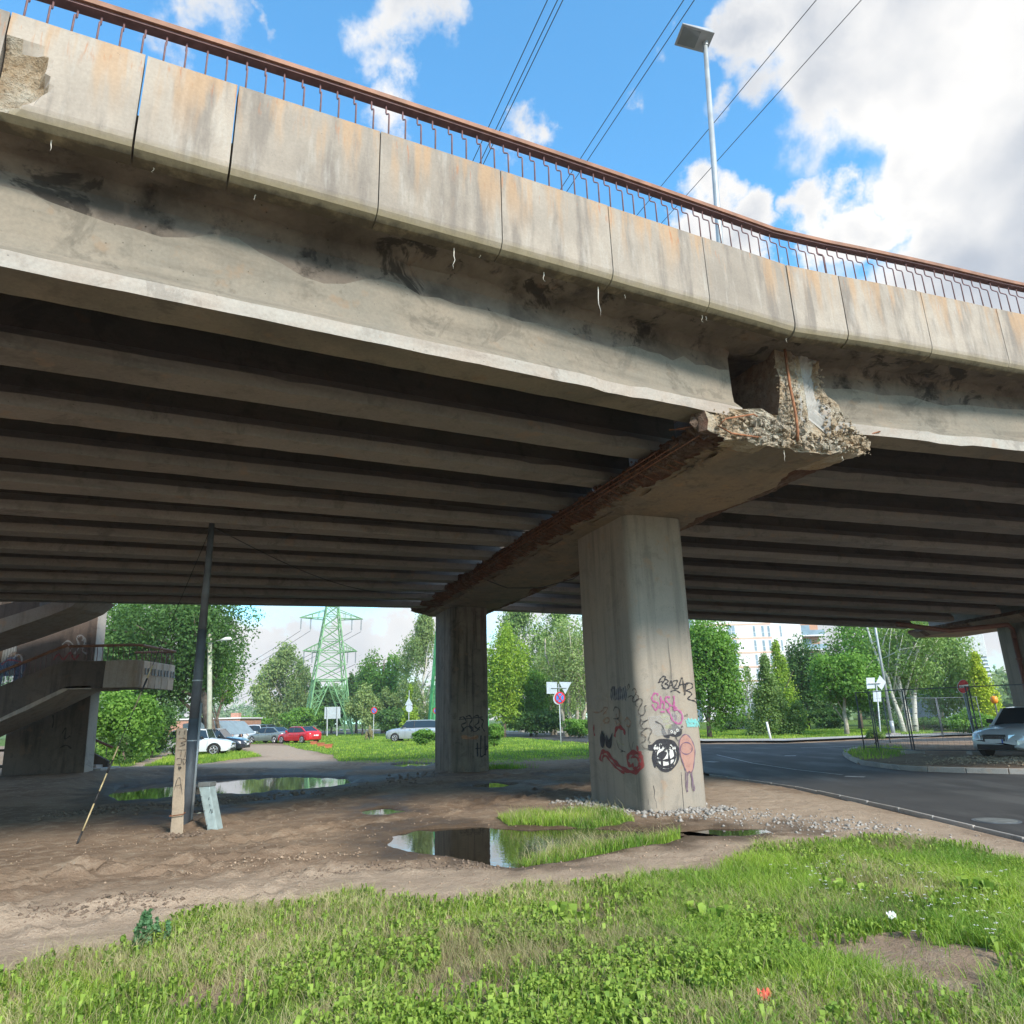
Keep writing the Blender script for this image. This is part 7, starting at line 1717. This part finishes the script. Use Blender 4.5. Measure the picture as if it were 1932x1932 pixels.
keep = (smooth01(pn, .28, .50) * .85 + .15) * (1 - .82 * sB) * (1 - .97 * sB2) * (.25 + .75 * edge)
XY1 = XY[r_.random(len(XY)) < keep * .85]
tall = XY1[:, 0] > 1.0
grass('grass', 'green grass of the foreground verge', XY1[(~tall)], .015, .095, .0022, LEAF['grass'], r_, .9)
grass('grass', 'taller green grass at the right of the foreground', XY1[tall], .02, .16, .0024, LEAF['grass'], r_, .85)
XY2 = XY[r_.random(len(XY)) < (.07 + .40 * smooth01(dry, .50, .66)) * (1 - .9 * sB2)]
grass('dry_grass', 'dry straw-coloured stalks among the grass', XY2, .03, .17, .0014, LEAF['straw'], r_, 1.2)
for p, n, hm in ((GPUD, 9000, .16), (GPUD2, 15000, .20)):
    q = sample_in(p, n, r_, .3); grass('grass', 'grass tuft strip at the edge of the puddle', q, .04, hm, .004, LEAF['grass'], r_, .5); q2 = sample_in(p, n // 7, r_, .5); grass('dry_grass', 'dry stalks leaning over the puddle', q2, .1, hm * 1.7, .0022, LEAF['straw'], r_, .9)
q = np.concatenate([sample_in(GLEFT, 16000, r_, .3), sample_in(GBUSH, 14000, r_, .3)]); grass('grass', 'lawn edge beside the white hatchback', q, .05, .20, .011, LEAF['grass'], r_, .5)
q = sample_in(GMID, 60000, r_, .3); grass('grass', 'lawn between the columns and the far road', q, .04, .16, .016, LEAF['grass'], r_, .5)
q = sample_in(gp([(820, 1432), (930, 1436), (1120, 1427), (1200, 1424), (1200, 1431), (930, 1442), (640, 1440)]), 5000, r_, .5); grass('grass', 'thin grass fringe by the bare earth', q, .03, .12, .008, LEAF['grass'], r_, .5)
q = sample_in(gp([(1300, 1398), (1480, 1396), (1640, 1393), (1760, 1388), (1760, 1376), (1300, 1378)]), 50000, r_, .2); grass('grass', 'lawn across the road before the shrubs', q, .05, .18, .022, LEAF['grass'], r_, .5, z0=np.full(len(q), 0.0))
q = sample_in(gp([(478, 1404), (450, 1400), (440, 1394), (600, 1390), (640, 1393), (560, 1400)]), 9000, r_, .2); grass('grass', 'grass verge under the parked saloons', q, .05, .18, .02, LEAF['grass'], r_, .5)
q = sample_in(gp([(1595, 1425), (1620, 1438), (1680, 1440), (1720, 1425), (1700, 1415), (1625, 1416)]), 1500, r_, .5); grass('grass', 'sparse weeds on the gravel island', q, .04, .25, .008, LEAF['grass'], r_, .6, z0=np.full(len(q), .1))
q = G(945, 1453)[:2] + r_.normal(0, 1, (900, 2)) * np.array([.42, .22]); grass('grass', 'small grass tuft at the foot of the far column', q, .05, .28, .008, LEAF['grass'], r_, .6)
q = G(535, 1628)[:2]
def weeds(name, label, XY, lmin, lmax, mat, r_, nleaf=6, up=.45):
    V = []; Fq = []; ti = []; zz_ = height(XY[:, 0], XY[:, 1])[0]
    prof = [(0, .08), (.25, .62), (.55, 1.0), (.82, .62), (1.0, .02)]
    allv = []; tt = []
    n = len(XY)
    for l in range(nleaf):
        a = r_.random(n) * 6.283; L = lmin + (lmax - lmin) * r_.random(n); el = up * (.3 + 1.2 * r_.random(n)); wd = L * (.20 + .12 * r_.random(n))
        dx = np.stack([np.cos(a), np.sin(a)], 1); sx = np.stack([-np.sin(a), np.cos(a)], 1); hs = .02 + .07 * r_.random(n)
        vs = []
        for f, w in prof:
            r = L * f; zz2 = zz_ + hs * min(1, f * 2) + np.sin(el) * r - (r ** 2) / L * .45
            c_ = XY + dx * (r * np.cos(el))[:, None]
            for sg in (-1, 1): p = c_ + sx * (wd * w * sg)[:, None]; vs.append(np.stack([p[:, 0], p[:, 1], zz2 + wd * w * .35], 1))
        allv.append(np.stack(vs, 1)); tt.append(np.clip(.55 + (r_.random(n) - .5) * .9, 0, 1))
    Vv = np.concatenate(allv).reshape(-1, 3); m = n * nleaf; i = np.arange(m)[:, None] * 10
    Fq = np.concatenate([i + np.array([2 * k, 2 * k + 1, 2 * k + 3, 2 * k + 2]) for k in range(4)])
    o = arr_mesh(name, Vv, Fq, 4, mat, np.repeat(np.concatenate(tt), 10), smooth=True); tag(o, label, kind='stuff')
wz = gp([(420, 1990), (520, 1860), (700, 1790), (860, 1780), (1150, 1720), (1330, 1700), (1480, 1760), (1500, 1850), (1400, 1930), (1350, 1990)])
q = sample_in(wz, 3800, r_, 1.0); q = q[(fbm(q[:, 0] * 2.2, q[:, 1] * 2.2, 3) > .47) & (sdf(q[:, 0], q[:, 1], bare) > -.3)]
weeds('broadleaf_weeds', 'broad-leaved weeds low in the foreground grass', q, .02, .062, LEAF['weed'], r_, 6, .45)
q = sample_in(fgv, 2600, r_, .6); q = q[(fbm(q[:, 0] * 1.7 + 9, q[:, 1] * 1.7, 3) > .5) & (sdf(q[:, 0], q[:, 1], bare2) > .05)]
weeds('broadleaf_weeds', 'scattered low leafy plants through the verge', q, .02, .06, LEAF['weed'], r_, 5, .5)
q = sample_in(fgv, 6000, r_, .6); q = q[(fbm(q[:, 0] * 2.6 + 3, q[:, 1] * 2.6, 3) > .46) & (sdf(q[:, 0], q[:, 1], bare2) > .05)]
weeds('clover', 'tiny low leaves woven through the foreground grass', q, .012, .032, LEAF['weed'], r_, 7, .4)
q = np.concatenate([G(x, y)[:2] + r_.normal(0, .1, (10, 2)) for x, y in ((1070, 1750), (1600, 1700), (1850, 1700), (1330, 1750))])
weeds('dock_plants', 'larger upright dock leaves in the verge', q, .07, .15, LEAF['weed'], r_, 6, 1.1)
# tall bluish weed at the left of the verge
wp_ = G(288, 1800); th = thing('tall_weed', 'tall blue-green feathery weed at the left edge of the verge', 'plant', (wp_[0], wp_[1], 0))
m_ = MB(); r2 = np.random.default_rng(4); P = []; Dn = []
for k in range(6):
    a = np.array([wp_[0] + r2.normal(0, .07), wp_[1] + r2.normal(0, .05), 0]); hh = .22 + .10 * r2.random(); e = a + np.array([r2.normal(0, .03), r2.normal(0, .03), hh]); m_.tube([a, e], [.004, .002], 4)
    for j in range(110): f = .15 + .85 * r2.random(); d = r2.normal(0, 1, 3); d /= np.linalg.norm(d); P.append(a + (e - a) * f + d * .045 * (1.1 - f)); Dn.append(d)
m_.obj('stem', MAT['bark'], th); leaves('foliage', np.array(P), np.array(Dn), r2.random(len(P)), .035, LEAF['bluegreen'], th, r2)
wp_ = G(225, 1815); th = thing('dock_stalk', 'single leafy dock stalk left of the blue-green weed', 'plant', (wp_[0], wp_[1], 0)); m_ = MB(); m_.tube([wp_, wp_ + np.array([.01, 0, .15])], [.004, .003], 4); m_.obj('stem', MAT['bark'], th)
P = []; Dn = []
for j in range(26): d = r2.normal(0, 1, 3); d /= np.linalg.norm(d); P.append(wp_ + np.array([.005, 0, .05 + .12 * r2.random()]) + d * .014); Dn.append(d)
leaves('leaf', np.array(P), np.array(Dn), r2.random(len(P)), .045, LEAF['weed'], th, r2, -1)
# white yarrow flowers
q = np.concatenate([G(x, y + 30)[:2] + r_.normal(0, .16, (9, 2)) for x, y in ((1560, 1650), (1640, 1640), (1720, 1650), (1780, 1700), (1840, 1740), (1880, 1720), (1700, 1710), (1600, 1690), (1900, 1660), (1860, 1780), (1500, 1660))])
V = []; Fc = []
for x, y in q:
    z = hz(x, y); hh = .10 + .12 * random.random(); c_ = np.array([x, y, z + hh]); V0 = len(V)
    V += []
    for k in range(5): a = random.random() * 6.28; p = c_ + np.array([math.cos(a) * .010, math.sin(a) * .010, random.uniform(-.002, .003)]); s = .005; i = len(V); V += [p + np.array(v) * s for v in ((-1, -1, .3), (1, -1, -.3), (1, 1, .3), (-1, 1, -.3))]; Fc.append([i, i + 1, i + 2, i + 3])
tag(arr_mesh('white_wildflowers', V, Fc, 4, MAT['white']), 'small white wildflowers in the tall grass at the right', kind='stuff')

# ------------------------------------------------------------------ thin air haze
hm = bpy.data.materials.new('haze'); hm.use_nodes = True; q = NG(hm.node_tree); q.n.clear()
pv_ = q.node('ShaderNodeVolumePrincipled'); pv_.inputs['Color'].default_value = (.95, .97, 1, 1); pv_.inputs['Density'].default_value = .0006; pv_.inputs['Anisotropy'].default_value = .3
o_ = q.node('ShaderNodeOutputMaterial'); q.l.new(pv_.outputs[0], o_.inputs['Volume'])
hb = MB().box((-420, -70, -1.5), (520, 420, 46)).obj('haze', hm); tag(hb, 'thin daylight haze over the whole place', kind='stuff')
